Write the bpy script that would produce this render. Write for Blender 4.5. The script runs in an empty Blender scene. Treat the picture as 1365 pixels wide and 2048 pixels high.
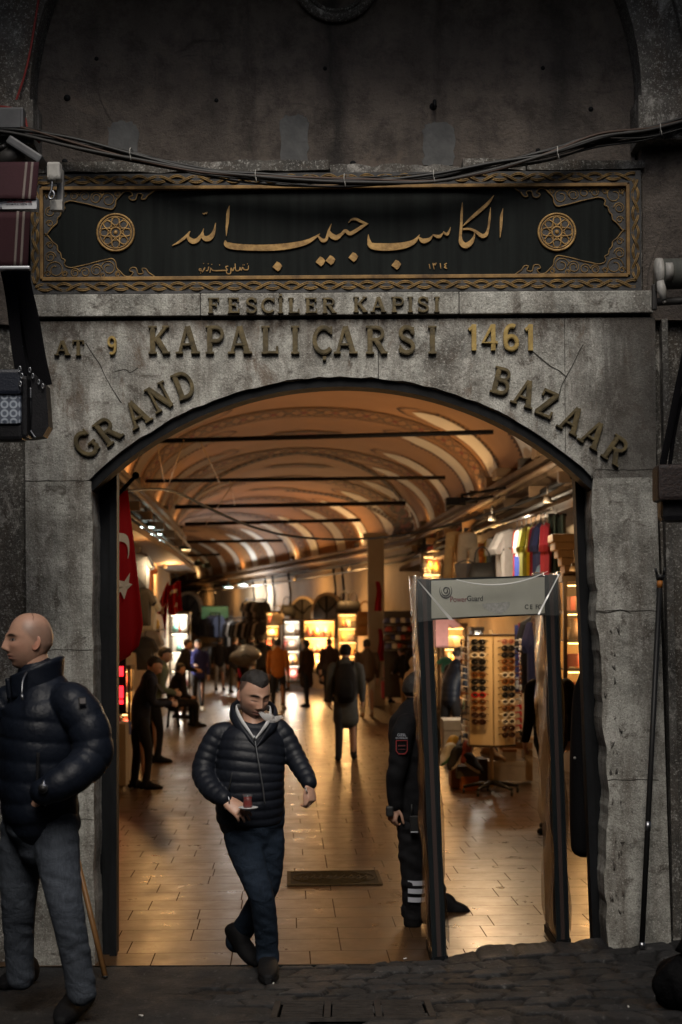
import bpy, bmesh, math, random
import numpy as np
from mathutils import Vector, Matrix, Euler
R = math.radians
rnd = random.Random(7)
SC = bpy.context.scene
COL = SC.collection

# ------------------------------------------------------------------ camera, light, exposure
CAMY, CAMZ, F = -9.3, 2.0, 3129.0
ROLL = R(0.4)
cam_data = bpy.data.cameras.new('camera')
cam = bpy.data.objects.new('camera', cam_data); COL.objects.link(cam)
cam.location = (0, CAMY, CAMZ)
cam.rotation_euler = (R(90), ROLL, 0)
cam_data.sensor_fit = 'VERTICAL'
cam_data.sensor_height = 36.0; cam_data.sensor_width = 24.0
cam_data.lens = 36.0 * F / 2048
cam_data.shift_y = 230 / 2048
cam_data.clip_end = 400
cam_data.dof.use_dof = True
cam_data.dof.focus_distance = 9.1
cam_data.dof.aperture_fstop = 2.8
SC.camera = cam

SUN_EL, SUN_AZ = 48, 180
world = bpy.data.worlds.new('World'); SC.world = world; world.use_nodes = True
wn = world.node_tree.nodes; wl = world.node_tree.links
bg = wn['Background']
sky = wn.new('ShaderNodeTexSky'); sky.sky_type = 'NISHITA'; sky.sun_disc = False
sky.sun_elevation = R(SUN_EL); sky.sun_rotation = R(SUN_AZ)
sky.air_density = 1.0; sky.dust_density = 3.0; sky.ozone_density = 1.0
wl.new(sky.outputs[0], bg.inputs[0]); bg.inputs[1].default_value = 0.115
sun_d = bpy.data.lights.new('sun', 'SUN'); sun_d.energy = 2.3; sun_d.angle = R(30); sun_d.color = (1, .94, .84)
sun = bpy.data.objects.new('sun', sun_d); COL.objects.link(sun)
sun.rotation_euler = (R(90 - SUN_EL), 0, R(180 - SUN_AZ))
SC.view_settings.view_transform = 'Standard'; SC.view_settings.look = 'None'
SC.view_settings.exposure = 0.0; SC.view_settings.gamma = 1.0
SC.render.engine = 'CYCLES'
cy = SC.cycles
cy.use_denoising = True
try: cy.denoiser = 'OPENIMAGEDENOISE'
except Exception: pass
cy.max_bounces = 7; cy.diffuse_bounces = 4; cy.glossy_bounces = 4; cy.transmission_bounces = 6; cy.transparent_max_bounces = 8
cy.sample_clamp_indirect = 6; cy.caustics_reflective = False; cy.caustics_refractive = False
cy.volume_bounces = 4

def W(px, py, d):
    """world point seen at photo pixel (px, py), d metres in front of the camera"""
    u, v = px - 682.5, 1254.0 - py
    c, s = math.cos(ROLL), math.sin(ROLL)
    u, v = u * c + v * s, -u * s + v * c
    return Vector((u / F * d, CAMY + d, CAMZ + v / F * d))

# ------------------------------------------------------------------ materials
def lk(nt, a, b): nt.links.new(a, b)
MATS = {}
def mat(name, col, rough=.6, metal=0., col2=None, nscale=4., ndet=4., stretch=(1, 1, 1), bump=0., bscale=40., bdist=.01,
        emit=None, estr=0., alpha=1., trans=0., ior=1.45, coat=0., spots=None, sscale=20., sthr=.62, sheen=0., spec=None):
    if name in MATS: return MATS[name]
    m = bpy.data.materials.new(name); m.use_nodes = True; MATS[name] = m
    nt = m.node_tree; b = nt.nodes['Principled BSDF']
    b.inputs['Base Color'].default_value = (*col, 1); b.inputs['Roughness'].default_value = rough
    b.inputs['Metallic'].default_value = metal; b.inputs['IOR'].default_value = ior
    b.inputs['Transmission Weight'].default_value = trans; b.inputs['Coat Weight'].default_value = coat
    b.inputs['Sheen Weight'].default_value = sheen
    if spec is not None: b.inputs['Specular IOR Level'].default_value = spec
    if alpha < 1: b.inputs['Alpha'].default_value = alpha
    if emit: b.inputs['Emission Color'].default_value = (*emit, 1); b.inputs['Emission Strength'].default_value = estr
    tc = None
    def coord(st):
        nonlocal tc
        if tc is None: tc = nt.nodes.new('ShaderNodeTexCoord')
        mp = nt.nodes.new('ShaderNodeMapping'); mp.inputs['Scale'].default_value = st
        lk(nt, tc.outputs['Object'], mp.inputs['Vector']); return mp.outputs[0]
    cur = None
    if col2:
        n = nt.nodes.new('ShaderNodeTexNoise'); n.inputs['Scale'].default_value = nscale; n.inputs['Detail'].default_value = ndet
        n.inputs['Roughness'].default_value = .62
        lk(nt, coord(stretch), n.inputs['Vector'])
        r = nt.nodes.new('ShaderNodeValToRGB'); r.color_ramp.elements[0].position = .32; r.color_ramp.elements[1].position = .68
        r.color_ramp.elements[0].color = (*col, 1); r.color_ramp.elements[1].color = (*col2, 1)
        lk(nt, n.outputs[0], r.inputs[0]); cur = r.outputs[0]
    if spots:
        n = nt.nodes.new('ShaderNodeTexNoise'); n.inputs['Scale'].default_value = sscale; n.inputs['Detail'].default_value = 5
        lk(nt, coord((1, 1, 1)), n.inputs['Vector'])
        r = nt.nodes.new('ShaderNodeValToRGB'); r.color_ramp.elements[0].position = sthr; r.color_ramp.elements[1].position = sthr + .06
        lk(nt, n.outputs[0], r.inputs[0])
        mx = nt.nodes.new('ShaderNodeMix'); mx.data_type = 'RGBA'; mx.inputs[7].default_value = (*spots, 1)
        if cur: lk(nt, cur, mx.inputs[6])
        else: mx.inputs[6].default_value = (*col, 1)
        lk(nt, r.outputs[0], mx.inputs[0]); cur = mx.outputs[2]
    if cur: lk(nt, cur, b.inputs['Base Color'])
    if bump:
        n = nt.nodes.new('ShaderNodeTexNoise'); n.inputs['Scale'].default_value = bscale; n.inputs['Detail'].default_value = 6
        lk(nt, coord((1, 1, 1)), n.inputs['Vector'])
        bp = nt.nodes.new('ShaderNodeBump'); bp.inputs['Strength'].default_value = bump; bp.inputs['Distance'].default_value = bdist
        lk(nt, n.outputs[0], bp.inputs['Height']); lk(nt, bp.outputs[0], b.inputs['Normal'])
    return m

def node_mat(name):
    m = bpy.data.materials.new(name); m.use_nodes = True; MATS[name] = m
    return m, m.node_tree, m.node_tree.nodes['Principled BSDF']
class NB:
    """tiny helper to wire nodes"""
    def __init__(s, nt): s.nt = nt; s.tc = nt.nodes.new('ShaderNodeTexCoord')
    def obj(s, sc=(1, 1, 1), rot=(0, 0, 0), which='Object', loc=(0, 0, 0)):
        m = s.nt.nodes.new('ShaderNodeMapping'); m.inputs['Scale'].default_value = sc; m.inputs['Rotation'].default_value = rot
        m.inputs['Location'].default_value = loc
        lk(s.nt, s.tc.outputs[which], m.inputs['Vector']); return m.outputs[0]
    def noise(s, vec, scale, det=5, rough=.6, dist=0):
        n = s.nt.nodes.new('ShaderNodeTexNoise'); n.inputs['Scale'].default_value = scale; n.inputs['Detail'].default_value = det
        n.inputs['Roughness'].default_value = rough; n.inputs['Distortion'].default_value = dist; lk(s.nt, vec, n.inputs['Vector']); return n.outputs[0]
    def ramp(s, f, stops):
        r = s.nt.nodes.new('ShaderNodeValToRGB'); e = r.color_ramp.elements
        while len(e) < len(stops): e.new(.5)
        for i, (p, c) in enumerate(stops):
            e[i].position = p; e[i].color = (*c, 1) if isinstance(c, tuple) else (c, c, c, 1)
        lk(s.nt, f, r.inputs[0]); return r.outputs[0]
    def mix(s, f, a, b, mode='MIX'):
        m = s.nt.nodes.new('ShaderNodeMix'); m.data_type = 'RGBA'; m.blend_type = mode
        for i, x in ((0, f), (6, a), (7, b)):
            if isinstance(x, (int, float)): m.inputs[i].default_value = x if i == 0 else (x, x, x, 1)
            elif isinstance(x, tuple): m.inputs[i].default_value = (*x, 1)
            else: lk(s.nt, x, m.inputs[i])
        return m.outputs[2]
    def math(s, op, a, b=0.):
        m = s.nt.nodes.new('ShaderNodeMath'); m.operation = op
        for i, x in ((0, a), (1, b)):
            if isinstance(x, (int, float)): m.inputs[i].default_value = x
            else: lk(s.nt, x, m.inputs[i])
        return m.outputs[0]
    def bump(s, h, strength=.4, dist=.01, normal=None):
        b = s.nt.nodes.new('ShaderNodeBump'); b.inputs['Strength'].default_value = strength; b.inputs['Distance'].default_value = dist
        lk(s.nt, h, b.inputs['Height'])
        if normal: lk(s.nt, normal, b.inputs['Normal'])
        return b.outputs[0]

# ------------------------------------------------------------------ meshes
def catmull(P, sub):
    P = np.asarray(P, float); n = len(P)
    if n < 3:
        t = np.linspace(0, 1, sub + 1)[:, None]; return P[0] * (1 - t) + P[-1] * t
    Q = np.vstack([2 * P[0] - P[1], P, 2 * P[-1] - P[-2]]); out = []
    for i in range(n - 1):
        p0, p1, p2, p3 = Q[i:i + 4]
        for k in range(sub):
            t = k / sub
            out.append(.5 * (2 * p1 + (p2 - p0) * t + (2 * p0 - 5 * p1 + 4 * p2 - p3) * t * t + (3 * p1 - p0 - 3 * p2 + p3) * t ** 3))
    out.append(P[-1]); return np.array(out)

class MB:
    def __init__(s): s.v = []; s.f = []; s.mi = []; s.sm = []; s.col = None
    def add(s, verts, faces, m=0, smooth=False, M=None):
        o = len(s.v)
        for p in verts:
            p = Vector(p)
            s.v.append(M @ p if M else p)
        for f in faces: s.f.append(tuple(i + o for i in f)); s.mi.append(m); s.sm.append(smooth)
        return s
    def box(s, c, size, m=0, M=None, rz=0., bev=0.):
        x, y, z = (a / 2 for a in size); T = Matrix.Translation(c) @ Matrix.Rotation(rz, 4, 'Z')
        if M: T = M @ T
        if bev:
            bm = bmesh.new(); bmesh.ops.create_cube(bm, size=1)
            bmesh.ops.scale(bm, vec=size, verts=bm.verts)
            bmesh.ops.bevel(bm, geom=bm.edges[:], offset=bev, segments=2, affect='EDGES', profile=.6)
            bm.verts.index_update()
            s.add([v.co.copy() for v in bm.verts], [[v.index for v in f.verts] for f in bm.faces], m, False, T); bm.free(); return s
        vs = [(a * x, b * y, c_ * z) for a in (-1, 1) for b in (-1, 1) for c_ in (-1, 1)]
        return s.add(vs, [(0, 1, 3, 2), (4, 6, 7, 5), (0, 4, 5, 1), (2, 3, 7, 6), (0, 2, 6, 4), (1, 5, 7, 3)], m, False, T)
    def prism(s, poly, y0, y1, m=0, M=None):
        """poly in XZ, extruded from y0 to y1"""
        n = len(poly); vs = [(p[0], y0, p[1]) for p in poly] + [(p[0], y1, p[1]) for p in poly]
        fs = [tuple(range(n)), tuple(range(2 * n - 1, n - 1, -1))] + [(i, i + n, (i + 1) % n + n, (i + 1) % n) for i in range(n)]
        return s.add(vs, fs, m, False, M)
    def tube(s, pts, r, n=8, m=0, M=None, smooth=True, sub=0, closed=False):
        P = np.asarray([tuple(p) for p in pts], float)
        rr = np.full(len(P), r, float) if np.isscalar(r) else np.asarray(r, float)
        if sub:
            rr = catmull(rr[:, None], sub)[:, 0]; P = catmull(P, sub)
        return s.loft(P, np.stack([rr, rr], 1), n=n, m=m, M=M, smooth=smooth, closed=closed)
    def loft(s, P, RR, ref=None, n=12, m=0, M=None, smooth=True, p=2., closed=False, caps=True, round_ends=False):
        P = np.asarray(P, float); RR = np.asarray(RR, float); k = len(P)
        if closed: T = np.roll(P, -1, 0) - np.roll(P, 1, 0)
        else: T = np.gradient(P, axis=0)
        T /= np.linalg.norm(T, axis=1)[:, None] + 1e-12
        if ref is None:
            ref = np.array((1., 0, 0)) if abs(T[0][0]) < .8 else np.array((0, 0, 1.))
            mode = 'pt'
        else: ref = np.asarray(ref, float); mode = 'ref'
        a = np.linspace(0, 2 * np.pi, n, endpoint=False); ca, sa = np.cos(a), np.sin(a)
        ca = np.sign(ca) * np.abs(ca) ** (2 / p); sa = np.sign(sa) * np.abs(sa) ** (2 / p)
        rings = []; side = ref
        for i in range(k):
            base = (ref if ref.ndim == 1 else ref[i]) if mode == 'ref' else side
            sd = base - T[i] * np.dot(base, T[i]); sd /= np.linalg.norm(sd) + 1e-12; side = sd
            fr = np.cross(T[i], sd)
            rings.append(P[i] + np.outer(ca * RR[i, 0], sd) + np.outer(sa * RR[i, 1], fr))
        if round_ends and not closed:
            a0, a1 = [], []
            for th in (1.25, .8, .4):
                kk, sh = math.cos(th), math.sin(th)
                a0.append(P[0] + (rings[0] - P[0]) * kk - T[0] * sh * min(RR[0]) * .9)
            for th in (.4, .8, 1.25):
                kk, sh = math.cos(th), math.sin(th)
                a1.append(P[-1] + (rings[-1] - P[-1]) * kk + T[-1] * sh * min(RR[-1]) * .9)
            rings = a0 + rings + a1; k = len(rings)
        vs = np.vstack(rings); fs = []
        for i in range(k if closed else k - 1):
            j = (i + 1) % k
            for q in range(n):
                fs.append((i * n + q, i * n + (q + 1) % n, j * n + (q + 1) % n, j * n + q))
        if not closed and caps:
            fs.append(tuple(range(n - 1, -1, -1))); fs.append(tuple((k - 1) * n + q for q in range(n)))
        return s.add([Vector(x) for x in vs], fs, m, smooth, M)
    def lathe(s, prof, n=24, m=0, M=None, smooth=True):
        vs = []; fs = []
        for r, z in prof:
            for q in range(n):
                t = 2 * math.pi * q / n; vs.append((r * math.cos(t), r * math.sin(t), z))
        for i in range(len(prof) - 1):
            for q in range(n): fs.append((i * n + q, i * n + (q + 1) % n, (i + 1) * n + (q + 1) % n, (i + 1) * n + q))
        return s.add(vs, fs, m, smooth, M)
    def sphere(s, c, r, m=0, M=None, nu=12, nv=8):
        r = (r, r, r) if np.isscalar(r) else r
        vs = []; fs = []
        for i in range(nv + 1):
            t = math.pi * i / nv
            for q in range(nu):
                u = 2 * math.pi * q / nu
                vs.append((c[0] + r[0] * math.sin(t) * math.cos(u), c[1] + r[1] * math.sin(t) * math.sin(u), c[2] + r[2] * math.cos(t)))
        for i in range(nv):
            for q in range(nu): fs.append((i * nu + q, (i + 1) * nu + q, (i + 1) * nu + (q + 1) % nu, i * nu + (q + 1) % nu))
        return s.add(vs, fs, m, True, M)
    def ribbon(s, pts, y0, y1, m=0, sub=5, M=None):
        """variable-width flat stroke in XZ plane: pts (x, z, width); front face at y0, back at y1"""
        A = np.asarray(pts, float); A = catmull(A, sub) if sub > 1 and len(A) > 2 else A
        P = A[:, :2]; w = np.maximum(A[:, 2], 0.0006)
        T = np.gradient(P, axis=0); T /= np.linalg.norm(T, axis=1)[:, None] + 1e-9
        N = np.stack([-T[:, 1], T[:, 0]], 1)
        a, b = P + N * w[:, None] / 2, P - N * w[:, None] / 2; k = len(P); vs = []
        for yy in (y0, y1):
            for q in (a, b): vs += [(x, yy, z) for x, z in q]
        fs = []
        for i in range(k - 1):
            fs += [(i, i + 1, k + i + 1, k + i), (2 * k + i, 3 * k + i, 3 * k + i + 1, 2 * k + i + 1), (i, 2 * k + i, 2 * k + i + 1, i + 1), (k + i, k + i + 1, 3 * k + i + 1, 3 * k + i)]
        fs += [(0, k, 3 * k, 2 * k), (k - 1, 3 * k - 1, 4 * k - 1, 2 * k - 1)]
        return s.add(vs, fs, m, False, M)
    def grid(s, fn, nu, nv, m=0, smooth=True, M=None, thick=0.):
        P = [[Vector(fn(i / nu, j / nv)) for j in range(nv + 1)] for i in range(nu + 1)]
        vs = [p for r in P for p in r]; idx = lambda i, j: i * (nv + 1) + j
        fs = [(idx(i, j), idx(i + 1, j), idx(i + 1, j + 1), idx(i, j + 1)) for i in range(nu) for j in range(nv)]
        if thick:
            N = []
            for i in range(nu + 1):
                for j in range(nv + 1):
                    du = P[min(i + 1, nu)][j] - P[max(i - 1, 0)][j]; dv = P[i][min(j + 1, nv)] - P[i][max(j - 1, 0)]
                    N.append(du.cross(dv).normalized())
            o = len(vs); vs = vs + [p + q * thick for p, q in zip(vs, N)]
            fs = fs + [tuple(o + q for q in reversed(f)) for f in fs]
            for i in range(nu):
                fs.append((idx(i, 0), o + idx(i, 0), o + idx(i + 1, 0), idx(i + 1, 0))); fs.append((idx(i, nv), idx(i + 1, nv), o + idx(i + 1, nv), o + idx(i, nv)))
            for j in range(nv):
                fs.append((idx(0, j), idx(0, j + 1), o + idx(0, j + 1), o + idx(0, j))); fs.append((idx(nu, j), o + idx(nu, j), o + idx(nu, j + 1), idx(nu, j + 1)))
        return s.add(vs, fs, m, smooth, M)
    def build(s, name, mats, parent=None, world=False, recalc=True, cols=None):
        me = bpy.data.meshes.new(name)
        vs = s.v
        if parent is not None and world:
            Mi = parent['_M'] if False else PM[parent.name].inverted(); vs = [Mi @ p for p in vs]
        me.from_pydata([tuple(p) for p in vs], [], s.f)
        if not isinstance(mats, (list, tuple)): mats = [mats]
        for m in mats: me.materials.append(m)
        me.polygons.foreach_set('material_index', s.mi); me.polygons.foreach_set('use_smooth', s.sm)
        if recalc:
            bm = bmesh.new(); bm.from_mesh(me); bmesh.ops.recalc_face_normals(bm, faces=bm.faces[:]); bm.to_mesh(me); bm.free()
        if cols is not None:
            at = me.color_attributes.new('Col', 'FLOAT_COLOR', 'POINT')
            at.data.foreach_set('color', np.hstack([cols, np.ones((len(cols), 1))]).astype(np.float32).ravel())
        me.update()
        o = bpy.data.objects.new(name, me); COL.objects.link(o)
        if parent is not None: o.parent = parent
        return o
PM = {}
def tag(o, label, cat, group=None, kind=None):
    if label: o['label'] = label
    if cat: o['category'] = cat
    if group: o['group'] = group
    if kind: o['kind'] = kind
    return o
def thing(name, label, cat, loc=(0, 0, 0), rz=0., group=None, tilt=None):
    o = bpy.data.objects.new(name, None); COL.objects.link(o); o.empty_display_size = .1
    o.location = loc; o.rotation_euler = (tilt[0], tilt[1], rz) if tilt else (0, 0, rz)
    PM[o.name] = Matrix.Translation(Vector(loc)) @ o.rotation_euler.to_matrix().to_4x4()
    return tag(o, label, cat, group)
def structure(o): o['kind'] = 'structure'; return o
def kids(o): return [c for c in COL.objects if c.parent == o]
KC = {}
def copy_tree(o, loc, rz=0., label=None, scale=None):
    def rec(a, par):
        c = a.copy(); COL.objects.link(c); c.parent = par
        if a.name not in KC: KC[a.name] = kids(a)
        for ch in KC[a.name]: rec(ch, c)
        return c
    c = rec(o, None); c.location = loc; c.rotation_euler = (o.rotation_euler[0], o.rotation_euler[1], rz)
    if label: c['label'] = label
    if scale: c.scale = scale
    return c
def lamp_light(name, loc, power, col, parent=None, kind='POINT', size=.08, rot=None, spot=None):
    L = bpy.data.lights.new(name, kind); L.energy = power * 1.2; L.color = col
    if kind in ('POINT', 'SPOT'): L.shadow_soft_size = size
    if kind == 'SPOT': L.spot_size = spot or R(110); L.spot_blend = .6
    if kind == 'AREA': L.size = size
    o = bpy.data.objects.new(name, L); COL.objects.link(o); o.location = loc
    if rot: o.rotation_euler = rot
    if parent is not None: o.parent = parent; o.matrix_parent_inverse = PM[parent.name].inverted()
    return o
# ------------------------------------------------------------------ stone, plaster, metal
def stone_mat(name, a, b, stain=(.085, .062, .044), stain_amt=.7, joints=False, damp=None):
    m, nt, bs = node_mat(name); n = NB(nt); v = n.obj()
    c = n.ramp(n.noise(v, 2.6, 10, .74), [(.38, tuple(q * .45 for q in a)), (.5, a), (.62, b)])
    c = n.mix(n.ramp(n.noise(n.obj((5, 5, .7)), 1.6, 6, .65), [(.44, 0.), (.66, stain_amt)]), c, stain)
    c = n.mix(n.ramp(n.noise(v, 7, 8, .72, .6), [(.55, 0.), (.63, .8)]), c, (.075, .06, .047))
    c = n.mix(n.ramp(n.noise(n.obj((1.2, 1, .8)), 5, 9, .75, .5), [(.55, 0.), (.65, .7)]), c, (.56, .54, .50))
    c = n.mix(n.ramp(n.noise(v, 34, 5, .7), [(.6, 0.), (.68, .8)]), c, (.05, .045, .04))
    c = n.mix(n.ramp(n.noise(v, 95, 6, .8), [(.36, .75), (.52, 0.)]), c, (.10, .095, .085))
    c = n.mix(n.ramp(n.noise(v, 70, 5, .8), [(.54, 0.), (.66, .6)]), c, (.72, .71, .66))
    if damp:   # brown damp stain hanging from the joint under the lintel, and uneven darkening towards the right shoulder
        sx = nt.nodes.new('ShaderNodeSeparateXYZ'); lk(nt, v, sx.inputs[0]); nz = n.noise(n.obj((2.2, 1, .9)), 3.2, 9, .75)
        zz = n.math('ADD', n.math('MULTIPLY', n.math('SUBTRACT', damp, sx.outputs[2]), 1.9), n.math('MULTIPLY', nz, -1.15))
        c = n.mix(n.ramp(zz, [(-.36 + .5 - .5, .85), (.02, 0.)]) if False else n.ramp(n.math('MULTIPLY', n.math('ADD', zz, 1.), .5), [(.22, .9), (.34, 0.)]), c, (.055, .040, .030))
        c = n.mix(n.ramp(n.noise(n.obj((1.6, 1, .8)), 3.4, 9, .78, .4), [(.54, 0.), (.64, .7)]), c, (.13, .085, .055))
        xx = n.math('ADD', n.math('MULTIPLY', n.math('SUBTRACT', 1.72, sx.outputs[0]), .9), n.math('MULTIPLY', n.noise(n.obj((3, 1, .5)), 2.4, 9, .75), -1.1))
        c = n.mix(n.ramp(n.math('MULTIPLY', n.math('ADD', xx, 1.), .5), [(.26, .75), (.38, 0.)]), c, (.06, .052, .045))
    lk(nt, c, bs.inputs['Base Color']); bs.inputs['Roughness'].default_value = .85
    h = n.math('ADD', n.math('MULTIPLY', n.noise(v, 9, 8, .7), 1.2), n.math('MULTIPLY', n.noise(v, 90, 5, .7), .5))
    lk(nt, n.bump(h, .75, .02), bs.inputs['Normal'])
    return m
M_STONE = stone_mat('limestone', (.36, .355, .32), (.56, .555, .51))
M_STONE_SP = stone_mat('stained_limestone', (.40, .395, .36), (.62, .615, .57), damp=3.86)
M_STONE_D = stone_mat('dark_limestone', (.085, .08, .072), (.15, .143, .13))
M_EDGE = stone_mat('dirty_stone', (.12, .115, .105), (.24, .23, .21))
def plaster_mat():
    m, nt, bs = node_mat('old_plaster'); n = NB(nt); v = n.obj()
    c = n.ramp(n.noise(v, 1.1, 8, .65), [(.3, (.115, .094, .080)), (.55, (.185, .155, .132)), (.75, (.25, .21, .18))])
    c = n.mix(n.ramp(n.noise(n.obj((3.2, 3.2, .35)), 1.5, 6, .6), [(.45, 0.), (.75, .6)]), c, (.06, .054, .05))
    c = n.mix(n.ramp(n.noise(v, 5, 10, .78), [(.46, 0.), (.62, .75)]), c, (.055, .046, .041))
    c = n.mix(n.ramp(n.noise(v, 3.1, 9, .75, .4), [(.56, 0.), (.66, .55)]), c, (.23, .18, .145))
    sx = nt.nodes.new('ShaderNodeSeparateXYZ'); lk(nt, v, sx.inputs[0])
    for (xc, wd, am) in ((-.02, .13, .85), (-.55, .05, .45), (.62, .06, .4), (1.35, .2, .5)):
        dx = n.math('ABSOLUTE', n.math('SUBTRACT', n.math('ADD', sx.outputs[0], n.math('MULTIPLY', n.math('SUBTRACT', n.noise(n.obj((3, 1, 1.2)), 2, 8, .7), .5), .34)), xc))
        c = n.mix(n.ramp(dx, [(.0, am), (wd, 0.)]), c, (.03, .027, .026))
    c = n.mix(n.ramp(n.noise(v, 60, 4, .7), [(.6, 0.), (.75, .5)]), c, (.25, .22, .2))
    w = nt.nodes.new('ShaderNodeTexVoronoi'); w.feature = 'DISTANCE_TO_EDGE'; w.inputs['Scale'].default_value = 1.7
    wv = nt.nodes.new('ShaderNodeMix'); wv.data_type = 'VECTOR'; wv.inputs[0].default_value = .13
    nn = nt.nodes.new('ShaderNodeTexNoise'); nn.inputs['Scale'].default_value = 3.5; nn.inputs['Detail'].default_value = 6; lk(nt, v, nn.inputs['Vector'])
    lk(nt, v, wv.inputs[4]); lk(nt, nn.outputs[1], wv.inputs[5]); lk(nt, wv.outputs[1], w.inputs['Vector'])
    crack = n.ramp(w.outputs[0], [(.0, 1.), (.012, 0.)])
    patch = n.ramp(n.noise(v, 1.3, 3), [(.5, 0.), (.6, .8)])
    c = n.mix(n.math('MULTIPLY', crack, patch), c, (.04, .034, .03))
    lk(nt, c, bs.inputs['Base Color']); bs.inputs['Roughness'].default_value = .9
    lk(nt, n.bump(n.math('ADD', n.noise(v, 45, 8, .75), n.math('MULTIPLY', n.noise(v, 3, 5), 1.5)), .9, .03), bs.inputs['Normal'])
    return m
M_PLASTER = plaster_mat()
M_CEMENT = mat('cement_patch', (.085, .086, .086), .9, col2=(.135, .136, .135), nscale=8, bump=.4, bscale=50)
M_BRONZE = mat('aged_bronze', (.060, .048, .026), .55, .4, col2=(.15, .115, .055), nscale=14, bump=.25, bscale=60)
M_BRASS = mat('brass_numerals', (.26, .18, .06), .45, .6, col2=(.46, .33, .12), nscale=16, bump=.15, bscale=60)
M_GOLD = mat('worn_gilding', (.17, .095, .03), .55, .2, col2=(.46, .28, .095), nscale=16, ndet=7, bump=.3, bscale=60)
M_GOLD2 = mat('dull_gilding', (.10, .062, .025), .6, .2, col2=(.30, .185, .062), nscale=18, ndet=6)
M_GOLDF = mat('frame_gilding', (.09, .05, .018), .6, .2, col2=(.34, .20, .065), nscale=9, ndet=8)
M_BOARD = mat('black_green_panel', (.003, .0042, .004), .6, spec=.12, col2=(.010, .013, .012), nscale=1.5, stretch=(12, 1, .6), bump=.06, bscale=30, spots=(.02, .02, .02), sscale=32, sthr=.72)
M_GREYRELIEF = mat('grey_relief', (.07, .07, .072), .8, col2=(.04, .039, .038), nscale=12, bump=.4, bscale=60)
M_BLACKIRON = mat('black_iron', (.004, .0045, .005), .6, .0, col2=(.011, .012, .014), nscale=5, stretch=(3, 3, .4), bump=.15, bscale=25, spec=.18)
M_CABLE = mat('cable_black', (.012, .012, .012), .5)
M_CABLEG = mat('cable_grey', (.032, .030, .028), .6)
M_CABLEO = mat('cable_brown', (.05, .026, .016), .6)
M_RED = mat('cable_red', (.25, .02, .015), .5)
M_WHITEPL = mat('old_white_plastic', (.42, .41, .38), .5, col2=(.28, .27, .25), nscale=10)
M_STEEL = mat('steel', (.35, .36, .38), .35, 1.)
M_ALU = mat('aluminium_bar', (.45, .47, .5), .4, .6)

Yd = -CAMY      # distance of the wall face from the camera
def FX(px, py, d=Yd):
    p = W(px, py, d); return (p.x, p.z)
def fpoly(pts, d=Yd): return [FX(*p, d) for p in pts]

gate = thing('gate_building', 'weathered grey stone gate wall with low arched doorway and bronze letters', 'gate', (0, 0, 0))
# --- upper plaster inside the big blind arch, recessed 0.18
cx, zsp = FX(672, 200)[0], FX(672, 200)[1]
Rb = 611 / F * Yd
mb = MB()
zb = FX(672, 318)[1]
pts = [(cx - Rb, zb), (cx + Rb, zb)] + [(cx + Rb * math.cos(t), zsp + Rb * math.sin(t)) for t in np.linspace(0, math.pi, 41)]
mb.prism(pts, .2, .62); mb.build('tympanum', M_PLASTER, gate)
# arch band (voussoirs) proud of the plaster, wall outside it
mb = MB()
def ring(r0, r1, y0, y1, mm):
    t = np.linspace(0, math.pi, 41)
    mm.prism([(cx + r0 * math.cos(a), zsp + r0 * math.sin(a)) for a in t] + [(cx + r1 * math.cos(a), zsp + r1 * math.sin(a)) for a in t[::-1]], y0, y1)
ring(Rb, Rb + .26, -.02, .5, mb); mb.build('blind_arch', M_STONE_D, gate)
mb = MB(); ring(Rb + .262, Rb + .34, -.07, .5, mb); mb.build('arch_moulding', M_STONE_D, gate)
for sx in (-1, 1):
    mb = MB(); x0 = cx + sx * (Rb + .342); 
    t = np.linspace(0, math.pi / 2, 21)
    po = [(cx + sx * (Rb + .342) * math.cos(a), zsp + (Rb + .342) * math.sin(a)) for a in t] + [(cx, 9), (cx + sx * 5, 9), (cx + sx * 5, zsp)]
    mb.prism(po, 0.03, .5); mb.build('upper_wall', M_PLASTER, gate)
    mb = MB(); xa, xb = cx + sx * (Rb - .03), cx + sx * 5
    z1, z0 = FX(672, 203)[1], FX(672, 292)[1]
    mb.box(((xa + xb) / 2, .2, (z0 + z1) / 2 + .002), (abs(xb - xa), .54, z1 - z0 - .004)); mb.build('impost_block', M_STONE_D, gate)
    mb = MB(); z1, z0 = z0, FX(672, 640)[1]
    xa = cx + sx * (Rb + .012)
    mb.box(((xa + xb) / 2, .32, (z0 + z1) / 2), (abs(xb - xa), .5, z1 - z0)); mb.build('upper_wall', M_PLASTER, gate)
# ring ornament at the top
mb = MB(); c = FX(672, -66)
mb.tube([(c[0] + .235 * math.cos(a), .17, c[1] + .235 * math.sin(a)) for a in np.linspace(0, 2 * math.pi, 48, endpoint=False)], .03, closed=True)
mb.tube([(c[0] + .19 * math.cos(a), .18, c[1] + .19 * math.sin(a)) for a in np.linspace(0, 2 * math.pi, 48, endpoint=False)], .015, closed=True)
mb.build('ring_ornament', M_STONE_D, gate)
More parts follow.
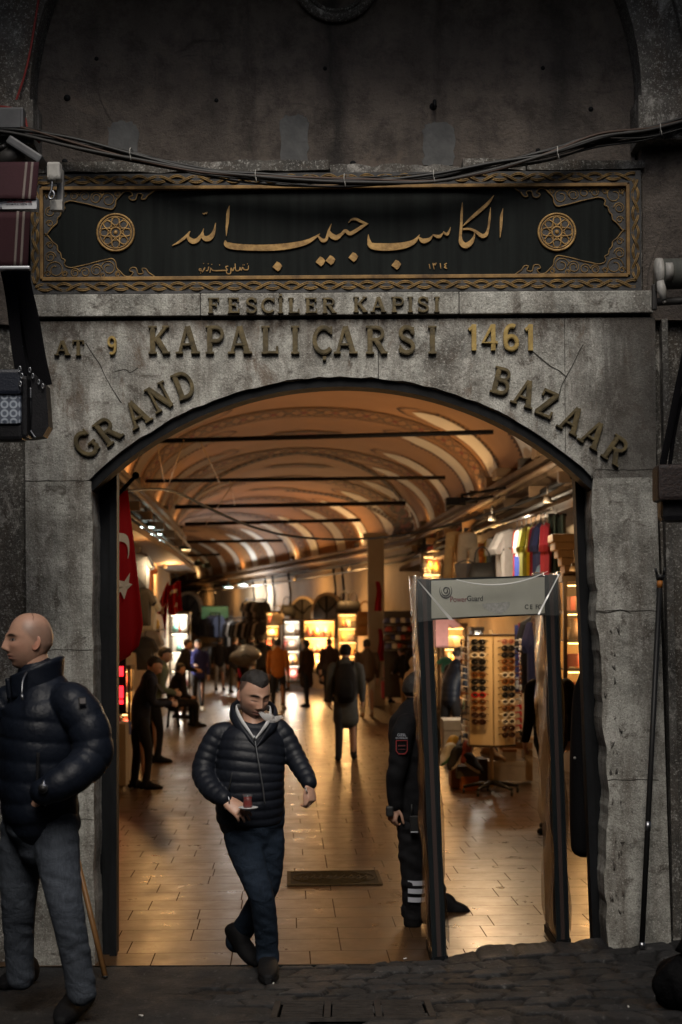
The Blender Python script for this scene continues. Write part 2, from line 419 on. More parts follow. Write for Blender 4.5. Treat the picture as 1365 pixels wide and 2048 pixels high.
# cement patches, dark cups standing in for shaded anchor holes
def jag(pts, amp, n=6, seed=1):
    r = random.Random(seed); out = []
    for i in range(len(pts)):
        a, b = pts[i], pts[(i + 1) % len(pts)]
        for k in range(n):
            t = k / n; j = amp if k else amp * .4
            out.append((a[0] + (b[0] - a[0]) * t + r.uniform(-j, j), a[1] + (b[1] - a[1]) * t + r.uniform(-j, j)))
    return out
for k, (x0, y0, x1, y1) in enumerate([(556, 208, 617, 314), (848, 224, 914, 312), (206, 222, 268, 300)]):
    w = x1 - x0
    P = [(x0, y0 + 16), (x0 + w * .2, y0), (x1 - w * .2, y0), (x1, y0 + 16), (x1 - 2, y1), (x0 + 3, y1)]
    mb = MB(); mb.prism(fpoly(jag(P, 3.5, 7, k)), .195, .21); mb.build('cement_patch', M_CEMENT, gate)
for k, (x, y, r) in enumerate([(871, 191, 9), (1095, 112, 5), (1193, 196, 6), (1085, 281, 6), (650, 113, 5), (183, 93, 5), (123, 173, 8), (428, 178, 5), (420, 308, 6), (707, 307, 7), (1009, 307, 5), (1172, 305, 5), (118, 303, 7)]):
    mb = MB(); px, pz = FX(x, y); rr = r / 336
    mb.lathe([(0.001, -.012), (rr * .7, -.010), (rr, .004), (rr * 1.1, .01)], 9, M=Matrix.Translation((px, .2, pz)) @ Matrix.Rotation(R(90), 4, 'X') @ Matrix.Scale(-1, 4, (0, 0, 1)))
    if k == 0: mb.tube([(px, .2, pz), (px + .005, .13, pz + .01), (px + .004, .12, pz - .03)], .012)
    mb.build('anchor_hole', M_BLACKIRON, gate)
# ledge above the inscription panel
rr_ = random.Random(3)
def rough_box(mb, x0, x1, z0, z1, y0, y1, amp=.012, step=.12):
    n = max(2, int((x1 - x0) / step)); r = rr_
    top = [(x0 + (x1 - x0) * i / n, z1 + r.uniform(-amp, amp * .4)) for i in range(n + 1)]
    bot = [(x0 + (x1 - x0) * i / n, z0 + r.uniform(-amp * .6, amp)) for i in range(n + 1)]
    mb.prism(bot + top[::-1], y0, y1)
zA, zB = FX(672, 317)[1], FX(672, 340)[1]
mb = MB()
rough_box(mb, FX(62, 0)[0], FX(655, 0)[0], zB, zA, .02, .4); rough_box(mb, FX(925, 0)[0], FX(1050, 0)[0], zB, zA, .02, .4); rough_box(mb, FX(1054, 0)[0], FX(1290, 0)[0], zB, zA - .01, .03, .4)
mb.build('broken_ledge', M_STONE_D, gate)
mb = MB(); rough_box(mb, FX(658, 0)[0], FX(922, 0)[0], zB, zA, .13, .4, .02, .05); mb.build('broken_ledge', M_EDGE, gate)
# backing behind the panel
mb = MB(); x0, x1 = FX(50, 460)[0], FX(1290, 460)[0]; z1, z0 = FX(672, 341)[1], FX(672, 588)[1]
mb.box(((x0 + x1) / 2, .32, (z0 + z1) / 2), (x1 - x0, .5, z1 - z0 - .002)); mb.build('panel_backing', M_EDGE, gate)
# FESCILER ledge : slabs side by side
zt, zl = FX(672, 587)[1], FX(672, 631)[1]
mb = MB()
xs = [FX(p, 610)[0] for p in (55, 402, 560, 918, 1306)]
for a, b in zip(xs[:-1], xs[1:]):
    mb.box(((a + b) / 2, .27, (zt + zl) / 2), (b - a - .004, .60, zt - zl), bev=.006)
mb.build('lintel_band', M_STONE, gate)
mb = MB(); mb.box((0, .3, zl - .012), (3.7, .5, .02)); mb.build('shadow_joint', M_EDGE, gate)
# spandrel with the low arch
zs = zl - .024
LXp, RXp = FX(178, 962), FX(1186, 938)
cxa = (FX(182, 962)[0] + FX(1182, 940)[0]) / 2; half = 505 / F * Yd; sag = 205 / F * Yd; Ra = (half * half + sag * sag) / (2 * sag)
zspr = FX(682, 958)[1]
def arch(r_off=0., n=48, hx=None):
    h = half + r_off if hx is None else hx
    zc = zspr + sag - Ra; r = Ra + r_off
    out = []
    for i in range(n + 1):
        x = -h + 2 * h * i / n
        out.append((cxa + x, zc + math.sqrt(max(r * r - x * x, 0))))
    return out
Lx, Rx = FX(50, 800)[0], FX(1312, 800)[0]
rj = random.Random(5)
ap = [(x, z + rj.uniform(-.006, .006)) for x, z in arch(0)]
mb = MB()
# spandrel made of three abutting stones to carry joints
def spart(xa, xb, y):
    bot = [(x, z) for x, z in ap if xa < x < xb]
    lo = [(xa, zspr)] if xa < ap[0][0] else [(xa, np.interp(xa, [p[0] for p in ap], [p[1] for p in ap]))]
    hi = [(xb, zspr)] if xb > ap[-1][0] else [(xb, np.interp(xb, [p[0] for p in ap], [p[1] for p in ap]))]
    mb.prism(lo + bot + hi + [(xb, zs), (xa, zs)], y, .26)
j1, j2 = FX(757, 700)[0], FX(1130, 700)[0]
spart(Lx, j1 - .002, 0.); spart(j1 + .002, j2 - .0015, .002); spart(j2 + .0015, Rx, 0.001)
mb.build('spandrel', M_STONE_SP, gate)
# iron arch rim under the stone
mb = MB(); a1, a0 = arch(-.004), arch(-.055, hx=half - .004)
mb.prism(a1 + a0[::-1], .03, .20); mb.build('arch_rim', M_BLACKIRON, gate)
# pillars
def edge_pts(pxa, pya, pxb, pyb, n, amp, seed, extra=None):
    r = random.Random(seed); out = []
    for i in range(n + 1):
        t = i / n; x = pxa + (pxb - pxa) * t + r.uniform(-amp, amp); y = pya + (pyb - pya) * t
        if extra: x += extra(y)
        out.append(FX(x, y))
    return out
zlow = -.3
mb = MB()
le = edge_pts(184, 964, 190, 1960, 70, .5, 8, lambda y: 1.6 * math.sin(y * .037) * math.sin(y * .013 + 1))
mb.prism([(Lx, zspr - .003), (le[0][0], zspr - .003)] + le + [(le[-1][0], zlow), (Lx, zlow)], .0, .6)
mb.build('pillar', M_STONE, gate)
mb = MB()
def chips(y): return 3.2 * math.sin(y * .043 + 1) * math.sin(y * .0171) + 1.8 * math.sin(y * .11) * math.sin(y * .029 + 2) + 9 * math.exp(-((y - 1330) / 60) ** 2) + 14 * math.exp(-((y - 1560) / 110) ** 2)
re_ = edge_pts(1183, 942, 1216, 1900, 64, .5, 9, chips)
mb.prism([(Rx, zspr - .003), (re_[0][0], zspr - .003)] + re_ + [(re_[-1][0], zlow), (Rx + .08, zlow)], .001, .6)
mb.build('pillar', M_STONE, gate)
# broken relief on the right pillar edge
r = random.Random(2)
for k in range(26):
    y = r.uniform(1250, 1850); px = 1212 + r.uniform(-4, 26) + (y - 1250) * .02; c = W(px, y, Yd - .002)
    q = r.uniform(.012, .03)
    vs = [Vector(c) + Vector((r.uniform(-1, 1) * q, 0.012, r.uniform(-2.4, 2.4) * q)) for _ in range(5)] + [Vector(c) + Vector((0, -r.uniform(.008, .02), 0))]
    ang = sorted(range(5), key=lambda i: math.atan2(vs[i].z - c.z, vs[i].x - c.x))
    mb = MB(); mb.add(vs, [(ang[i], ang[(i + 1) % 5], 5) for i in range(5)]); mb.build('stone_chip', M_EDGE, gate)
# flanking walls
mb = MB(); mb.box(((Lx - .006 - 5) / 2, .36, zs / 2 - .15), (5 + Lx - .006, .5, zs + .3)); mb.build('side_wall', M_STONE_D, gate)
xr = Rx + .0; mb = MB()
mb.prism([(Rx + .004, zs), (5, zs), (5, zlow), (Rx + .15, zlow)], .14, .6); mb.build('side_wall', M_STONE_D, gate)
mb = MB(); a = FX(1330, 1000); b = FX(1352, 1800)
mb.prism([(a[0] + .0, zs), (a[0] + .035, zs), (b[0] + .05, zlow), (b[0], zlow)], .05, .138); mb.build('corner_moulding', M_STONE_D, gate)
# joints on pillars: thin grooves as dark mortar lines (raised 2 mm of mortar)
M_MORTAR = mat('mortar_joint', (.05, .046, .04), .95, bump=.3)
mb = MB()
for (xa, xb, y) in [(52, 180, 962), (52, 186, 1300), (1192, 1312, 1222), (1190, 1312, 940), (52, 188, 1640), (1215, 1318, 1560)]:
    p, q = FX(xa, y), FX(xb, y); n = 9
    L = [(p[0] + (q[0] - p[0]) * i / n, p[1] + rj.uniform(-.004, .004)) for i in range(n + 1)]
    mb = MB(); mb.ribbon([(x, z, .0045) for x, z in L], -.0012, .003, sub=1); mb.build('mortar_joint', M_MORTAR, gate)


for pl in ([(170, 688), (186, 712), (198, 728), (212, 752), (222, 776), (238, 800), (244, 806)], [(1064, 702), (1082, 716), (1100, 732), (1118, 742), (1132, 752)], [(1132, 752), (1146, 728), (1158, 704), (1166, 688)], [(1132, 752), (1126, 770), (1118, 790), (1110, 806)], [(1192, 1222), (1216, 1224), (1240, 1218), (1262, 1226)], [(228, 742), (250, 738), (262, 744), (276, 736)]):
    mb = MB(); mb.ribbon([(*FX(x + rj.uniform(-2, 2), y + rj.uniform(-2, 2)), rj.uniform(.003, .008)) for x, y in pl], -.0012, .003, sub=3); mb.build('stone_crack', M_MORTAR, gate)
# ------------------------------------------------------------------ slab-serif letters
def arcpts(cx_, cz, rx, rz, a0, a1, n=9): return [(cx_ + rx * math.cos(R(a0 + (a1 - a0) * i / n)), cz + rz * math.sin(R(a0 + (a1 - a0) * i / n))) for i in range(n + 1)]
T_ = .21; th = .12
def srf(x, z=.04, w=.34): return ([(x - w / 2, z), (x + w / 2, z)], .085)
def stem(x, z0=0, z1=1, w=T_): return ([(x, z0), (x, z1)], w)
GL = {
 'I': (.42, [stem(.21), srf(.21), srf(.21, .96)]),
 'L': (.74, [stem(.2), srf(.2), srf(.2, .96), ([(.2, .05), (.70, .05)], .1), ([(.68, .0), (.68, .28)], .09)]),
 'A': (.98, [([(.16, .02), (.46, .98)], .13), ([(.82, .02), (.50, .98)], .22), ([(.28, .33), (.70, .33)], .1), srf(.15, .04, .3), srf(.82, .04, .36)]),
 'K': (.92, [stem(.2), srf(.2), srf(.2, .96), ([(.76, .97), (.28, .45)], .13), ([(.38, .56), (.76, .03)], .21), srf(.76, .04, .32), srf(.74, .96, .28)]),
 'P': (.84, [stem(.2), srf(.2), srf(.2, .96), ([(.2, .94)] + arcpts(.46, .70, .27, .24, 90, -90) + [(.2, .46)], .14)]),
 'R': (.92, [stem(.2), srf(.2), srf(.2, .96), ([(.2, .94)] + arcpts(.46, .72, .27, .22, 90, -90) + [(.2, .50)], .14), ([(.45, .5), (.76, .03)], .2), srf(.78, .04, .28)]),
 'B': (.84, [stem(.2), srf(.2), srf(.2, .96), ([(.2, .94)] + arcpts(.46, .74, .22, .20, 90, -90) + [(.2, .54)], .13), ([(.2, .52)] + arcpts(.48, .29, .26, .23, 90, -90) + [(.2, .06)], .15)]),
 'D': (.9, [stem(.2), srf(.2), srf(.2, .96), ([(.2, .94)] + arcpts(.40, .5, .38, .44, 90, -90, 14) + [(.2, .06)], .15)]),
 'G': (.92, [(arcpts(.48, .5, .38, .44, 42, 330, 18), .17), ([(.74, .05), (.74, .42)], .17), ([(.52, .42), (.88, .42)], .085), ([(.8, .72), (.8, .98)], .08)]),
 'N': (.98, [stem(.18, w=.12), ([(.18, .97), (.78, .03)], .22), stem(.78, w=.12), srf(.16, .04, .3), srf(.14, .96, .28), srf(.8, .96, .3)]),
 'Z': (.84, [([(.1, .94), (.74, .94)], .12), ([(.70, .93), (.14, .07)], .22), ([(.08, .06), (.76, .06)], .12), ([(.1, .72), (.1, 1.0)], .09), ([(.76, .0), (.76, .28)], .09)]),
 'S': (.74, [([(.62, .74)] + arcpts(.36, .74, .25, .21, 10, 200, 9) + [(.2, .58), (.5, .44)] + arcpts(.36, .26, .27, .21, 50, -170, 9), .17), ([(.63, .68), (.63, .96)], .08), ([(.1, .04), (.1, .32)], .08)]),
 'F': (.76, [stem(.2), srf(.2), srf(.2, .96), ([(.2, .94), (.68, .94)], .12), ([(.2, .52), (.54, .52)], .11), ([(.68, .7), (.68, 1.0)], .085), ([(.54, .40), (.54, .64)], .08)]),
 'E': (.8, [stem(.2), srf(.2), srf(.2, .96), ([(.2, .94), (.68, .94)], .12), ([(.2, .52), (.52, .52)], .11), ([(.2, .06), (.7, .06)], .12), ([(.68, .72), (.68, 1.0)], .085), ([(.72, .0), (.72, .3)], .085), ([(.52, .40), (.52, .64)], .08)]),
 'T': (.8, [stem(.4), srf(.4), ([(.06, .94), (.74, .94)], .12), ([(.07, .72), (.07, 1.0)], .085), ([(.73, .72), (.73, 1.0)], .085)]),
 '1': (.4, [stem(.26, w=.19), ([(.06, .78), (.27, .95)], .14)]),
 '4': (.7, [stem(.5, w=.18), ([(.46, .97), (.08, .30), (.68, .30)], .13)]),
 '6': (.66, [(arcpts(.34, .30, .23, .25, 0, 360, 16), .17), ([(.11, .32)] + arcpts(.36, .62, .25, .33, 180, 60, 8), .17)]),
 '9': (.66, [(arcpts(.34, .70, .23, .25, 0, 360, 16), .17), ([(.57, .68)] + arcpts(.32, .38, .25, .33, 0, -120, 8), .17)]),
}
GL['Ç'] = (.84, [(arcpts(.48, .5, .38, .44, 42, 318, 18), .17), ([(.8, .70), (.8, .98)], .08), ([(.44, -.16), (.58, -.16)], .15)])
GL['C'] = (.84, GL['Ç'][1][:2])
GL['İ'] = (.42, GL['I'][1] + [([(.21, 1.1), (.21, 1.24)], .17)])
def letter(ch, cxp, cyp, cap, rot=0., wscale=1., m=None, parent=gate, proud=.022, d=9.3):
    """letter centred on photo pixel, cap height in photo pixels"""
    w, st = GL[ch]; k = cap / F * d; X, Z = FX(cxp, cyp, d)
    y = d + CAMY
    M = Matrix.Translation((X, 0, Z)) @ Matrix.Rotation(-R(rot), 4, 'Y') @ Matrix.Diagonal((k * wscale, 1, k, 1)) @ Matrix.Translation((-w / 2, 0, -.5))
    mb = MB()
    for i, (pts, t) in enumerate(st):
        mb.ribbon([(x, z, t) for x, z in pts], y - proud - i * .0007, y + .001, sub=1, M=M)
    for i, (pts, t) in enumerate(st):      # raised face with a narrow chamfer step
        mb.ribbon([(x, z, t * .6) for x, z in pts], y - proud - .004 - i * .0006, y - proud, sub=1, M=M, m=0)
    return mb.build('letter', m or M_BRONZE, parent)
for ch, x in zip('KAPALIÇARSI', (319, 376, 431, 480, 540, 591, 645, 691, 753, 814, 865)): letter(ch, x, 681, 56, wscale=.86)
for ch, x in zip('FESCİLER', (428, 468, 504, 536, 562, 588, 623, 659)): letter(ch, x, 612, 31, wscale=1.05, proud=.015, d=Yd - .031)
for ch, x in zip('KAPISI', (721, 757, 796, 821, 847, 874)): letter(ch, x, 610, 31, wscale=1.05, proud=.015, d=Yd - .031)
letter('A', 126, 697, 30, wscale=1.1); letter('T', 158, 697, 31, wscale=1.0); letter('9', 225, 692, 36, m=M_BRASS, wscale=.8)
for ch, x in zip('1461', (945, 979, 1022, 1058)): letter(ch, x, 676, 52, m=M_BRASS, wscale=.95)
for ch, x, y, a in zip('GRAND', (173, 217, 274, 321, 369), (889, 862, 828, 795, 771), (41, 37, 30, 27, 21)): letter(ch, x, y, 54, a, wscale=.86)
for ch, x, y, a in zip('BAZAAR', (1003, 1050, 1094, 1144, 1187, 1232), (763, 787, 808, 840, 869, 901), (-14, -20, -24, -29, -33, -35)): letter(ch, x, y, 54, a, wscale=.86)

# ------------------------------------------------------------------ inscription panel
panel = thing('inscription_panel', 'long black and gold panel of Arabic calligraphy above the arch', 'panel', (0, 0, FX(672, 460)[1]))
def pbuild(mb, name, m): return mb.build(name, m, panel, world=True)
yb = .045
x0, z1 = FX(76, 362); x1, z0 = FX(1268, 556)
zT, zBo = FX(672, 371)[1], FX(672, 553)[1]
mb = MB(); mb.box(((x0 + x1) / 2, yb + .02, (zT + zBo) / 2), (x1 - x0, .04, zT - zBo)); pbuild(mb, 'board', M_BOARD)
xo0, xo1, zo1, zo0 = FX(60, 460)[0], FX(1284, 460)[0], FX(672, 343)[1], FX(672, 583)[1]
gx0, gx1 = FX(83, 460)[0], FX(1257, 460)[0]
mb = MB()
mb.box(((xo0 + xo1) / 2, .045, (zT + zo1) / 2 + .006), (xo1 - xo0, .05, zo1 - zT - .012)); mb.box(((xo0 + xo1) / 2, .045, (zo0 + zBo) / 2 - .006), (xo1 - xo0, .05, zBo - zo0 - .012))
mb.box(((xo0 + gx0) / 2 - .006, .045, (zT + zBo) / 2), (gx0 - xo0 - .012, .05, zT - zBo + .024)); mb.box(((xo1 + gx1) / 2 + .006, .045, (zT + zBo) / 2), (xo1 - gx1 - .012, .05, zT - zBo + .024))
pbuild(mb, 'border', M_GREYRELIEF)
mb = MB()
for (a, b, c_, d_) in ((gx0, gx1, zT - .011, zT + .009), (gx0, gx1, zBo - .011, zBo + .011)):
    mb.box(((a + b) / 2, .035, (c_ + d_) / 2), (b - a, .05, d_ - c_), bev=.003)
for x in (gx0 - .002, gx1 + .002): mb.box((x, .034, (zT + zBo) / 2), (.020, .05, zT - zBo), bev=.003)
pbuild(mb, 'gilt_frame', M_GOLDF)
def braid(mb, p, q, amp, per):
    p, q = Vector((p[0], 0, p[1])), Vector((q[0], 0, q[1])); L = (q - p).length; t = (q - p) / L; nrm = Vector((-t.z, 0, t.x)); n = int(L / per * 12)
    for ph in (0, math.pi):
        for off in (-.0045, .0045):
            mb.tube([p + t * (L * i / n) + nrm * (amp * math.sin(2 * math.pi * L * i / n / per / 2 + ph) + off) + Vector((0, .018 - .006 * math.cos(2 * math.pi * L * i / n / per + ph / 2 * 2), 0)) for i in range(n + 1)], .0045, n=5)
per = .113
zt_, zb_ = (zo1 + zT) / 2 + .006, (zo0 + zBo) / 2 - .004; xl_, xr_ = (xo0 + gx0) / 2 - .006, (xo1 + gx1) / 2 + .006
mb = MB(); braid(mb, (xl_, zb_), (xr_, zb_), .019, per); braid(mb, (xl_, zt_), (xr_, zt_), .019, per)
braid(mb, (xl_, zb_ + .02), (xl_, zt_ - .02), .017, per); braid(mb, (xr_, zb_ + .02), (xr_, zt_ - .02), .017, per); pbuild(mb, 'braided_border', M_GOLD2)
# medallions
for (mx, my) in ((230, 462), (1116, 461)):
    X, Z = FX(mx, my); rm = 38 / 336.5
    mb = MB()
    mb.lathe([(0, .0), (rm, .0), (rm, .008), (0, .008)], 40, M=Matrix.Translation((X, yb, Z)) @ Matrix.Rotation(R(90), 4, 'X'), smooth=False)
    md = pbuild(mb, 'medallion', M_GREYRELIEF)
    mb = MB(); yy = yb - .009
    circ = lambda cx_, cz_, r, n=40: [(cx_ + r * math.cos(2 * math.pi * i / n), yy, cz_ + r * math.sin(2 * math.pi * i / n)) for i in range(n)]
    mb.tube(circ(X, Z, rm * .97), .007, closed=True); mb.tube(circ(X, Z, rm * .84), .004, closed=True)
    for k in range(8):
        a = k * math.pi / 4
        mb.tube(circ(X + rm * .60 * math.cos(a), Z + rm * .60 * math.sin(a), rm * .2, 16), .0035, closed=True, n=5)
        a += math.pi / 8
        mb.tube([(X + rm * .3 * math.cos(a - .35), yy, Z + rm * .3 * math.sin(a - .35)), (X + rm * .55 * math.cos(a), yy - .003, Z + rm * .55 * math.sin(a)), (X + rm * .78 * math.cos(a + .18), yy, Z + rm * .78 * math.sin(a + .18))], .0045, n=5, sub=4)
        mb.tube([(X + rm * .3 * math.cos(a + .35), yy, Z + rm * .3 * math.sin(a + .35)), (X + rm * .55 * math.cos(a), yy - .003, Z + rm * .55 * math.sin(a)), (X + rm * .78 * math.cos(a - .18), yy, Z + rm * .78 * math.sin(a - .18))], .0045, n=5, sub=4)
    mb.tube(circ(X, Z, rm * .27, 24), .006, closed=True); mb.sphere((X, yy, Z), (.013, .008, .013))
    pbuild(mb, 'medallion_tracery', M_GOLD)
# corner scrollwork (outline traced once, mirrored)
OUT = [(1240, 1052), (1195, 1015), (1150, 985), (1125, 950), (1085, 950), (1100, 990), (1050, 1000), (1030, 945), (985, 940), (965, 970), (1000, 985), (975, 1022), (920, 1022), (870, 975), (838, 940), (830, 890), (800, 853), (750, 857), (650, 880), (560, 905), (470, 925), (400, 940), (345, 928), (325, 900), (335, 865), (300, 845), (290, 800), (262, 770), (255, 722), (215, 690), (175, 640), (140, 602)]
OUT = [(60 + x / 4.875, 340 + y / 4.875) for x, y in OUT]
OUT = [FX(x, y) for x, y in OUT]; CXm, CZm = (gx0 + gx1) / 2, (zT + zBo) / 2
for sx in (1, -1):
    for sz in (1, -1):
        f = lambda p: (CXm + sx * (p[0] - CXm), CZm + sz * (p[1] - CZm))
        mb = MB(); O = [f(p) for p in OUT]; corner = f((gx0 + .008, zBo + .010)); top = f((gx0 + .008, CZm + .002))
        mb.prism(O + [(top[0], top[1]), corner], yb - .006, yb + .002); sp = pbuild(mb, 'corner_spandrel', M_GREYRELIEF)
        mb = MB(); mb.tube([(x, yb - .009, z) for x, z in O], .0042, n=6, sub=3)
        # scrolls
        def sc(px, py, r, turns=1.4, flip=1):
            c = f(FX(60 + px / 4.875, 340 + py / 4.875)); r = r / 4.875 / 336.5
            mb.tube([(c[0] + flip * sx * r * (1 - .62 * i / 26) * math.cos(i / 26 * turns * 6.28), yb - .008, c[1] + r * (1 - .62 * i / 26) * math.sin(i / 26 * turns * 6.28)) for i in range(27)], .0032, n=5)
        for q, (px, py, r) in enumerate([(760, 945, 75), (640, 965, 62), (530, 985, 52), (430, 990, 46), (240, 960, 88), (190, 835, 55), (185, 720, 36), (330, 1000, 30), (700, 1015, 26), (850, 1000, 30), (165, 1000, 32)]): sc(px, py, r, 1.3 + .3 * (q % 2), 1 if q % 2 else -1)
        pbuild(mb, 'corner_scrollwork', M_GOLD2)
# calligraphy
def o1(L): return [(*FX(330 + x / 3.7917, 380 + y / 3.7917), w / 3.7917 / 336.5) for x, y, w in L]
def o2(L): return [(*FX(680 + x / 3.7917, 370 + y / 3.7917), w / 3.7917 / 336.5) for x, y, w in L]
ST = [o1(x) for x in (
 [(50, 412, 3), (100, 385, 16), (150, 347, 20), (185, 305, 8)], [(188, 300, 4), (172, 340, 18), (190, 368, 36), (220, 378, 38), (250, 362, 30), (278, 320, 14), (292, 280, 4)],
 [(285, 300, 8), (285, 340, 26), (308, 358, 38), (340, 350, 40), (368, 310, 24), (383, 238, 4)], [(284, 163, 5), (295, 172, 7), (303, 160, 5), (311, 170, 7), (318, 155, 4)],
 [(487, 108, 4), (477, 160, 22), (472, 230, 22), (466, 290, 14), (464, 338, 3)],
 [(456, 372, 8), (462, 398, 34), (490, 412, 46), (560, 422, 46), (700, 428, 46), (850, 424, 48), (980, 408, 44), (1080, 382, 34), (1145, 345, 18), (1176, 320, 3)],
 [(1160, 335, 8), (1195, 372, 28), (1225, 362, 22), (1243, 300, 16), (1264, 245, 3)], [(1245, 298, 12), (1262, 333, 36), (1300, 350, 38), (1340, 325, 22), (1375, 300, 10)])]
ST += [o2(x) for x in (
 [(0, 378, 12), (40, 338, 24), (75, 358, 28), (120, 338, 26), (175, 302, 22), (218, 282, 3)], [(65, 277, 3), (90, 252, 14), (125, 249, 20), (165, 268, 20), (212, 284, 8)],
 [(217, 365, 4), (222, 412, 24), (242, 450, 46), (320, 460, 56), (420, 458, 54), (510, 443, 46), (570, 415, 30), (608, 366, 3)],
 [(598, 385, 8), (635, 414, 36), (680, 402, 24), (706, 375, 6)], [(706, 368, 8), (752, 382, 26), (782, 360, 10), (792, 342, 6)], [(790, 348, 8), (815, 364, 22), (832, 342, 14), (843, 310, 3)],
 [(933, 122, 4), (928, 200, 18), (924, 300, 20), (918, 380, 22), (926, 428, 38), (958, 450, 42), (998, 425, 34), (1022, 380, 14), (1026, 345, 5)],
 [(1172, 68, 3), (1130, 125, 22), (1060, 190, 26), (990, 250, 20), (938, 300, 5)], [(935, 326, 12), (985, 324, 16), (1030, 340, 20), (1080, 376, 30), (1113, 366, 28), (1130, 318, 16), (1140, 240, 16), (1147, 160, 3)],
 [(1241, 168, 3), (1230, 230, 20), (1226, 310, 18), (1219, 390, 3)])]
for k, s_ in enumerate(ST):
    mb = MB(); mb.ribbon(s_, yb - .012 - .0004 * k, yb + .001, sub=6); pbuild(mb, 'calligraphy_stroke', M_GOLD)
for q, (o, px, py) in enumerate([(o1, 1180, 532), (o1, 1257, 522), (o1, 852, 570), (o2, 103, 537), (o2, 430, 595)]):
    X, Z, _ = o([(px, py, 1)])[0]; r = 37 / 3.7917 / 336.5
    P = [(X - r, Z - .1 * r), (X - .1 * r, Z + r), (X + .5 * r, Z + .75 * r), (X + r, Z + .15 * r), (X + .6 * r, Z - .6 * r), (X + .1 * r, Z - r)]
    mb = MB(); mb.prism(P, yb - .014, yb + .001); pbuild(mb, 'calligraphy_dot', M_GOLD)
# signature and date, small strokes
SM = [o1(x) for x in (
 [(632, 560, 4), (628, 590, 8), (600, 592, 9), (586, 575, 8), (578, 600, 6)], [(575, 598, 7), (568, 575, 7), (560, 598, 7), (535, 596, 7), (530, 545, 6)], [(524, 575, 6), (512, 600, 8), (500, 580, 8), (495, 620, 7), (470, 622, 8), (462, 600, 7)],
 [(478, 565, 6), (458, 572, 8), (470, 595, 8), (440, 598, 9), (400, 600, 9), (360, 598, 8), (350, 585, 6)], [(345, 578, 6), (338, 615, 6)], [(330, 570, 6), (322, 598, 7), (308, 600, 5)], [(300, 575, 7), (292, 592, 9), (280, 612, 6)], [(275, 590, 6), (262, 585, 8), (258, 598, 8), (280, 602, 6)])]
SM += [o2(x) for x in ([(681, 588, 7), (688, 624, 5)], [(708, 580, 5), (713, 597, 7), (720, 584, 5), (726, 597, 7), (735, 578, 5)], [(709, 584, 6), (714, 606, 7), (719, 628, 5)], [(765, 582, 7), (770, 622, 5)], [(815, 582, 6), (797, 592, 7), (808, 602, 6), (796, 612, 7), (816, 622, 5)])]
mb = MB()
for k, s_ in enumerate(SM): mb.ribbon(s_, yb - .006 - .0003 * k, yb + .001, sub=4)
for (px, py) in [(624, 548), (600, 556), (590, 556), (412, 556), (290, 546), (325, 548), (352, 552), (268, 618)]:
    X, Z, _ = o1([(px, py, 1)])[0]; mb.prism([(X - .003, Z), (X, Z + .003), (X + .003, Z), (X, Z - .003)], yb - .006, yb + .001)
pbuild(mb, 'small_inscription', M_GOLD)

# ------------------------------------------------------------------ door frame leaves, street, cables
dl = thing('door_leaf', 'black iron door leaf folded back against the left pillar', 'door', W(212, 1940, Yd + .35))
mb = MB(); a, b = W(190, 1940, Yd + .3), W(233, 1940, Yd + .3)
P0, P1 = W(186, 900, Yd + .28), W(233, 900, Yd + .28)
mb.prism([(a.x - .05, -.05), (b.x, -.05), (P1.x, 3.25), (P0.x - .05, 3.25)], .30, .42); mb.build('leaf', M_BLACKIRON, dl, world=True)
mb = MB(); mb.prism([(b.x - .035, -.05), (b.x + .008, -.05), (P1.x + .008, 3.25), (P1.x - .035, 3.25)], .255, .297); mb.build('edge_bar', M_BLACKIRON, dl, world=True)
for pz in (.5, 1.4, 2.3, 3.0): mb = MB(); mb.tube([(a.x + .03, .28, pz), (a.x + .03, .28, pz + .12)], .018); mb.build('hinge', M_BLACKIRON, dl, world=True)
dr = thing('door_leaf', 'black iron door leaf folded back against the right pillar', 'door', W(1200, 1890, Yd + .35))
mb = MB(); a, b = W(1188, 1890, Yd + .28), W(1230, 1890, Yd + .28); P0, P1 = W(1147, 900, Yd + .28), W(1192, 900, Yd + .28)
mb.prism([(a.x, 0), (b.x + .05, 0), (P1.x + .05, 3.25), (P0.x, 3.25)], .30, .42); mb.build('leaf', M_BLACKIRON, dr, world=True)
mb = MB(); mb.prism([(a.x - .006, 0.), (a.x + .04, 0.), (P0.x + .04, 3.25), (P0.x - .006, 3.25)], .255, .297); mb.build('edge_bar', M_BLACKIRON, dr, world=True)
for pz in (.6, 1.5, 2.4): mb = MB(); mb.tube([(b.x - .05 - (pz * .03), .28, pz), (b.x - .05 - pz * .03, .28, pz + .12)], .018); mb.build('hinge', M_BLACKIRON, dr, world=True)

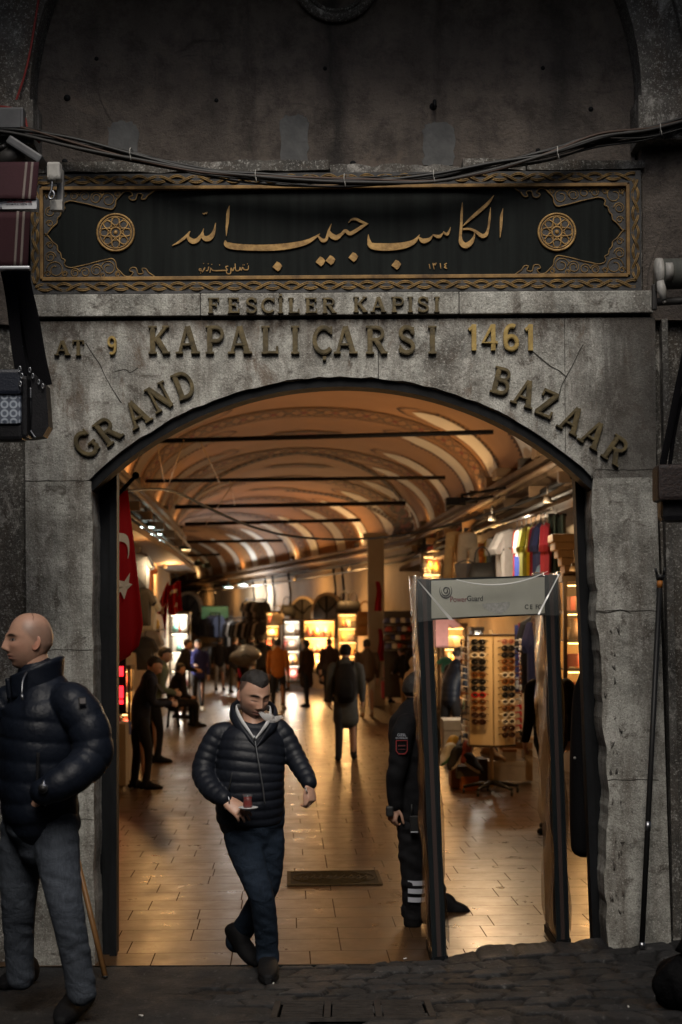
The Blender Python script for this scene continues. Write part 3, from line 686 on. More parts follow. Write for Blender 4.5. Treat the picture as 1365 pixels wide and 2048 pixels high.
def street_z(x, y):
    ex = -.01 + .045 * max(0, x + .2) ** 1.25 * (1 if x > -.2 else 0)
    t = max(0., -y)
    edge = .02 * math.exp(-((t - .15) / .18) ** 2)
    return ex * math.exp(-t * .25) + .105 * t * (1 if t < 3 else 3 / t) - .012 + edge
def sm_mat():
    m, nt, bs = node_mat('worn_street_stone'); n = NB(nt); v = n.obj()
    vc = nt.nodes.new('ShaderNodeVertexColor'); vc.layer_name = 'Col'; v = n.obj((1, .45, 1))
    c = n.ramp(n.noise(v, 3.5, 9, .7), [(.3, (.014, .014, .0155)), (.7, (.036, .035, .035))])
    c = n.mix(n.ramp(n.noise(v, 24, 6, .75), [(.58, 0.), (.67, .8)]), c, (.11, .107, .103))
    c = n.mix(1., c, vc.outputs[0], 'MULTIPLY'); lk(nt, c, bs.inputs['Base Color']); 
    lk(nt, n.ramp(n.noise(v, 6, 5), [(.3, .6), (.7, .95)]), bs.inputs['Roughness']); bs.inputs['Specular IOR Level'].default_value = .3
    h = n.math('ADD', n.math('MULTIPLY', n.noise(v, 11, 8, .75), 1.4), n.math('MULTIPLY', n.noise(v, 70, 4, .7), .4))
    lk(nt, n.bump(h, .9, .03), bs.inputs['Normal']); return m
M_STREET = sm_mat()
mb = MB(); rg = random.Random(4)
def stone_h(x, y, tone=False):
    """worn setts with sunk joints on the right of the street; the left is smooth asphalt"""
    k = min(1., max(0., (x + .75 + .25 * math.sin(y * 4)) / .25))
    if k <= 0: return 1. if tone else 0.
    wx, wy = x + .045 * math.sin(y * 7 + x * 3), y + .05 * math.sin(x * 5 + y * 3)
    row = math.floor(-wy / .25); off = (row * .397) % 1 * .21; col = math.floor((wx + off) / .21)
    fx, fy = (wx + off) / .21 - col, -wy / .25 - row
    e = min(fx * .21, (1 - fx) * .21, fy * .25, (1 - fy) * .25); q = math.sin(row * 12.98 + col * 78.2) * 43758.5; q -= math.floor(q)
    if tone: return 1 + k * (((.55 + 1.1 * q) if e > .012 else .35) - 1)
    return k * ((q - .5) * .020 + (-.016 * (1 - min(1, e / .022)) ** 1.5) + (fx - .5) * .012 * (q - .5))
sxs = list(np.linspace(-5, -2.25, 12)) + list(np.linspace(-2.2, 2.2, 290)) + list(np.linspace(2.25, 5, 12)); sys_ = list(np.linspace(0, 2.4, 160)) + list(np.linspace(2.45, 12, 24))
def sfn(u, v):
    x = sxs[int(round(u * (len(sxs) - 1)))]; y = -.03 - sys_[int(round(v * (len(sys_) - 1)))]
    z = street_z(x, y) + stone_h(x, y) + (rg.uniform(-.0015, .0015) if -2.4 < y else 0)
    if v == 0: y = -.03 + .02 * math.sin(x * 9) + .01 * math.sin(x * 31) + rg.uniform(-.006, .006) + (.28 if x > .55 else 0) * min(1, max(0, (x - .55) * 3))
    return (x, y, z)
mb.grid(sfn, len(sxs) - 1, len(sys_) - 1); so = mb.build('street', M_STREET, cols=np.array([[stone_h(p.x, p.y, True)] * 3 for p in mb.v])); structure(so)
# kerb face down to the hall floor
mb = MB(); mb.grid(lambda u, v: (-1.6 + 3.25 * u, -.02 + .30 * v * 0 + .02 * v, street_z(-1.6 + 3.25 * u, -.02) - .035 - .1 * v), 20, 2)
structure(mb.build('kerb', M_EDGE))
# street grate
gz = lambda x, y: street_z(x, y)
c = W(706, 2032, 7.35); c.z = gz(c.x, c.y)
M_GRATE = mat('rusty_grate', (.022, .020, .019), .8, col2=(.045, .040, .037), nscale=20, spec=.1)
gr = thing('drain_grate', 'dark iron slotted drain grate set in the street stones', 'drain', c, tilt=(-.1, 0))
mb = MB()
for i in range(3):
    for j in range(9):
        mb.box((-.235 + i * .235, -.26 + j * .055, .014), (.19, .024, .014))
mb.build('grate_bars', M_GRATE, gr)
mb = MB(); mb.box((0, -.04, .0035), (.72, .52, .004)); mb.build('slot_shade', mat('slot_shade_black', (.0015, .0015, .0015), 1., spec=0.), gr)  # black sheet under the bars, standing in for shade in the slots
mb = MB()
for x in (-.36, -.118, .118, .36): mb.box((x, -.04, .012), (.03, .56, .018))
for y in (.24, -.31): mb.box((0, y, .0125), (.75, .03, .017))
mb.build('grate_frame', M_GRATE, gr)
# torn white marking, cigarette ends
mb = MB(); 
P = [(1308, 1996), (1330, 1990), (1372, 1986), (1376, 2004), (1340, 2005), (1332, 2001)]
pts = []
for px, py in P:
    d = 7.75; q = W(px, py, d)
    for _ in range(6):
        q = W(px, py, d); z = gz(q.x, q.y); d = (CAMZ - z - .012) * F / ((py - 1254))
    pts.append((q.x, q.y, gz(q.x, q.y) + .011))
mb.add(pts, [tuple(range(len(pts)))]); tag(mb.build('paint_patch', mat('worn_white_paint', (.4, .4, .42), .7, col2=(.2, .2, .2), nscale=20)), 'torn patch of white paint on the street at right', 'road marking')
def on_street(px, py, lift=0.):
    d = 8.
    for _ in range(12):
        q = W(px, py, d); d = (CAMZ - gz(q.x, q.y) - lift) * F / (py - 1254)
    q = W(px, py, d); q.z = gz(q.x, q.y) + lift; return q
M_BUTT = mat('paper_white', (.55, .53, .5), .8)
mb = MB(); mb.tube([(-.012, 0, .007), (.012, .003, .007)], .004, n=6); cig = mb.build('cigarette_end', M_BUTT)
cig.location = on_street(810, 2007); tag(cig, 'white cigarette end lying by the street grate', 'litter', 'litter on the street'); 
for (px, py, lab) in [(548, 1968, 'pale cigarette end beside the walking man\'s front shoe'), (282, 2031, 'pink scrap lying alone on the dark street at left'), (1258, 2020, 'small pale scrap on the street near the right pillar')]:
    c_ = cig.copy(); COL.objects.link(c_); c_.location = on_street(px, py); c_.rotation_euler = (0, 0, px); c_['label'] = lab

# neighbouring buildings along the narrow street and the eaves above (out of view, put in to shade the gate)
M_SHOPW = mat('dark_shop_wall', (.10, .09, .08), .9, col2=(.06, .055, .05), nscale=2, bump=.3, bscale=12)
for sx, nm in ((-1, 'left'), (1, 'right')):
    ms_ = thing('shop_house', 'unseen dark shop house along the %s side of the narrow street' % nm, 'house', (sx * 3.3, -5.6, 0))
    mb = MB(); mb.box((sx * 3.08, -5.9, 3.2), (1.9, 11.0, 7.0)); mb.build('wall', M_SHOPW, ms_, world=True)
    mb = MB(); mb.box((sx * 3.1, -5.9, 6.8), (2.4, 11.2, .18)); mb.build('roof', M_SHOPW, ms_, world=True)
    for yy in (-2.2, -5.2, -8.2):
        mb = MB(); mb.box((sx * 2.115, yy, 1.35), (.06, 2.0, 2.7)); wn_ = mb.build('shop_front', MATS['black_iron'], ms_, world=True)
mb = MB(); mb.box((0, -.45, 6.25), (10, 1.1, .16)); mb.build('shade_eaves', M_SHOPW, gate)  # unseen overhang added to shade the top of the wall

bh = thing('shop_house', 'unseen dark house added behind the viewer to block the sky', 'house', (0, -13.5, 0))
mb = MB(); mb.box((0, -13.6, 3.3), (8, 2, 7)); mb.build('wall', M_SHOPW, bh, world=True)  # unseen house added to block low sky light
mb = MB(); mb.box((0, -12.57, 1.4), (1.6, .06, 2.8)); mb.build('door', MATS['black_iron'], bh, world=True)
# ------------------------------------------------------------------ bazaar hall
def floor_mat():
    m, nt, bs = node_mat('polished_travertine'); n = NB(nt); v = n.obj(rot=(0, 0, R(-2.0)))
    br = nt.nodes.new('ShaderNodeTexBrick'); br.inputs['Scale'].default_value = 1.; br.inputs['Brick Width'].default_value = .66; br.inputs['Row Height'].default_value = .37
    br.inputs['Mortar Size'].default_value = .0042; br.inputs['Mortar Smooth'].default_value = .3; br.offset = .41; br.offset_frequency = 3; br.squash = .72; br.squash_frequency = 2; br.inputs['Bias'].default_value = -.1
    br.inputs['Color1'].default_value = (.038, .018, .007, 1); br.inputs['Color2'].default_value = (.070, .035, .0135, 1); br.inputs['Mortar'].default_value = (.03, .02, .014, 1)
    lk(nt, v, br.inputs['Vector'])
    c = n.mix(n.ramp(n.noise(n.obj((1, 3.2, 1)), 2.6, 8, .68), [(.3, .7), (.7, 0.)]), br.outputs['Color'], (.085, .05, .026))
    c = n.mix(n.ramp(n.noise(n.obj((2, 7, 1)), 6, 8, .75), [(.62, 0.), (.7, .75)]), c, (.045, .028, .018))
    lk(nt, c, bs.inputs['Base Color'])
    rgh = n.math('ADD', n.ramp(n.noise(v, 3.2, 7, .7), [(.3, .12), (.7, .30)]), n.math('MULTIPLY', n.ramp(br.outputs['Color'], [(.06, .12), (.14, 0.)]), 1.))
    lk(nt, n.mix(br.outputs['Fac'], rgh, .95), bs.inputs['Roughness']); lk(nt, n.mix(br.outputs['Fac'], .30, .0), bs.inputs['Specular IOR Level'])
    h = n.math('ADD', n.math('MULTIPLY', br.outputs['Fac'], -1.), n.math('MULTIPLY', n.noise(n.obj((1, 2.5, 1)), 5, 6, .7), .22))
    lk(nt, n.bump(h, .22, .006), bs.inputs['Normal']); return m
M_FLOOR = floor_mat()
mb = MB(); mb.add([(-22, -.02, 0), (12, -.02, 0), (12, 95, 0), (-22, 95, 0)], [(0, 1, 2, 3)]); structure(mb.build('hall_floor', M_FLOOR))

M_VAULT = mat('ochre_vault_plaster', (.33, .172, .078), .8, col2=(.38, .205, .095), nscale=.8, bump=.1, bscale=20)
M_VWHITE = mat('vault_white_stripe', (.80, .80, .78), .8, col2=(.72, .72, .71), nscale=1.5); M_VLEFT = mat('vault_shaded_stripe', (.225, .155, .10), .8, col2=(.265, .19, .13), nscale=1.5)  # left stripes are the same white paint with shade put into the colour
M_VDARK = mat('vault_painted_line', (.055, .03, .022), .85)
M_VGREY = mat('vault_grey_ornament', (.21, .13, .075), .85, col2=(.11, .065, .045), nscale=9)
M_VRED = mat('vault_red_ornament', (.20, .04, .02), .8)
M_VBAND = mat('vault_ornament_band', (.30, .158, .072), .8, col2=(.35, .19, .088), nscale=4)
M_CREAM = mat('cream_wall', (.34, .265, .18), .8, col2=(.26, .195, .125), nscale=1.2, bump=.15, bscale=15, spots=(.22, .16, .1), sscale=3, sthr=.66)
M_CORN = mat('wood_cornice', (.15, .09, .045), .7, col2=(.09, .052, .025), nscale=3, bump=.2, bscale=12)
M_WOODB = mat('pale_box_wood', (.24, .145, .07), .7, col2=(.15, .09, .045), nscale=5)
M_ROD = mat('tie_rod_iron', (.006, .0045, .004), .75, spec=.15)

HL = [(9.9, 3.75, -3.35), (20.9, 3.12, -3.45), (30, 2.57, -3.75), (38.5, 2.06, -4.2), (46, .6, -5.2), (53.4, -1.4, -6.9), (62, -3.7, -9), (77, -7.7, -13), (92, -11.7, -17)]
HD = [h[0] for h in HL]
def hall(d): return np.interp(d, HD, [h[1] for h in HL]), np.interp(d, HD, [h[2] for h in HL])
ZC, RISE = 4.2, 1.62
def vault(d, t, off=0.):
    """t = 0 at the right springing, 1 at the left"""
    xr, xl = hall(d); c, h = (xr + xl) / 2, (xr - xl) / 2 - .15 - off
    a = math.pi * t
    return (c + h * math.cos(a), CAMY + d, ZC + (RISE - off) * max(0., math.sin(a)) ** .85)
bz = thing('bazaar_hall', 'long vaulted bazaar hall with painted ochre ceiling', 'hall', (0, .6, 0))
mb = MB(); mb.grid(lambda u, v: vault(9.9 + 82 * u, v), 110, 36, m=0)
def patch(d0, d1, t0, t1, off, m, nd=3, nt_=16, taper=None):
    def f(u, v):
        t = t0 + (t1 - t0) * v; w = 1.
        if taper:
            e = abs(v - (1 if taper > 0 else 0)) * 1.
            w = min(1., (e / .18) ** .5) if e < .18 else 1.
        dm = (d0 + d1) / 2; return vault(dm + (d1 - d0) * (u - .5) * w, t, off)
    mb.grid(f, nd, nt_, m=m)
def vline(dt, wid, off, m):
    """painted line through (d, t) points"""
    A = catmull(dt, 5); Tn = np.gradient(A, axis=0); Tn[:, 1] *= 10; Tn /= np.linalg.norm(Tn, axis=1)[:, None] + 1e-9
    a = []; b = []
    for (d, t), (td, tt) in zip(A, Tn):
        a.append(vault(d - tt * wid, t + td * wid / 10, off)); b.append(vault(d + tt * wid, t - td * wid / 10, off))
    k = len(a); mb.add(a + b, [(i, i + 1, k + i + 1, k + i) for i in range(k - 1)], m, True)
PER = 6.1
for k in range(-2, 11):
    d0 = 21.6 + PER * k
    if d0 < 10.6 or d0 > 84: continue
    # ornament band
    patch(d0 - .55, d0 + .55, .0, 1., .012, 4, 2, 40)
    for s in (-1, 1):
        vline([(d0 + s * .56, t) for t in np.linspace(.0, 1., 20)], .022, .02, 2)
        vline([(d0 + s * .40, t) for t in np.linspace(.0, 1., 20)], .02, .02, 2)
    nb = 34
    for i in range(nb):
        t = (i + .5) / nb; dt = .42 / nb
        for s in (-1, 1): vline([(d0 - .36 * s, t - dt), (d0, t), (d0 + .36 * s, t + dt)], .03, .022, 3)
        q = [vault(d0 - .17, t, .024), vault(d0, t - dt * .7, .024), vault(d0 + .17, t, .024), vault(d0, t + dt * .7, .024)]
        mb.add(q, [(0, 1, 2, 3)], 5 if i % 2 else 3)
    # pale stripes with rounded tops either side, on both flanks, cut short where warm light hides their tops
    for s in (-1, 1):
        dc = d0 + s * 1.45
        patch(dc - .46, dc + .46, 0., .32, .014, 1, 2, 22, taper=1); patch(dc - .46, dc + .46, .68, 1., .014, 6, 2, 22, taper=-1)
        for e in (-1, 1):
            vline([(dc + e * .52, t) for t in np.linspace(0, .28, 9)] + [(dc + e * .4, .325), (dc, .35)], .024, .02, 2)
            vline([(dc, .65), (dc + e * .4, .675)] + [(dc + e * .52, t) for t in np.linspace(.72, 1, 9)], .024, .02, 2)
        for i in range(22):      # saw-tooth edge
            t = .010 + i * .0125
            for tt in (t, 1 - t):
                e = 1 if s > 0 else -1
                mb.add([vault(dc + e * .54, tt - .006, .021), vault(dc + e * .54, tt + .006, .021), vault(dc + e * .72, tt, .021)], [(0, 1, 2)], 2)
    # crown medallion between bands
    dm = d0 + PER / 2
    for (a_, r_, mm) in ((0, 1., 3), (1, .55, 4), (2, .28, 5)):
        n = 32; pts = [vault(dm, .5, .016 + .004 * a_)]
        for i in range(n):
            w = 1 + .14 * math.cos(8 * 2 * math.pi * i / n)
            pts.append(vault(dm + .42 * r_ * w * math.sin(2 * math.pi * i / n), .5 + .085 * r_ * w * math.cos(2 * math.pi * i / n), .016 + .004 * a_))
        mb.add(pts, [(0, 1 + i, 1 + (i + 1) % n) for i in range(n)], mm, True)
# groin lines of the cross vault where the hall bends
for (a, b) in (((34.2, .52), (41.2, .02)), ((43.5, .46), (40.2, .03)), ((34.2, .50), (40.8, .97))):
    L = [(a[0] + (b[0] - a[0]) * (q ** 1.4), a[1] + (b[1] - a[1]) * q) for q in np.linspace(0, 1, 9)]
    vline(L, .09, .026, 2); vline([(p - .32, q) for p, q in L], .03, .026, 2)
    for i in range(26):
        q = (i + .5) / 26; d_, t_ = a[0] + (b[0] - a[0]) * q ** 1.4, a[1] + (b[1] - a[1]) * q
        mb.add([vault(d_ - .05, t_ - .008, .028), vault(d_ - .05, t_ + .008, .028), vault(d_ - .55, t_ + .004, .028)], [(0, 1, 2)], 2)
for i in range(7):   # painted pendentive scrolls
    d_, t_ = 39.2 + .35 * math.sin(i * 2.1), .05 + .022 * i
    vline([(d_ + .5 * math.sin(q * 1.3), t_ + .02 * math.cos(q * 1.3)) for q in range(5)], .09, .027, 5 if i % 2 else 2)
mb.build('vault', [M_VAULT, M_VWHITE, M_VDARK, M_VGREY, M_VBAND, M_VRED, M_VLEFT], bz, world=True)

# walls
for side in (1, 2):
    mb = MB(); P = [(h[side], CAMY + h[0]) for h in HL]; k = len(P); s = 1 if side == 1 else -1
    vs = [(x, y, -.05) for x, y in P] + [(x, y, ZC + .3) for x, y in P] + [(x + s * .3, y, -.05) for x, y in P] + [(x + s * .3, y, ZC + .3) for x, y in P]
    fs = []
    for i in range(k - 1): fs += [(i, i + 1, k + i + 1, k + i), (2 * k + i, 3 * k + i, 3 * k + i + 1, 2 * k + i + 1)]
    mb.add(vs, fs); mb.build('wall', M_CREAM, bz, world=True)
    # cornice: swept profile
    mb = MB()
    prof = [(0, 3.86), (.12, 3.86), (.16, 3.96), (.30, 4.02), (.34, 4.16), (.42, 4.2), (.42, 4.27), (0, 4.29)]
    vs = []; fs = []; q = len(prof)
    for (x, y) in P:
        for (o, z) in prof: vs.append((x - s * o, y, z))
    for i in range(k - 1):
        for j in range(q): fs.append((i * q + j, i * q + (j + 1) % q, (i + 1) * q + (j + 1) % q, (i + 1) * q + j))
    mb.add(vs, fs); mb.build('cornice', M_CORN, bz, world=True)
    mb = MB(); vs = []; fs = []
    prof = [(.02, 3.34), (.62, 3.36), (.62, 3.46), (.02, 3.5)]; q = 4
    for (x, y) in P:
        for (o, z) in prof: vs.append((x - s * o, y, z))
    for i in range(k - 1):
        for j in range(q): fs.append((i * q + j, i * q + (j + 1) % q, (i + 1) * q + (j + 1) % q, (i + 1) * q + j))
    nn = 4; mb.add(vs[:nn * q], [f for f in fs if max(f) < nn * q]); mb.build('shop_canopy', M_CORN, bz, world=True)
    for k, (o, z, th_) in enumerate([(.46, 4.02, .05), (.40, 3.78, .035), (.55, 3.58, .03)]):   # beams and pipes running below the cornice
        mb = MB(); mb.tube([(x - s * (o + .02 * math.sin(i * 2.3)), y, z + .03 * math.sin(i * 1.7 + k)) for i, (x, y) in enumerate(P)], th_, n=6); mb.build('cornice_pipe', (M_CORN, M_ROD, M_CABLEG)[k], bz, world=True)
    for d_ in (15, 17, 19, 21, 23, 25, 27.5, 30, 33, 36):
        x_ = hall(d_)[side - 1]; mb = MB(); mb.box((x_ - s * .30, CAMY + d_, 3.80), (.56, .10, .14)); mb.box((x_ - s * .12, CAMY + d_, 3.62), (.16, .09, .34)); mb.build('cornice_bracket', M_CORN, bz, world=True)
# end wall and back of the hall beside the gate
mb = MB(); mb.box((-14.5, CAMY + 91.5, 2.5), (12, .4, 7)); mb.build('end_wall', M_CREAM, bz, world=True)
mb = MB(); mb.box((-2.45, .75, 2.9), (1.7, .22, 5.9)); mb.box((2.75, .75, 2.9), (2.0, .22, 5.9)); 
mb.box((.1, .75, 5.05), (3.7, .2, 2.2)); mb.build('gate_inner_wall', M_CREAM, bz, world=True)
# tie rods
for (pl, pr, pyl, pyr, d) in [(286, 987, 883, 864, 21.6), (291, 891, 962, 955, 27.7), (350, 812, 1014, 1006, 33.6), (371, 722, 1048, 1040, 39.2), (355, 566, 1084, 1081, 46.5), (350, 440, 1112, 1109, 54)]:
    a, b = W(pl, pyl, d), W(pr, pyr, d)
    mb = MB(); mb.tube([a, a.lerp(b, .5), b], .033 if d < 30 else .045, n=8)
    mb.build('tie_rod', M_ROD, bz, world=True)
# pier at the bend
pr_ = W(752, 1160, 39.8)
mb = MB(); mb.box((pr_.x, pr_.y, 2.1), (.42, .5, 4.3), bev=.02); mb.box((pr_.x, pr_.y, 4.3), (.62, .7, .14), bev=.02)
mb.build('pier', M_CREAM, bz, world=True)
# dark arched windows on the far right wall
M_DARKGLASS = mat('dark_window', (.02, .02, .022), .25, col2=(.05, .045, .04), nscale=3)
def arch_window(px, py, d, w, h, yaw):
    c = W(px, py, d); M = Matrix.Translation(c) @ Matrix.Rotation(yaw, 4, 'Z')
    P = [(-w, -h)] + [(w, -h)] + [(w * math.cos(t), w * math.sin(t)) for t in np.linspace(0, math.pi, 15)]
    mb = MB(); mb.prism([(x * 1.2, z * 1.16) for x, z in P], -.02, .1, M=M); fr = mb.build('arched_window', M_CREAM, bz, world=True)
    mb = MB(); mb.prism(P, -.035, -.01, M=M); g = mb.build('pane', M_DARKGLASS, fr); 
    Mi = PM[bz.name].inverted()
    for v in g.data.vertices: v.co = Mi @ v.co
    mb = MB()
    for a in (-.45, 0, .45): mb.tube([(0, -.05, 0), (w * .95 * math.sin(a * 2), -.05, w * .95 * math.cos(a * 2))], .025, M=M)
    mb.tube([(0, -.05, 0), (0, -.05, -h)], .025, M=M)
    g = mb.build('mullion', M_ROD, fr)
    for v in g.data.vertices: v.co = Mi @ v.co
YAW_FAR = math.atan2(-23.6, 6.3) + math.pi / 2 + math.pi   # wall faces left/front
YAWF = -R(75)
arch_window(377, 1222, 70, .75, 1.0, R(-40)); arch_window(607, 1228, 51, .5, .8, R(-40)); arch_window(655, 1226, 48.5, .55, .8, R(-40))
# conduits down the far wall
for (px, d) in [(392, 74), (428, 68), (545, 56.5), (577, 54), (667, 49.0), (505, 60), (530, 58), (684, 48)]:
    a, b = W(px, 1254 - F * 1.85 / d, d - .7), W(px + 3, 1254 - F * .5 / d, d - .7); mb = MB(); mb.tube([a, a.lerp(b, .5) + Vector((.05, 0, 0)), b], .035, n=6); mb.build('wall_conduit', M_ROD, bz, world=True)

# ------------------------------------------------------------------ lamps
WARM = (1., .53, .185); WARM2 = (1., .72, .40); COOL = (.80, 1., .93)
M_LAMPW = mat('lamp_glow_warm', (1, .8, .5), emit=(1., .72, .34), estr=7.)
M_LAMPC = mat('lamp_glow_cool', (.9, 1, .95), emit=(.82, 1., .93), estr=8.)
M_SHADE = mat('dark_lamp_shade', (.015, .03, .028), .4)
def disc_lamp(loc, r, glow, label, group, power, col, tiltx=0.):
    t = thing('hanging_lamp', label, 'lamp', loc, group=group, tilt=(tiltx, 0))
    mb = MB(); mb.lathe([(.02, .09), (.05, .08), (r * .75, .045), (r, .0), (r * 1.0, -.015)], 20); mb.tube([(0, 0, .08), (0, 0, .35)], .012); mb.build('lamp_shade', M_SHADE, t)
    mb = MB(); mb.lathe([(0.001, -.02), (r * .94, -.015), (r * .94, .0)], 20); mb.build('lamp_glass', glow, t)
    if power: lamp_light('hanging_lamp_light', Vector(loc) + Vector((.1, 0, -.15)), power, col, t, 'POINT' if glow is M_LAMPC else 'SPOT', .12, spot=R(150))
    return t
for (px, py, d, lab) in [(292, 1053, 26, 'pale green disc lamp highest above the flag, nearest of the left cluster'), (309, 1067, 28, 'pale green disc lamp just right of the highest one above the left shops'),
                         (299, 1076, 30, 'pale green disc lamp low in the left cluster, partly behind another'), (311, 1079, 31, 'pale green disc lamp lowest and farthest right in the left cluster')]:
    disc_lamp(W(px, py, d), .15, M_LAMPC, lab, 'disc lamps above the left shops', 11, COOL)
for (px, py, d, lab) in [(397, 1127, 42, 'yellow spotlight on the left of the hanging pair under the vault'), (415, 1131, 42, 'yellow spotlight on the right of the hanging pair under the vault')]:
    disc_lamp(W(px, py, d), .13, M_LAMPW, lab, 'pair of yellow spotlights', 60, WARM2, tiltx=.5)
for (px, py, d, lab) in [(457, 1174, 60, 'white lamp lighting the pale far wall above the dark coats'), (486, 1169, 58, 'small white lamp right of the bright one on the far wall'), (365, 1099, 36, 'amber lamp under the left shop canopy')]:
    disc_lamp(W(px, py, d), .2, M_LAMPC if px > 400 else M_LAMPW, lab, 'wall lamps', 190 if px > 400 else 40, (1, .95, .88) if px > 400 else WARM)
# up-lights standing on the cornices and lamps under the canopies light the vault and the floor
M_CAN = mat('lamp_can', (.05, .04, .03), .5)
def uplight(x, y, z, power, col=WARM):
    t = thing('cornice_uplight', 'small floodlight can standing on the wooden cornice', 'lamp', (x, y, z), group='floodlights on the cornice')
    mb = MB(); mb.lathe([(.001, 0), (.07, 0), (.08, .12), (.07, .12)], 12); mb.build('can', M_CAN, t)
    mb = MB(); mb.lathe([(.001, .1), (.068, .105)], 12); mb.build('lamp_glass', M_LAMPW, t)
    lamp_light('cornice_uplight_light', (x, y, z + .16), power, col, t, 'POINT', .15)
for d in (14, 19.5, 25, 31, 37):
    xr, xl = hall(d); uplight(xl + .32, CAMY + d, ZC + .1, 4); 
for d in (17, 28, 36): xr, xl = hall(d); uplight(xr - .30, CAMY + d, ZC + .1, 2)
for d in (45, 53, 62, 72):
    xr, xl = hall(d); uplight(xr - .32, CAMY + d, ZC + .1, 8)
def canopy_lamp(px, py, d, power, lab, col=WARM):
    p = W(px, py, d); t = thing('canopy_lamp', lab, 'lamp', p, group='spot lamps under the shop canopies')
    mb = MB(); mb.lathe([(.001, .07), (.035, .065), (.055, .0), (.05, -.008)], 14); mb.tube([(0, 0, .06), (0, 0, .2)], .008); mb.build('lamp_shade', M_CAN, t)
    mb = MB(); mb.lathe([(.001, -.004), (.05, -.002)], 14); mb.build('lamp_glass', M_LAMPW, t)
    lamp_light('canopy_lamp_light', p + Vector((-.15 if px > 500 else .15, -.1, -.12)), power, col, t, 'POINT', .12)
for a in [(225, 985, 13.6, 12, 'added lamp glowing through the large flag at left'), (992, 1214, 17.4, 46, 'spot lamp above the sunglasses rack behind the detector header'), (1096, 1004, 17.2, 48, 'added lamp above the jerseys nearest the gate', (1, .78, .52)), (985, 1040, 20.5, 95, 'added lamp above the middle of the jersey rail', (1, .82, .58)), (927, 1092, 27, 80, 'amber spot lamp above the beige trousers'),  # flag, rack and jersey lamps are added to brighten them
          (870, 1105, 33, 80, 'spot lamp under the canopy by the pier'), (700, 1140, 44, 90, 'spot lamp above the glowing display cases'), (590, 1160, 50, 80, 'spot lamp above the hanging handbags'),
          (283, 1120, 24, 60, 'spot lamp behind the nearest flag'), (330, 1135, 33, 70, 'spot lamp over the left display case'), (430, 1186, 64, 30, 'added lamp above the far denim jackets'), (385, 1190, 70, 25, 'farthest added lamp deep in the hall'), (500, 1172, 56, 30, 'added lamp above the short upper rail of coats'), (1150, 1140, 15.8, 14, 'spot lamp over the glowing shelves beside the right pillar')]: canopy_lamp(*a)  # the far lamps over jackets and coats are added to lift the dark end
# sagging wire across the hall, rod strings
M_STRING = mat('thin_brass_wire', (.35, .2, .07), .5)
mb = MB(); pts = [(236, 984, 16), (320, 978, 18), (365, 990, 19), (430, 1022, 20), (500, 1052, 21), (580, 1072, 22), (680, 1079, 23), (780, 1073, 23.5), (880, 1055, 23), (980, 1026, 22), (1060, 1000, 21), (1115, 975, 20.5)]
mb.tube([W(*p) for p in pts], .018, n=6, sub=3); tag(mb.build('sagging_cable', M_CABLE), 'black cable sagging in a long curve across the hall under the vault', 'cable')
mb = MB()
for (a, b) in [((313, 878, 21.5), (332, 978, 27)), ((368, 880, 21.5), (335, 978, 27)), ((400, 880, 21.6), (440, 966, 27.6)), ((460, 962, 27.6), (470, 1010, 33)), ((470, 962, 27.6), (412, 1050, 38))]:
    mb.tube([W(*a), W(*b)], .008, n=5)
tag(mb.build('hanging_strings', M_STRING), 'thin yellow strings tied between the tie rods at left', 'string')
# clutter on the right cornice
r = random.Random(12)
CLUT = ['pale wooden box on the right cornice, nearest the gate', 'small wooden box beside the nearest one on the right cornice', 'dark speaker box perched on the right cornice', 'flat pale carton lying on the cornice above the jerseys', 'wooden block at the far end of the cornice boxes', 'long board lying along the right cornice', 'small dark junction box on the right cornice']
for k, (px, py, d, sx, sy, sz) in enumerate([(1066, 945, 21.3, .40, .6, .20), (1105, 925, 19.6, .35, .5, .22), (1036, 962, 22.8, .3, .3, .12), (1000, 988, 24.4, .5, .7, .12), (968, 1000, 26, .3, .3, .16), (1090, 950, 20.6, .12, 2.2, .08), (905, 1040, 31, .35, .35, .22)]):
    p = W(px, py, d); p.z = ZC + .07 + sz / 2 + .02; p.x = hall(d)[0] - .25
    mb = MB(); mb.box((0, 0, 0), (sx, sy, sz), bev=.012); mb.box((0, -sy / 2 - .004, sz * .25), (sx * .92, .01, .03)); mb.box((0, 0, sz / 2 + .008), (sx * 1.04, sy * 1.04, .02), bev=.004)
    o = mb.build('storage_box', M_WOODB if k not in (2, 6) else M_CAN); o.location = p; tag(o, CLUT[k], 'box', 'boxes on the right cornice')
brk = thing('wall_bracket', 'black metal rail bracket with spotlights projecting from the right cornice', 'bracket', W(940, 1000, 24))
mb = MB(); A = [W(924, 990, 24.2), W(1010, 976, 23)]; B = [W(926, 1004, 24.2), W(985, 993, 23)]
mb.tube(A, .022); mb.tube(B, .022); mb.tube([A[0], B[0]], .022); mb.build('rail', M_ROD, brk, world=True)
mb = MB(); mb.box(W(912, 1003, 24.3), (.3, .12, .12)); mb.box(W(938, 1001, 24.1), (.26, .14, .08)); mb.build('spotlight', M_ROD, brk, world=True)

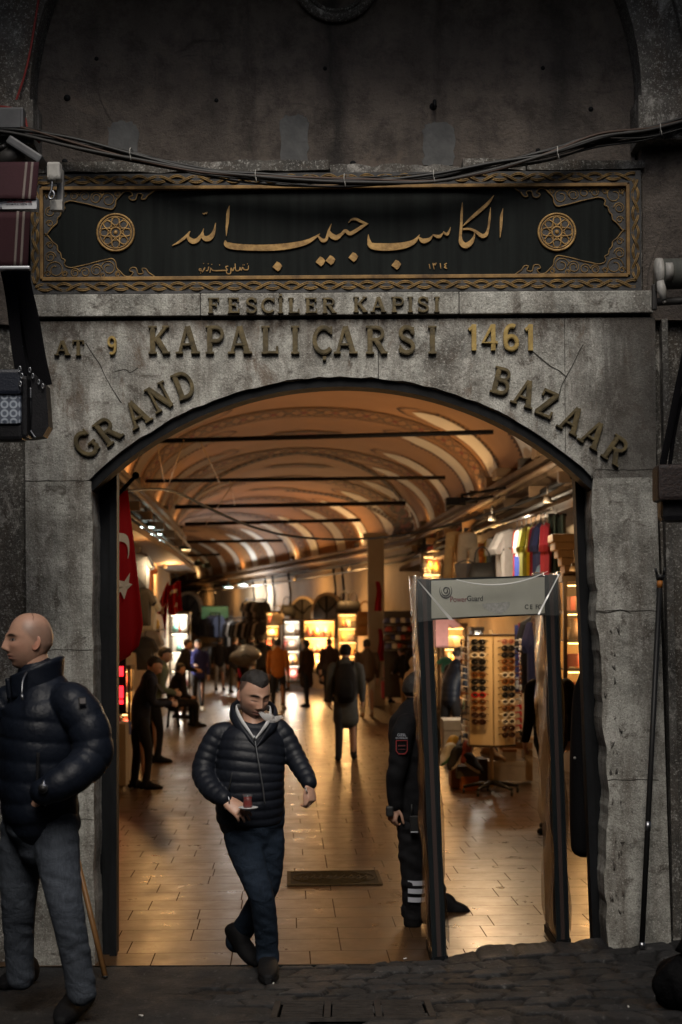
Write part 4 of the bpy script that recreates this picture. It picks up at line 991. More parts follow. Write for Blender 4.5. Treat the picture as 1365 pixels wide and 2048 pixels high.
# hidden lamp added above the gate to brighten the flag
gp = Vector((-.55, .62, 3.62)); gl = thing('flag_fill_lamp', 'small spotlight added out of view above the arch to light the flag', 'lamp', gp); tgt = W(250, 1150, 12.)
mb = MB(); q_ = (tgt - gp).to_track_quat('-Z', 'Y').to_matrix().to_4x4(); mb.lathe([(.001, .10), (.05, .10), (.06, 0), (.05, 0)], 14, M=q_); mb.tube([(0, 0, .05), (0, .05, .12), (0, .02, .25)], .012); mb.build('can', M_CAN, gl)
mb = MB(); mb.lathe([(.001, .01), (.05, .01)], 14, M=q_); mb.build('lamp_glass', M_LAMPW, gl)
lamp_light('flag_fill_light', gp + (tgt - gp).normalized() * .05, 42, (1, .86, .68), gl, 'SPOT', .05, rot=(tgt - gp).to_track_quat('-Z', 'Y').to_euler(), spot=R(26))
# ------------------------------------------------------------------ things on and before the gate wall
cb = thing('cable_bundle', 'thick bundle of black cables sagging across the wall above the panel', 'cable', W(672, 350, Yd - .12))
pth = [(-30, 256), (40, 263), (150, 287), (270, 313), (400, 341), (520, 355), (640, 362), (750, 361), (870, 354), (985, 334), (1100, 306), (1200, 277), (1300, 264), (1400, 232)]
r = random.Random(6)
for k in range(13):
    ph, am = r.uniform(0, 6), r.uniform(1.5, 7); oy = r.uniform(-5, 5) + (4 if k > 9 else 0); fr_ = r.uniform(.008, .016); dd = r.uniform(-.03, .03)
    pts = [W(px + r.uniform(-4, 4), py + oy + am * math.sin(px * fr_ + ph) * (1.6 if px > 850 or px < 250 else 1), Yd - .12 + dd) for px, py in pth]
    mb = MB(); mb.tube(pts, r.choice((.004, .006, .008, .0105)), n=6, sub=5); mb.build('cable', r.choice((M_CABLE, M_CABLE, M_CABLE, M_CABLEG, M_CABLEO)), cb, world=True)
for (px, py) in [(263, 308), (513, 352), (690, 360), (868, 352), (1115, 305), (1320, 258)]:
    c = W(px, py, Yd - .12); mb = MB(); mb.tube([(c.x + .004 * math.sin(a), c.y + .042 * math.sin(a), c.z + .034 * math.cos(a)) for a in np.linspace(0, 6.28, 18, endpoint=False)], .003, closed=True, n=5); mb.tube([c + Vector((0, -.04, -.02)), c + Vector((.004, -.045, -.05))], .002, n=4)
    mb.build('cable_tie', M_WHITEPL, cb, world=True)
mb = MB(); mb.tube([W(x, y, Yd - .06) for x, y in [(80, -20), (68, 60), (55, 130), (40, 180), (24, 218), (0, 236), (-30, 245)]], .007, n=6, sub=4); mb.tube([W(x, y, Yd - .08) for x, y in [(-30, 214), (10, 214), (45, 226), (58, 262), (80, 285)]], .007, n=6, sub=4)
tag(mb.build('red_cable', M_RED), 'thin red cable looping down the dark wall at top left', 'cable')
# electric box and security lamp at top left
eb = thing('electric_box', 'grey electric box on the dark wall at top left', 'box', W(18, 245, Yd - .08))
mb = MB(); mb.box((0, 0, 0), (.20, .14, .14), bev=.012); mb.build('case', mat('grey_box_paint', (.12, .125, .13), .5, col2=(.08, .08, .085), nscale=6), eb)
mb = MB(); mb.box((.0, -.076, .0), (.17, .01, .11), bev=.003); mb.build('lid', MATS['grey_box_paint'], eb)
fl = thing('floodlight', 'small grey floodlight pointing down beside the maroon awning', 'lamp', W(45, 300, Yd - .45))
Mx = Matrix.Rotation(R(33), 4, 'Y')
mb = MB(); mb.box((.03, 0, 0), (.22, .16, .05), M=Mx, bev=.012); mb.build('visor', MATS['grey_box_paint'], fl)
mb = MB(); mb.lathe([(.001, -.1), (.045, -.1), (.05, .06), (.001, .06)], 14, M=Matrix.Translation((-.06, 0, -.03)) @ Matrix.Rotation(R(60), 4, 'Y')); mb.build('housing', M_CABLEG, fl)
mb = MB(); mb.tube([(-.10, 0, .02), (-.2, .1, .02), (-.25, .44, .03)], .015); mb.build('arm', M_CABLE, fl)
# maroon awning at left
d_a = 7.85
aw = thing('awning', 'rolled maroon awning with white stripes and silver bar at top left', 'awning', W(0, 430, d_a))
M_MAROON = mat('maroon_canvas', (.024, .004, .007), .85, col2=(.034, .006, .010), nscale=3, bump=.15, bscale=90)
M_STRIPE = mat('awning_stripe', (.17, .14, .125), .85)
a0, a1 = W(79, 326, d_a), W(73, 400, d_a - .06); b0, b1 = W(62, 424, d_a - .04), W(56, 536, d_a)
def quad_cloth(tl, bl, wx, th=.012):
    return [(tl.x - wx, tl.y, tl.z), (tl.x, tl.y, tl.z), (bl.x, bl.y, bl.z), (bl.x - wx, bl.y, bl.z)]
mb = MB()
for tl, bl in ((a0, a1), (b0, b1)):
    mb.grid(lambda u, v: (tl.x + (bl.x - tl.x) * v - u * 1.3, tl.y + (bl.y - tl.y) * v - .02 * math.sin(u * 9) * v, tl.z + (bl.z - tl.z) * v), 16, 8, thick=.01)
mb.build('canvas', M_MAROON, aw, world=True)
mb = MB()
for tl, bl in ((a0, a1), (b0, b1)):
    for o in (.025, .055): mb.grid(lambda u, v: (tl.x + (bl.x - tl.x) * v - o - u * .012, tl.y + (bl.y - tl.y) * v - .02 * math.sin((o + u * .012) / 1.3 * 9) * v - .014, tl.z + (bl.z - tl.z) * v), 1, 8, thick=.002)
mb.build('canvas_stripe', M_STRIPE, aw, world=True)
mb = MB(); p0, p1 = W(79, 399, d_a), W(79, 424, d_a); mb.box(((p0.x) - .65, d_a + CAMY - .02, (p0.z + p1.z) / 2), (1.3, .07, p0.z - p1.z), bev=.012); fb = mb.build('front_bar', M_ALU, aw, world=True)
mb = MB(); p0, p1 = W(62, 534, d_a), W(62, 541, d_a); mb.box((p0.x - .65, d_a + CAMY - .01, (p0.z + p1.z) / 2), (1.3, .04, p0.z - p1.z), bev=.006); mb.build('bottom_bar', M_ALU, aw, world=True)
p = W(44, 411, d_a); mb = MB(); mb.box((p.x, d_a + CAMY - .058, p.z), (.172, .004, .066)); mb.build('sticker', mat('white_sticker', (.5, .51, .53), .5), aw, world=True)
def text_part(body, loc, size, m, parent, name='lettering', rz=0, align='CENTER', sx=1., extr=.0008, bold=0.):
    cu = bpy.data.curves.new(name, 'FONT'); cu.body = body; cu.size = size; cu.align_x = align; cu.align_y = 'CENTER'; cu.extrude = extr; cu.offset = bold
    ob = bpy.data.objects.new('tmp_text', cu); COL.objects.link(ob)
    dg = bpy.context.evaluated_depsgraph_get(); me = bpy.data.meshes.new_from_object(ob.evaluated_get(dg)); bpy.data.objects.remove(ob)
    M = Matrix.Translation(loc) @ Matrix.Rotation(rz, 4, 'Z') @ Matrix.Rotation(R(90), 4, 'X') @ Matrix.Diagonal((sx, 1, 1, 1))
    if parent is not None: M = PM[parent.name].inverted() @ M
    me.transform(M); me.materials.clear(); me.materials.append(m)
    o = bpy.data.objects.new(name, me); COL.objects.link(o); o.parent = parent; return o
M_INK = mat('navy_ink', (.015, .015, .04), .6); M_INKR = mat('red_ink', (.4, .02, .02), .6)
yk = d_a + CAMY - .0625
text_part('MALI TENTE', (p.x, yk, p.z + .018), .026, M_INK, aw, bold=.0008)
text_part('VEFA  BRANDA  TENTE', (p.x, yk, p.z + .001), .012, M_INKR, aw)
text_part('0212 522 70 68 - 0532 746 15 79', (p.x, yk, p.z - .011), .0095, M_INK, aw)
d_a = 8.75
# crank gear of the awning
gb = thing('awning_crank', 'old white crank gear with eye hook hanging beside the awning', 'crank', W(110, 345, d_a + .05))
mb = MB(); q = W(110, 345, d_a); mb.box(q, (.075, .09, .10), bev=.014); mb.tube([W(104, 330, d_a), W(104, 362, d_a - .03)], .026, n=10); mb.tube([W(116, 330, d_a), W(116, 360, d_a - .03)], .022, n=10); mb.build('gear_case', M_WHITEPL, gb, world=True)
mb = MB(); a, b = W(124, 340, d_a + .1), W(119, 423, d_a + .1); mb.box(((a.x + b.x) / 2, a.y, (a.z + b.z) / 2), (.035, .05, a.z - b.z), bev=.006); c_ = W(114, 412, d_a + .05); mb.box(c_, (.07, .05, .06), bev=.006); mb.build('bracket', M_WHITEPL, gb, world=True)
mb = MB(); mb.tube([W(x, y, d_a - .03) for x, y in [(105, 362), (104, 375), (102, 384), (98, 392), (101, 398), (107, 396), (109, 388), (105, 381)]], .007, n=8, sub=4); mb.build('eye_hook', M_STEEL, gb, world=True)
# right awning roller
ra = thing('awning_roller', 'rolled awning tube with white end cap and small handle at right edge', 'awning', W(1330, 552, 8.7))
mb = MB(); a, b = W(1318, 549, 8.7), W(1420, 545, 8.7); mb.tube([a, b], .085, n=20); mb.build('canvas_roll', mat('grey_green_canvas', (.085, .088, .075), .8, col2=(.06, .062, .055), nscale=3, stretch=(20, 1, 1), bump=.2), ra, world=True)
mb = MB(); a = W(1312, 549, 8.7); mb.tube([a, a + Vector((.03, 0, 0))], .09, n=20); mb.tube([a + Vector((.04, -.07, 0)), a + Vector((.075, -.07, .0))], .05, n=12); mb.build('end_cap', M_WHITEPL, ra, world=True)
mb = MB(); a, b = W(1308, 570, 8.74), W(1310, 620, 8.74); mb.box(((a.x + b.x) / 2, a.y, (a.z + b.z) / 2), (.025, .04, a.z - b.z), bev=.004); a, b = W(1316, 604, 8.72), W(1420, 598, 8.72); mb.tube([a, b], .022, n=8); mb.build('bracket', M_CABLEG, ra, world=True)
mb = MB(); mb.tube([W(1321, 562, 8.6), W(1324, 580, 8.6), W(1328, 600, 8.6)], [.02, .026, .018], n=10); mb.tube([W(1328, 600, 8.6), W(1330, 606, 8.6)], .010, n=8); mb.build('handle', M_WHITEPL, ra, world=True)

# bags hanging at left
M_LEATHER = mat('black_leather', (.006, .006, .008), .5, col2=(.011, .011, .013), nscale=30, bump=.2, bscale=120, spec=.25)
M_NAVYL = mat('navy_leather', (.014, .018, .03), .4, bump=.2, bscale=120)
def canvas_monogram():
    m, nt, bs = node_mat('diamond_print_canvas'); n = NB(nt)
    v = n.obj((22, 22, 22)); w = nt.nodes.new('ShaderNodeTexVoronoi'); w.inputs['Scale'].default_value = 1.; w.inputs['Randomness'].default_value = 0.; lk(nt, v, w.inputs['Vector'])
    c = n.ramp(w.outputs['Distance'], [(.2, (.09, .11, .15)), (.3, (.34, .39, .46)), (.42, (.36, .41, .48)), (.5, (.07, .085, .12))])
    lk(nt, c, bs.inputs['Base Color']); bs.inputs['Roughness'].default_value = .6; return m
M_MONO = canvas_monogram()
M_WEB = mat('black_webbing', (.004, .004, .005), .85, bump=.3, bscale=200, spec=.1)
d_b = 8.0
def strap(parent, pts, w, d, name='strap', m=None):
    P = [W(x, y, d + dd) for x, y, dd in pts]; A = catmull([tuple(p) for p in P], 6)
    mb = MB(); mb.loft(A, np.tile((w, .004), (len(A), 1)), ref=(1, .2, 0), n=8, smooth=False); return mb.build(name, m or M_WEB, parent, world=True)
def bagbox(mb, px0, py0, px1, py1, d, depth, m=0, bev=.02, skew=0.):
    a, b = W(px0, py0, d), W(px1, py1, d); mb.box(((a.x + b.x) / 2, a.y + depth / 2, (a.z + b.z) / 2), (abs(b.x - a.x), depth, abs(a.z - b.z)), m, bev=bev)
b1_ = thing('shoulder_bag', 'small crossbody bag of blue grey diamond print canvas with navy flap', 'bag', W(10, 880, d_b), group='bags hanging at the left shop')
mb = MB(); bagbox(mb, -60, 742, 42, 848, d_b, .09, bev=.02); mb.build('bag_body', M_MONO, b1_, world=True)
mb = MB(); bagbox(mb, -62, 738, 43, 788, d_b - .02, .13, bev=.018); mb.build('flap', M_NAVYL, b1_, world=True)
mb = MB(); bagbox(mb, -64, 846, 46, 880, d_b + .02, .12, bev=.02); bagbox(mb, 38, 750, 56, 876, d_b + .02, .12, bev=.02); mb.build('gusset', M_LEATHER, b1_, world=True)
strap(b1_, [(44, 750, .03), (34, 690, .04), (24, 600, .05), (8, 520, .06), (-20, 420, .06)], .03, d_b)
mb = MB(); c_ = W(44, 742, d_b - .02)
for (x, y) in ((40, 738), (44, 752), (41, 768)): mb.tube([W(x + 2.5 * math.cos(a), y + 5 * math.sin(a), d_b - .03) for a in np.linspace(0, 6.28, 10, endpoint=False)], .0035, closed=True, n=6)
mb.build('ring', M_STEEL, b1_, world=True)
b2_ = thing('shoulder_bag', 'plain black nylon messenger bag with silver front zip hanging at left', 'bag', W(75, 880, d_b + .15), group='bags hanging at the left shop')
mb = MB(); P = [(54, 748), (66, 744), (92, 770), (98, 852), (92, 862), (86, 872), (56, 876)]
mb.prism([(W(x, y, d_b + .12).x, W(x, y, d_b + .12).z) for x, y in P], d_b + CAMY + .12, d_b + CAMY + .24); mb.build('bag_body', M_LEATHER, b2_, world=True)
mb = MB(); mb.tube([W(x, y, d_b + .105) for x, y in [(60, 782), (61, 810), (60, 838), (57, 852)]], .007, n=6, sub=4); mb.tube([W(x, y, d_b + .105) for x, y in [(60, 858), (66, 868), (72, 876)]], .004, n=6, sub=4); mb.build('zip', M_STEEL, b2_, world=True)
mb = MB(); bagbox(mb, 56, 776, 63, 796, d_b + .09, .012, bev=.003); mb.build('zip_pull', M_STEEL, b2_, world=True)
strap(b2_, [(88, 772, .15), (76, 720, .14), (62, 640, .12), (44, 560, .1), (36, 480, .1), (30, 420, .1)], .045, d_b)
strap(b2_, [(58, 750, .13), (46, 700, .16), (40, 620, .16), (26, 540, .14), (16, 470, .14)], .035, d_b)
mb = MB()
for (x, y) in ((60, 740), (66, 752), (78, 764), (86, 772)): mb.tube([W(x + 2 * math.cos(a), y + 4.5 * math.sin(a), d_b + .1) for a in np.linspace(0, 6.28, 10, endpoint=False)], .0035, closed=True, n=6)
a = W(38, 696, d_b + .1)
mb.tube([W(x, y, d_b + .1) for x, y in [(30, 690), (46, 692), (47, 700), (31, 698), (30, 690)]], .003, n=6); mb.build('buckle', M_STEEL, b2_, world=True)
b3_ = thing('shoulder_bag', 'black leather bag mostly hidden behind the diamond print bag', 'bag', W(20, 880, d_b + .3), group='bags hanging at the left shop')
mb = MB(); bagbox(mb, -60, 752, 76, 878, d_b + .28, .1, bev=.03); mb.build('bag_body', M_LEATHER, b3_, world=True)
strap(b3_, [(60, 760, .3), (50, 700, .3), (34, 600, .3), (10, 480, .3), (0, 400, .3)], .03, d_b)
# dark bag at right edge
b4_ = thing('shoulder_bag', 'black bag with woven brown flap hanging at the right edge', 'bag', W(1350, 1040, 8.2))
mb = MB(); bagbox(mb, 1324, 985, 1440, 1042, 8.2, .14, bev=.03); mb.build('bag_body', M_LEATHER, b4_, world=True)
M_WOVEN = mat('woven_brown', (.03, .016, .012), .6, col2=(.012, .010, .012), nscale=60, bump=.5, bscale=90)
mb = MB(); bagbox(mb, 1317, 928, 1440, 1000, 8.15, .18, bev=.02); mb.build('flap', M_WOVEN, b4_, world=True)
strap(b4_, [(1326, 930, .05), (1340, 860, .05), (1356, 780, .05), (1372, 700, .05), (1385, 600, .05)], .02, 8.2)
strap(b4_, [(1340, 930, .1), (1350, 860, .1), (1366, 790, .1), (1390, 700, .1)], .012, 8.2)
# leaning pole at right, stick at left
lp = thing('leaning_pole', 'long black pole with orange band leaning on the right pillar', 'pole', W(1285, 1905, 9.05))
A, B = W(1284, 1896, 9.05), W(1321, 1150, 9.22)
mb = MB(); mb.tube([A, B], .016, n=10); mb.build('shaft', M_CABLE, lp, world=True)
mb = MB(); mb.tube([A.lerp(B, .965), A.lerp(B, .985)], .0175, n=10); mb.build('orange_band', mat('orange_plastic', (.45, .16, .03), .5), lp, world=True)
mb = MB(); mb.tube([A.lerp(B, .985), A.lerp(B, 1.0)], [.02, .03], n=10); a = W(1317, 1140, 9.22); mb.tube([B + Vector((-.02, 0, 0)), B + Vector((-.028, 0, .04))], .008); mb.tube([B + Vector((.02, 0, 0)), B + Vector((.028, 0, .045))], .008); mb.build('fork_end', M_CABLE, lp, world=True)
mb = MB(); mb.tube([A, A.lerp(B, .015)], .02, n=10); mb.tube([A.lerp(B, .31), A.lerp(B, .335)], .018, n=10); mb.build('metal_joint', M_STEEL, lp, world=True)
st = thing('wooden_stick', 'yellow brown wooden broom handle leaning behind the bald man', 'stick', W(212, 1955, 8.6))
A, B = W(211, 1953, 8.75), W(146, 1680, 9.05); mb = MB(); mb.tube([A, A.lerp(B, .5), B, B + (B - A) * .25], .016, n=10); mb.build('handle', mat('varnished_wood', (.24, .12, .04), .5, col2=(.17, .08, .028), nscale=4, stretch=(8, 8, 1)), st, world=True)
mb = MB(); mb.sphere(A, (.018, .018, .012)); mb.build('tip', M_CABLE, st, world=True)
# black object low at the right edge: kind unknown, modelled as a soft lump
sb = thing('black_lump', 'unidentified dark sack slumped against the wall at the bottom right edge', 'lump', W(1362, 1950, 8.2))
mb = MB(); c = on_street(1372, 1968, .12)
def lumpf(u, v):
    a, b = 2 * math.pi * u, math.pi * v; q = 1 + .16 * math.sin(5 * a + 2 * b) + .09 * math.sin(9 * a - 3 * b)
    return (c.x + .14 * q * math.sin(b) * math.cos(a), c.y + .13 * q * math.sin(b) * math.sin(a), c.z - .01 + .13 * math.cos(b) * (1 + .08 * math.sin(4 * a)))
mb.grid(lumpf, 28, 16); mb.build('lump_body', mat('black_lump_plastic', (.003, .003, .0035), .7, bump=.8, bscale=14, bdist=.03, spec=.08), sb, world=True)
mb = MB(); mb.tube([c + Vector((0, 0, .13)), c + Vector((.02, 0, .22)), c + Vector((.05, .01, .28))], [.05, .025, .05], n=10, sub=4); mb.build('lump_tip', MATS['black_lump_plastic'], sb, world=True)

# ------------------------------------------------------------------ metal detector
det = thing('metal_detector', 'walk-through metal detector gate wrapped in clear plastic', 'detector', (0.9, .1, 0))
L0, L1 = W(880, 1932, Yd - .03), W(848, 1158, Yd - .03); R0, R1 = W(1127, 1897, Yd + .42), W(1102, 1150, Yd + .42)
M_POST = mat('dark_blue_grey_post', (.009, .012, .014), .4, col2=(.014, .018, .020), nscale=3)
M_POSTR = mat('brown_grey_inset', (.045, .032, .03), .4)
M_PANEL = mat('grey_beige_panel', (.42, .42, .36), .4, col2=(.36, .36, .30), nscale=3)
M_FILM = mat('clear_plastic_film', (.5, .5, .48), .08, trans=0., alpha=.075, spec=.9)
M_FILMB = mat('amber_tinted_film', (.34, .17, .055), .2, alpha=.66, spec=.3)
ax = (R0 - L0); ax.z = 0; ax.normalize(); ay = Vector((0, 1, 0))
def slanted(mb, p0, p1, wx, wy, m=0, ox=0., oy=0., bev=True):
    vs = []
    for p in (p0, p1):
        for a, b in ((-1, 0), (1, 0), (1, 1), (-1, 1)): vs.append(p + ax * (ox + a * wx / 2) + ay * (oy + b * wy))
    mb.add(vs, [(0, 1, 2, 3), (7, 6, 5, 4), (0, 4, 5, 1), (1, 5, 6, 2), (2, 6, 7, 3), (3, 7, 4, 0)], m)
for nm, p0, p1 in (('left', L0, L1), ('right', R0, R1)):
    mb = MB(); p0 = p0 + Vector((0, 0, -.0 if nm == 'left' else 0))
    slanted(mb, p0, p1, .10, .52); po = mb.build('side_post', M_POST, det, world=True)
    mb = MB(); slanted(mb, p0, p1, .030, .012, oy=-.008); o = mb.build('inset_strip', M_POSTR, det, world=True)
    mb = MB()
    for q in (-.044, .044): slanted(mb, p0, p1, .012, .016, ox=q, oy=-.012)
    mb.build('edge_trim', M_POST, det, world=True)
    mb = MB(); sgn = -1 if nm == 'right' else 1
    slanted(mb, p0.lerp(p1, .06), p1, .004, .40, ox=-.054, oy=.06); mb.build('inner_face', M_POSTR, det, world=True)
# header
hz1, hz0 = .0, -.24
def hp(u, v, o=0.): # u along, v down in metres, o forward
    a = L1.lerp(R1, u); return a + Vector((0, 0, -v)) - ay * o
mb = MB(); vs = []
for o in (.0, -.45):
    for (u, v) in ((-.03, .0), (1.03, .0), (1.03, .245), (-.03, .245)): vs.append(hp(u, v, o))
mb.add(vs, [(0, 1, 2, 3), (7, 6, 5, 4), (0, 4, 5, 1), (1, 5, 6, 2), (2, 6, 7, 3), (3, 7, 4, 0)]); mb.build('header_box', M_POST, det, world=True)
mb = MB(); vs = []
for o in (.022, .002):
    for (u, v) in ((.055, .012), (.945, .012), (.945, .236), (.055, .236)): vs.append(hp(u, v, o))
mb.add(vs, [(0, 1, 2, 3), (7, 6, 5, 4), (0, 4, 5, 1), (1, 5, 6, 2), (2, 6, 7, 3), (3, 7, 4, 0)]); mb.build('header_panel', M_PANEL, det, world=True)
rzd = math.atan2(ax.y, ax.x)
M_TRED = mat('panel_red_text', (.16, .04, .04), .5); M_TDK = mat('panel_dark_text', (.03, .03, .03), .5)
sl = (R1.z - L1.z) / (R1 - L1).length
o = text_part('Power', hp(.195, .128, .024), .046, M_TRED, det, rz=rzd, align='LEFT', bold=.0006); o = text_part('Guard', hp(.325, .127, .024), .046, M_TDK, det, rz=rzd, align='LEFT', bold=.0006)
text_part('C E  FC', hp(.85, .195, .024), .04, M_TDK, det, rz=rzd, bold=.0006)
mb = MB(); c = hp(.165, .075, .024); Ms = Matrix.Translation(c) @ Matrix.Rotation(rzd, 4, 'Z')
for k, (a0_, a1_, r0_, r1_) in enumerate([(150, 400, .045, .042), (170, 420, .034, .026), (20, 230, .022, .014), (200, 420, .016, .010)]):
    mb.ribbon([(math.cos(R(a0_ + (a1_ - a0_) * i / 12)) * (r0_ + (r1_ - r0_) * i / 12), math.sin(R(a0_ + (a1_ - a0_) * i / 12)) * (r0_ + (r1_ - r0_) * i / 12), .009 * math.sin(math.pi * (i + .3) / 12.6)) for i in range(13)], -.0006 * (k + 1), .001, sub=1, M=Ms)
mb.build('swirl_logo', M_TDK, det, world=True)
mb = MB(); P = [(.44, .165), (.5, .158), (.56, .16), (.62, .155), (.665, .158), (.66, .185), (.63, .212), (.59, .226), (.54, .222), (.49, .205), (.455, .185)]
mb.add([hp(u, v, .0245) for u, v in P], [tuple(range(len(P)))]); mb.build('torn_paper', mat('torn_white_paper', (.42, .42, .40), .8, col2=(.27, .27, .25), nscale=60), det, world=True)
# plastic film: swagged over the header, loose down the posts
def film(u, v):
    sag = .035 * math.sin(math.pi * u) * (1 - v) + .012 * math.sin(math.pi * u) * v
    q = hp(-.085 + 1.17 * u + .02 * (1 - v) * math.sin(math.pi * u), -.02 + sag + v * (.275 - .03 * math.sin(math.pi * u)), .06 + .03 * math.sin(math.pi * v) * abs(math.cos(math.pi * u)) + .006 * math.sin(13 * u + 5 * v) + .008 * math.sin(31 * u - 9 * v) * (1 - v))
    return q
mb = MB(); mb.grid(film, 44, 14, thick=.002)
def film_top(u, v): 
    a = film(u, 0); b = hp(-.085 + 1.17 * u, -.02 + .02 * math.sin(math.pi * u), -.47); return a.lerp(b, v)
mb.grid(film_top, 44, 4)
mb.build('film_hood', M_FILM, det, world=True)
def film_fold_glint(u0, v0, u1, v1, w0, w1, nm):  # white strips along folds, the film's highlights put into the colour
    mb = MB(); n = 12; a = []; b = []
    for i in range(n + 1):
        t = i / n; u, v = u0 + (u1 - u0) * t, v0 + (v1 - v0) * t; w = w0 + (w1 - w0) * t
        a.append(hp(u - w, v, .098 + .004 * math.sin(6 * t))); b.append(hp(u + w, v + .003, .104))
    mb.add(a + b, [(i, i + 1, n + 2 + i, n + 1 + i) for i in range(n)], 0, True); mb.build(nm, mat('film_glint', (.9, .9, .88), .15, alpha=.7, spec=1.), det, world=True)
film_fold_glint(-.06, .0, .20, .25, .004, .016, 'film_fold_glint'); film_fold_glint(1.05, .0, .88, .24, .004, .006, 'film_fold_glint')
mb = MB()
mb.tube([hp(.24 + .72 * t, .052 - .055 * (2 * t - .85) ** 2 - .0, .095) for t in np.linspace(0, 1, 16)], [.002 + .0035 * math.sin(math.pi * t) for t in np.linspace(0, 1, 16)], n=6); mb.build('film_fold_glint', MATS['film_glint'], det, world=True)
def loose(p0, p1, side, oy, amp, seed, wid):
    r = random.Random(seed); off = [r.uniform(0, amp) for _ in range(24)]
    def f(u, v):
        i = v * 22; k = int(i); q = off[k] * (1 - i + k) + off[k + 1] * (i - k)
        return p0.lerp(p1, .04 + .97 * v) + ax * (side * (.058 + q * (.3 + .7 * u) + .012 * math.sin(v * 23 + u * 6))) + ay * (oy + wid * u)
    mb = MB(); mb.grid(f, 6, 44); mb.build('film_side', M_FILMB, det, world=True)
loose(L0, L1, -1, -.02, .022, 1, .56); loose(L0, L1, 1, -.02, .028, 2, .56); loose(R0, R1, -1, -.02, .03, 3, .5); loose(R0, R1, 1, -.02, .02, 4, .5)
mb = MB()
for p0, p1 in ((L0, L1), (R0, R1)): slanted(mb, p0 + Vector((0, 0, -.03)), p0.lerp(p1, .025), .12, .54, oy=-.01)
mb.build('foot', M_BLACKIRON, det, world=True)
# ------------------------------------------------------------------ people
def fuse(mb, voxel, smooth_it=2):
    """voxel-remesh the pieces of mb into one continuous surface, return (verts, faces)"""
    me = bpy.data.meshes.new('tmp'); me.from_pydata([tuple(p) for p in mb.v], [], mb.f)
    bm = bmesh.new(); bm.from_mesh(me); bmesh.ops.recalc_face_normals(bm, faces=bm.faces[:]); bm.to_mesh(me); bm.free()
    o = bpy.data.objects.new('tmp', me); COL.objects.link(o)
    m = o.modifiers.new('r', 'REMESH'); m.mode = 'VOXEL'; m.voxel_size = voxel
    if smooth_it: s = o.modifiers.new('s', 'SMOOTH'); s.iterations = smooth_it; s.factor = .5
    dg = bpy.context.evaluated_depsgraph_get(); me2 = bpy.data.meshes.new_from_object(o.evaluated_get(dg))
    n = len(me2.vertices); co = np.empty(n * 3); me2.vertices.foreach_get('co', co)
    fs = [tuple(p.vertices) for p in me2.polygons]
    bpy.data.objects.remove(o); bpy.data.meshes.remove(me); bpy.data.meshes.remove(me2)
    return co.reshape(-1, 3), fs
def fused(mb, voxel, name, m, parent, smooth_it=2, disp=None):
    v, f = fuse(mb, voxel, smooth_it)
    if disp is not None: v = disp(v)
    o = MB(); o.v = [Vector(x) for x in v]; o.f = f; o.mi = [0] * len(f); o.sm = [True] * len(f)
    return o.build(name, m, parent, world=True, recalc=False)
def limb(mb, pts, rad, step=.03, quilt=None, n=16, ref=None, p=2., rnd_ends=True, m=0, phase=0.):
    """tapered limb through joints; rad: radius or (rx, ry) per joint; quilt = (pitch, depth)"""
    P = np.array([tuple(q) for q in pts], float); RR = np.array([(q, q) if np.isscalar(q) else q for q in rad], float)
    L = np.sum(np.linalg.norm(np.diff(P, axis=0), axis=1)); sub = max(3, int(L / step / (len(P) - 1)))
    A, B = catmull(P, sub), catmull(RR, sub)
    if quilt:
        s = np.concatenate([[0], np.cumsum(np.linalg.norm(np.diff(A, axis=0), axis=1))]) + phase
        B = B + (quilt[1] * (np.abs(np.sin(np.pi * s / quilt[0])) ** .36 - .7))[:, None]
    mb.loft(A, B, ref=ref, n=n, p=p, round_ends=rnd_ends, m=m)
def wrinkle(amp, fx, fz, seed=0):
    def f(v):
        r = np.random.RandomState(seed); ph = r.rand(8) * 6.28
        a = np.arctan2(v[:, 1] - v[:, 1].mean(), v[:, 0] - v[:, 0].mean())
        d = np.zeros(len(v))
        for k in range(4):
            d += np.sin(v[:, 2] * fz * (1 + .45 * k) + v[:, 0] * fx * (1.3 - .5 * k) + v[:, 1] * fx * .7 + ph[k]) * np.sin(v[:, 0] * fx * (.6 + .3 * k) + v[:, 2] * fz * .21 + ph[k + 4]) / (1 + .5 * k)
        c = v.mean(0); n = v - c; n[:, 2] = 0; n /= np.linalg.norm(n, axis=1)[:, None] + 1e-6
        return v + n * (d * amp)[:, None]
    return f

def skin_mat(name, c):
    m, nt, bs = node_mat(name); a = nt.nodes.new('ShaderNodeVertexColor'); a.layer_name = 'Col'
    n = NB(nt); k = n.mix(n.ramp(n.noise(n.obj(), 60, 4), [(.35, .25), (.65, 0.)]), a.outputs[0], n.mix(1., a.outputs[0], (.75, .62, .58), 'MULTIPLY'))
    lk(nt, k, bs.inputs['Base Color']); bs.inputs['Roughness'].default_value = .45
    bs.inputs['Subsurface Weight'].default_value = .08; bs.inputs['Subsurface Radius'].default_value = (.01, .004, .002)
    lk(nt, n.bump(n.noise(n.obj(), 220, 3), .12, .004), bs.inputs['Normal']); return m
M_SKIN = skin_mat('skin', (.45, .28, .2))
M_HAIR = mat('dark_hair', (.010, .008, .007), .55, col2=(.022, .017, .014), nscale=60, bump=.6, bscale=140)
SKINC = np.array((.46, .27, .19)); HAIRC = np.array((.014, .011, .010)); LIP = np.array((.36, .13, .11)); STUB = np.array((.17, .105, .085))
g = lambda x, s: np.exp(-(x / s) ** 2)
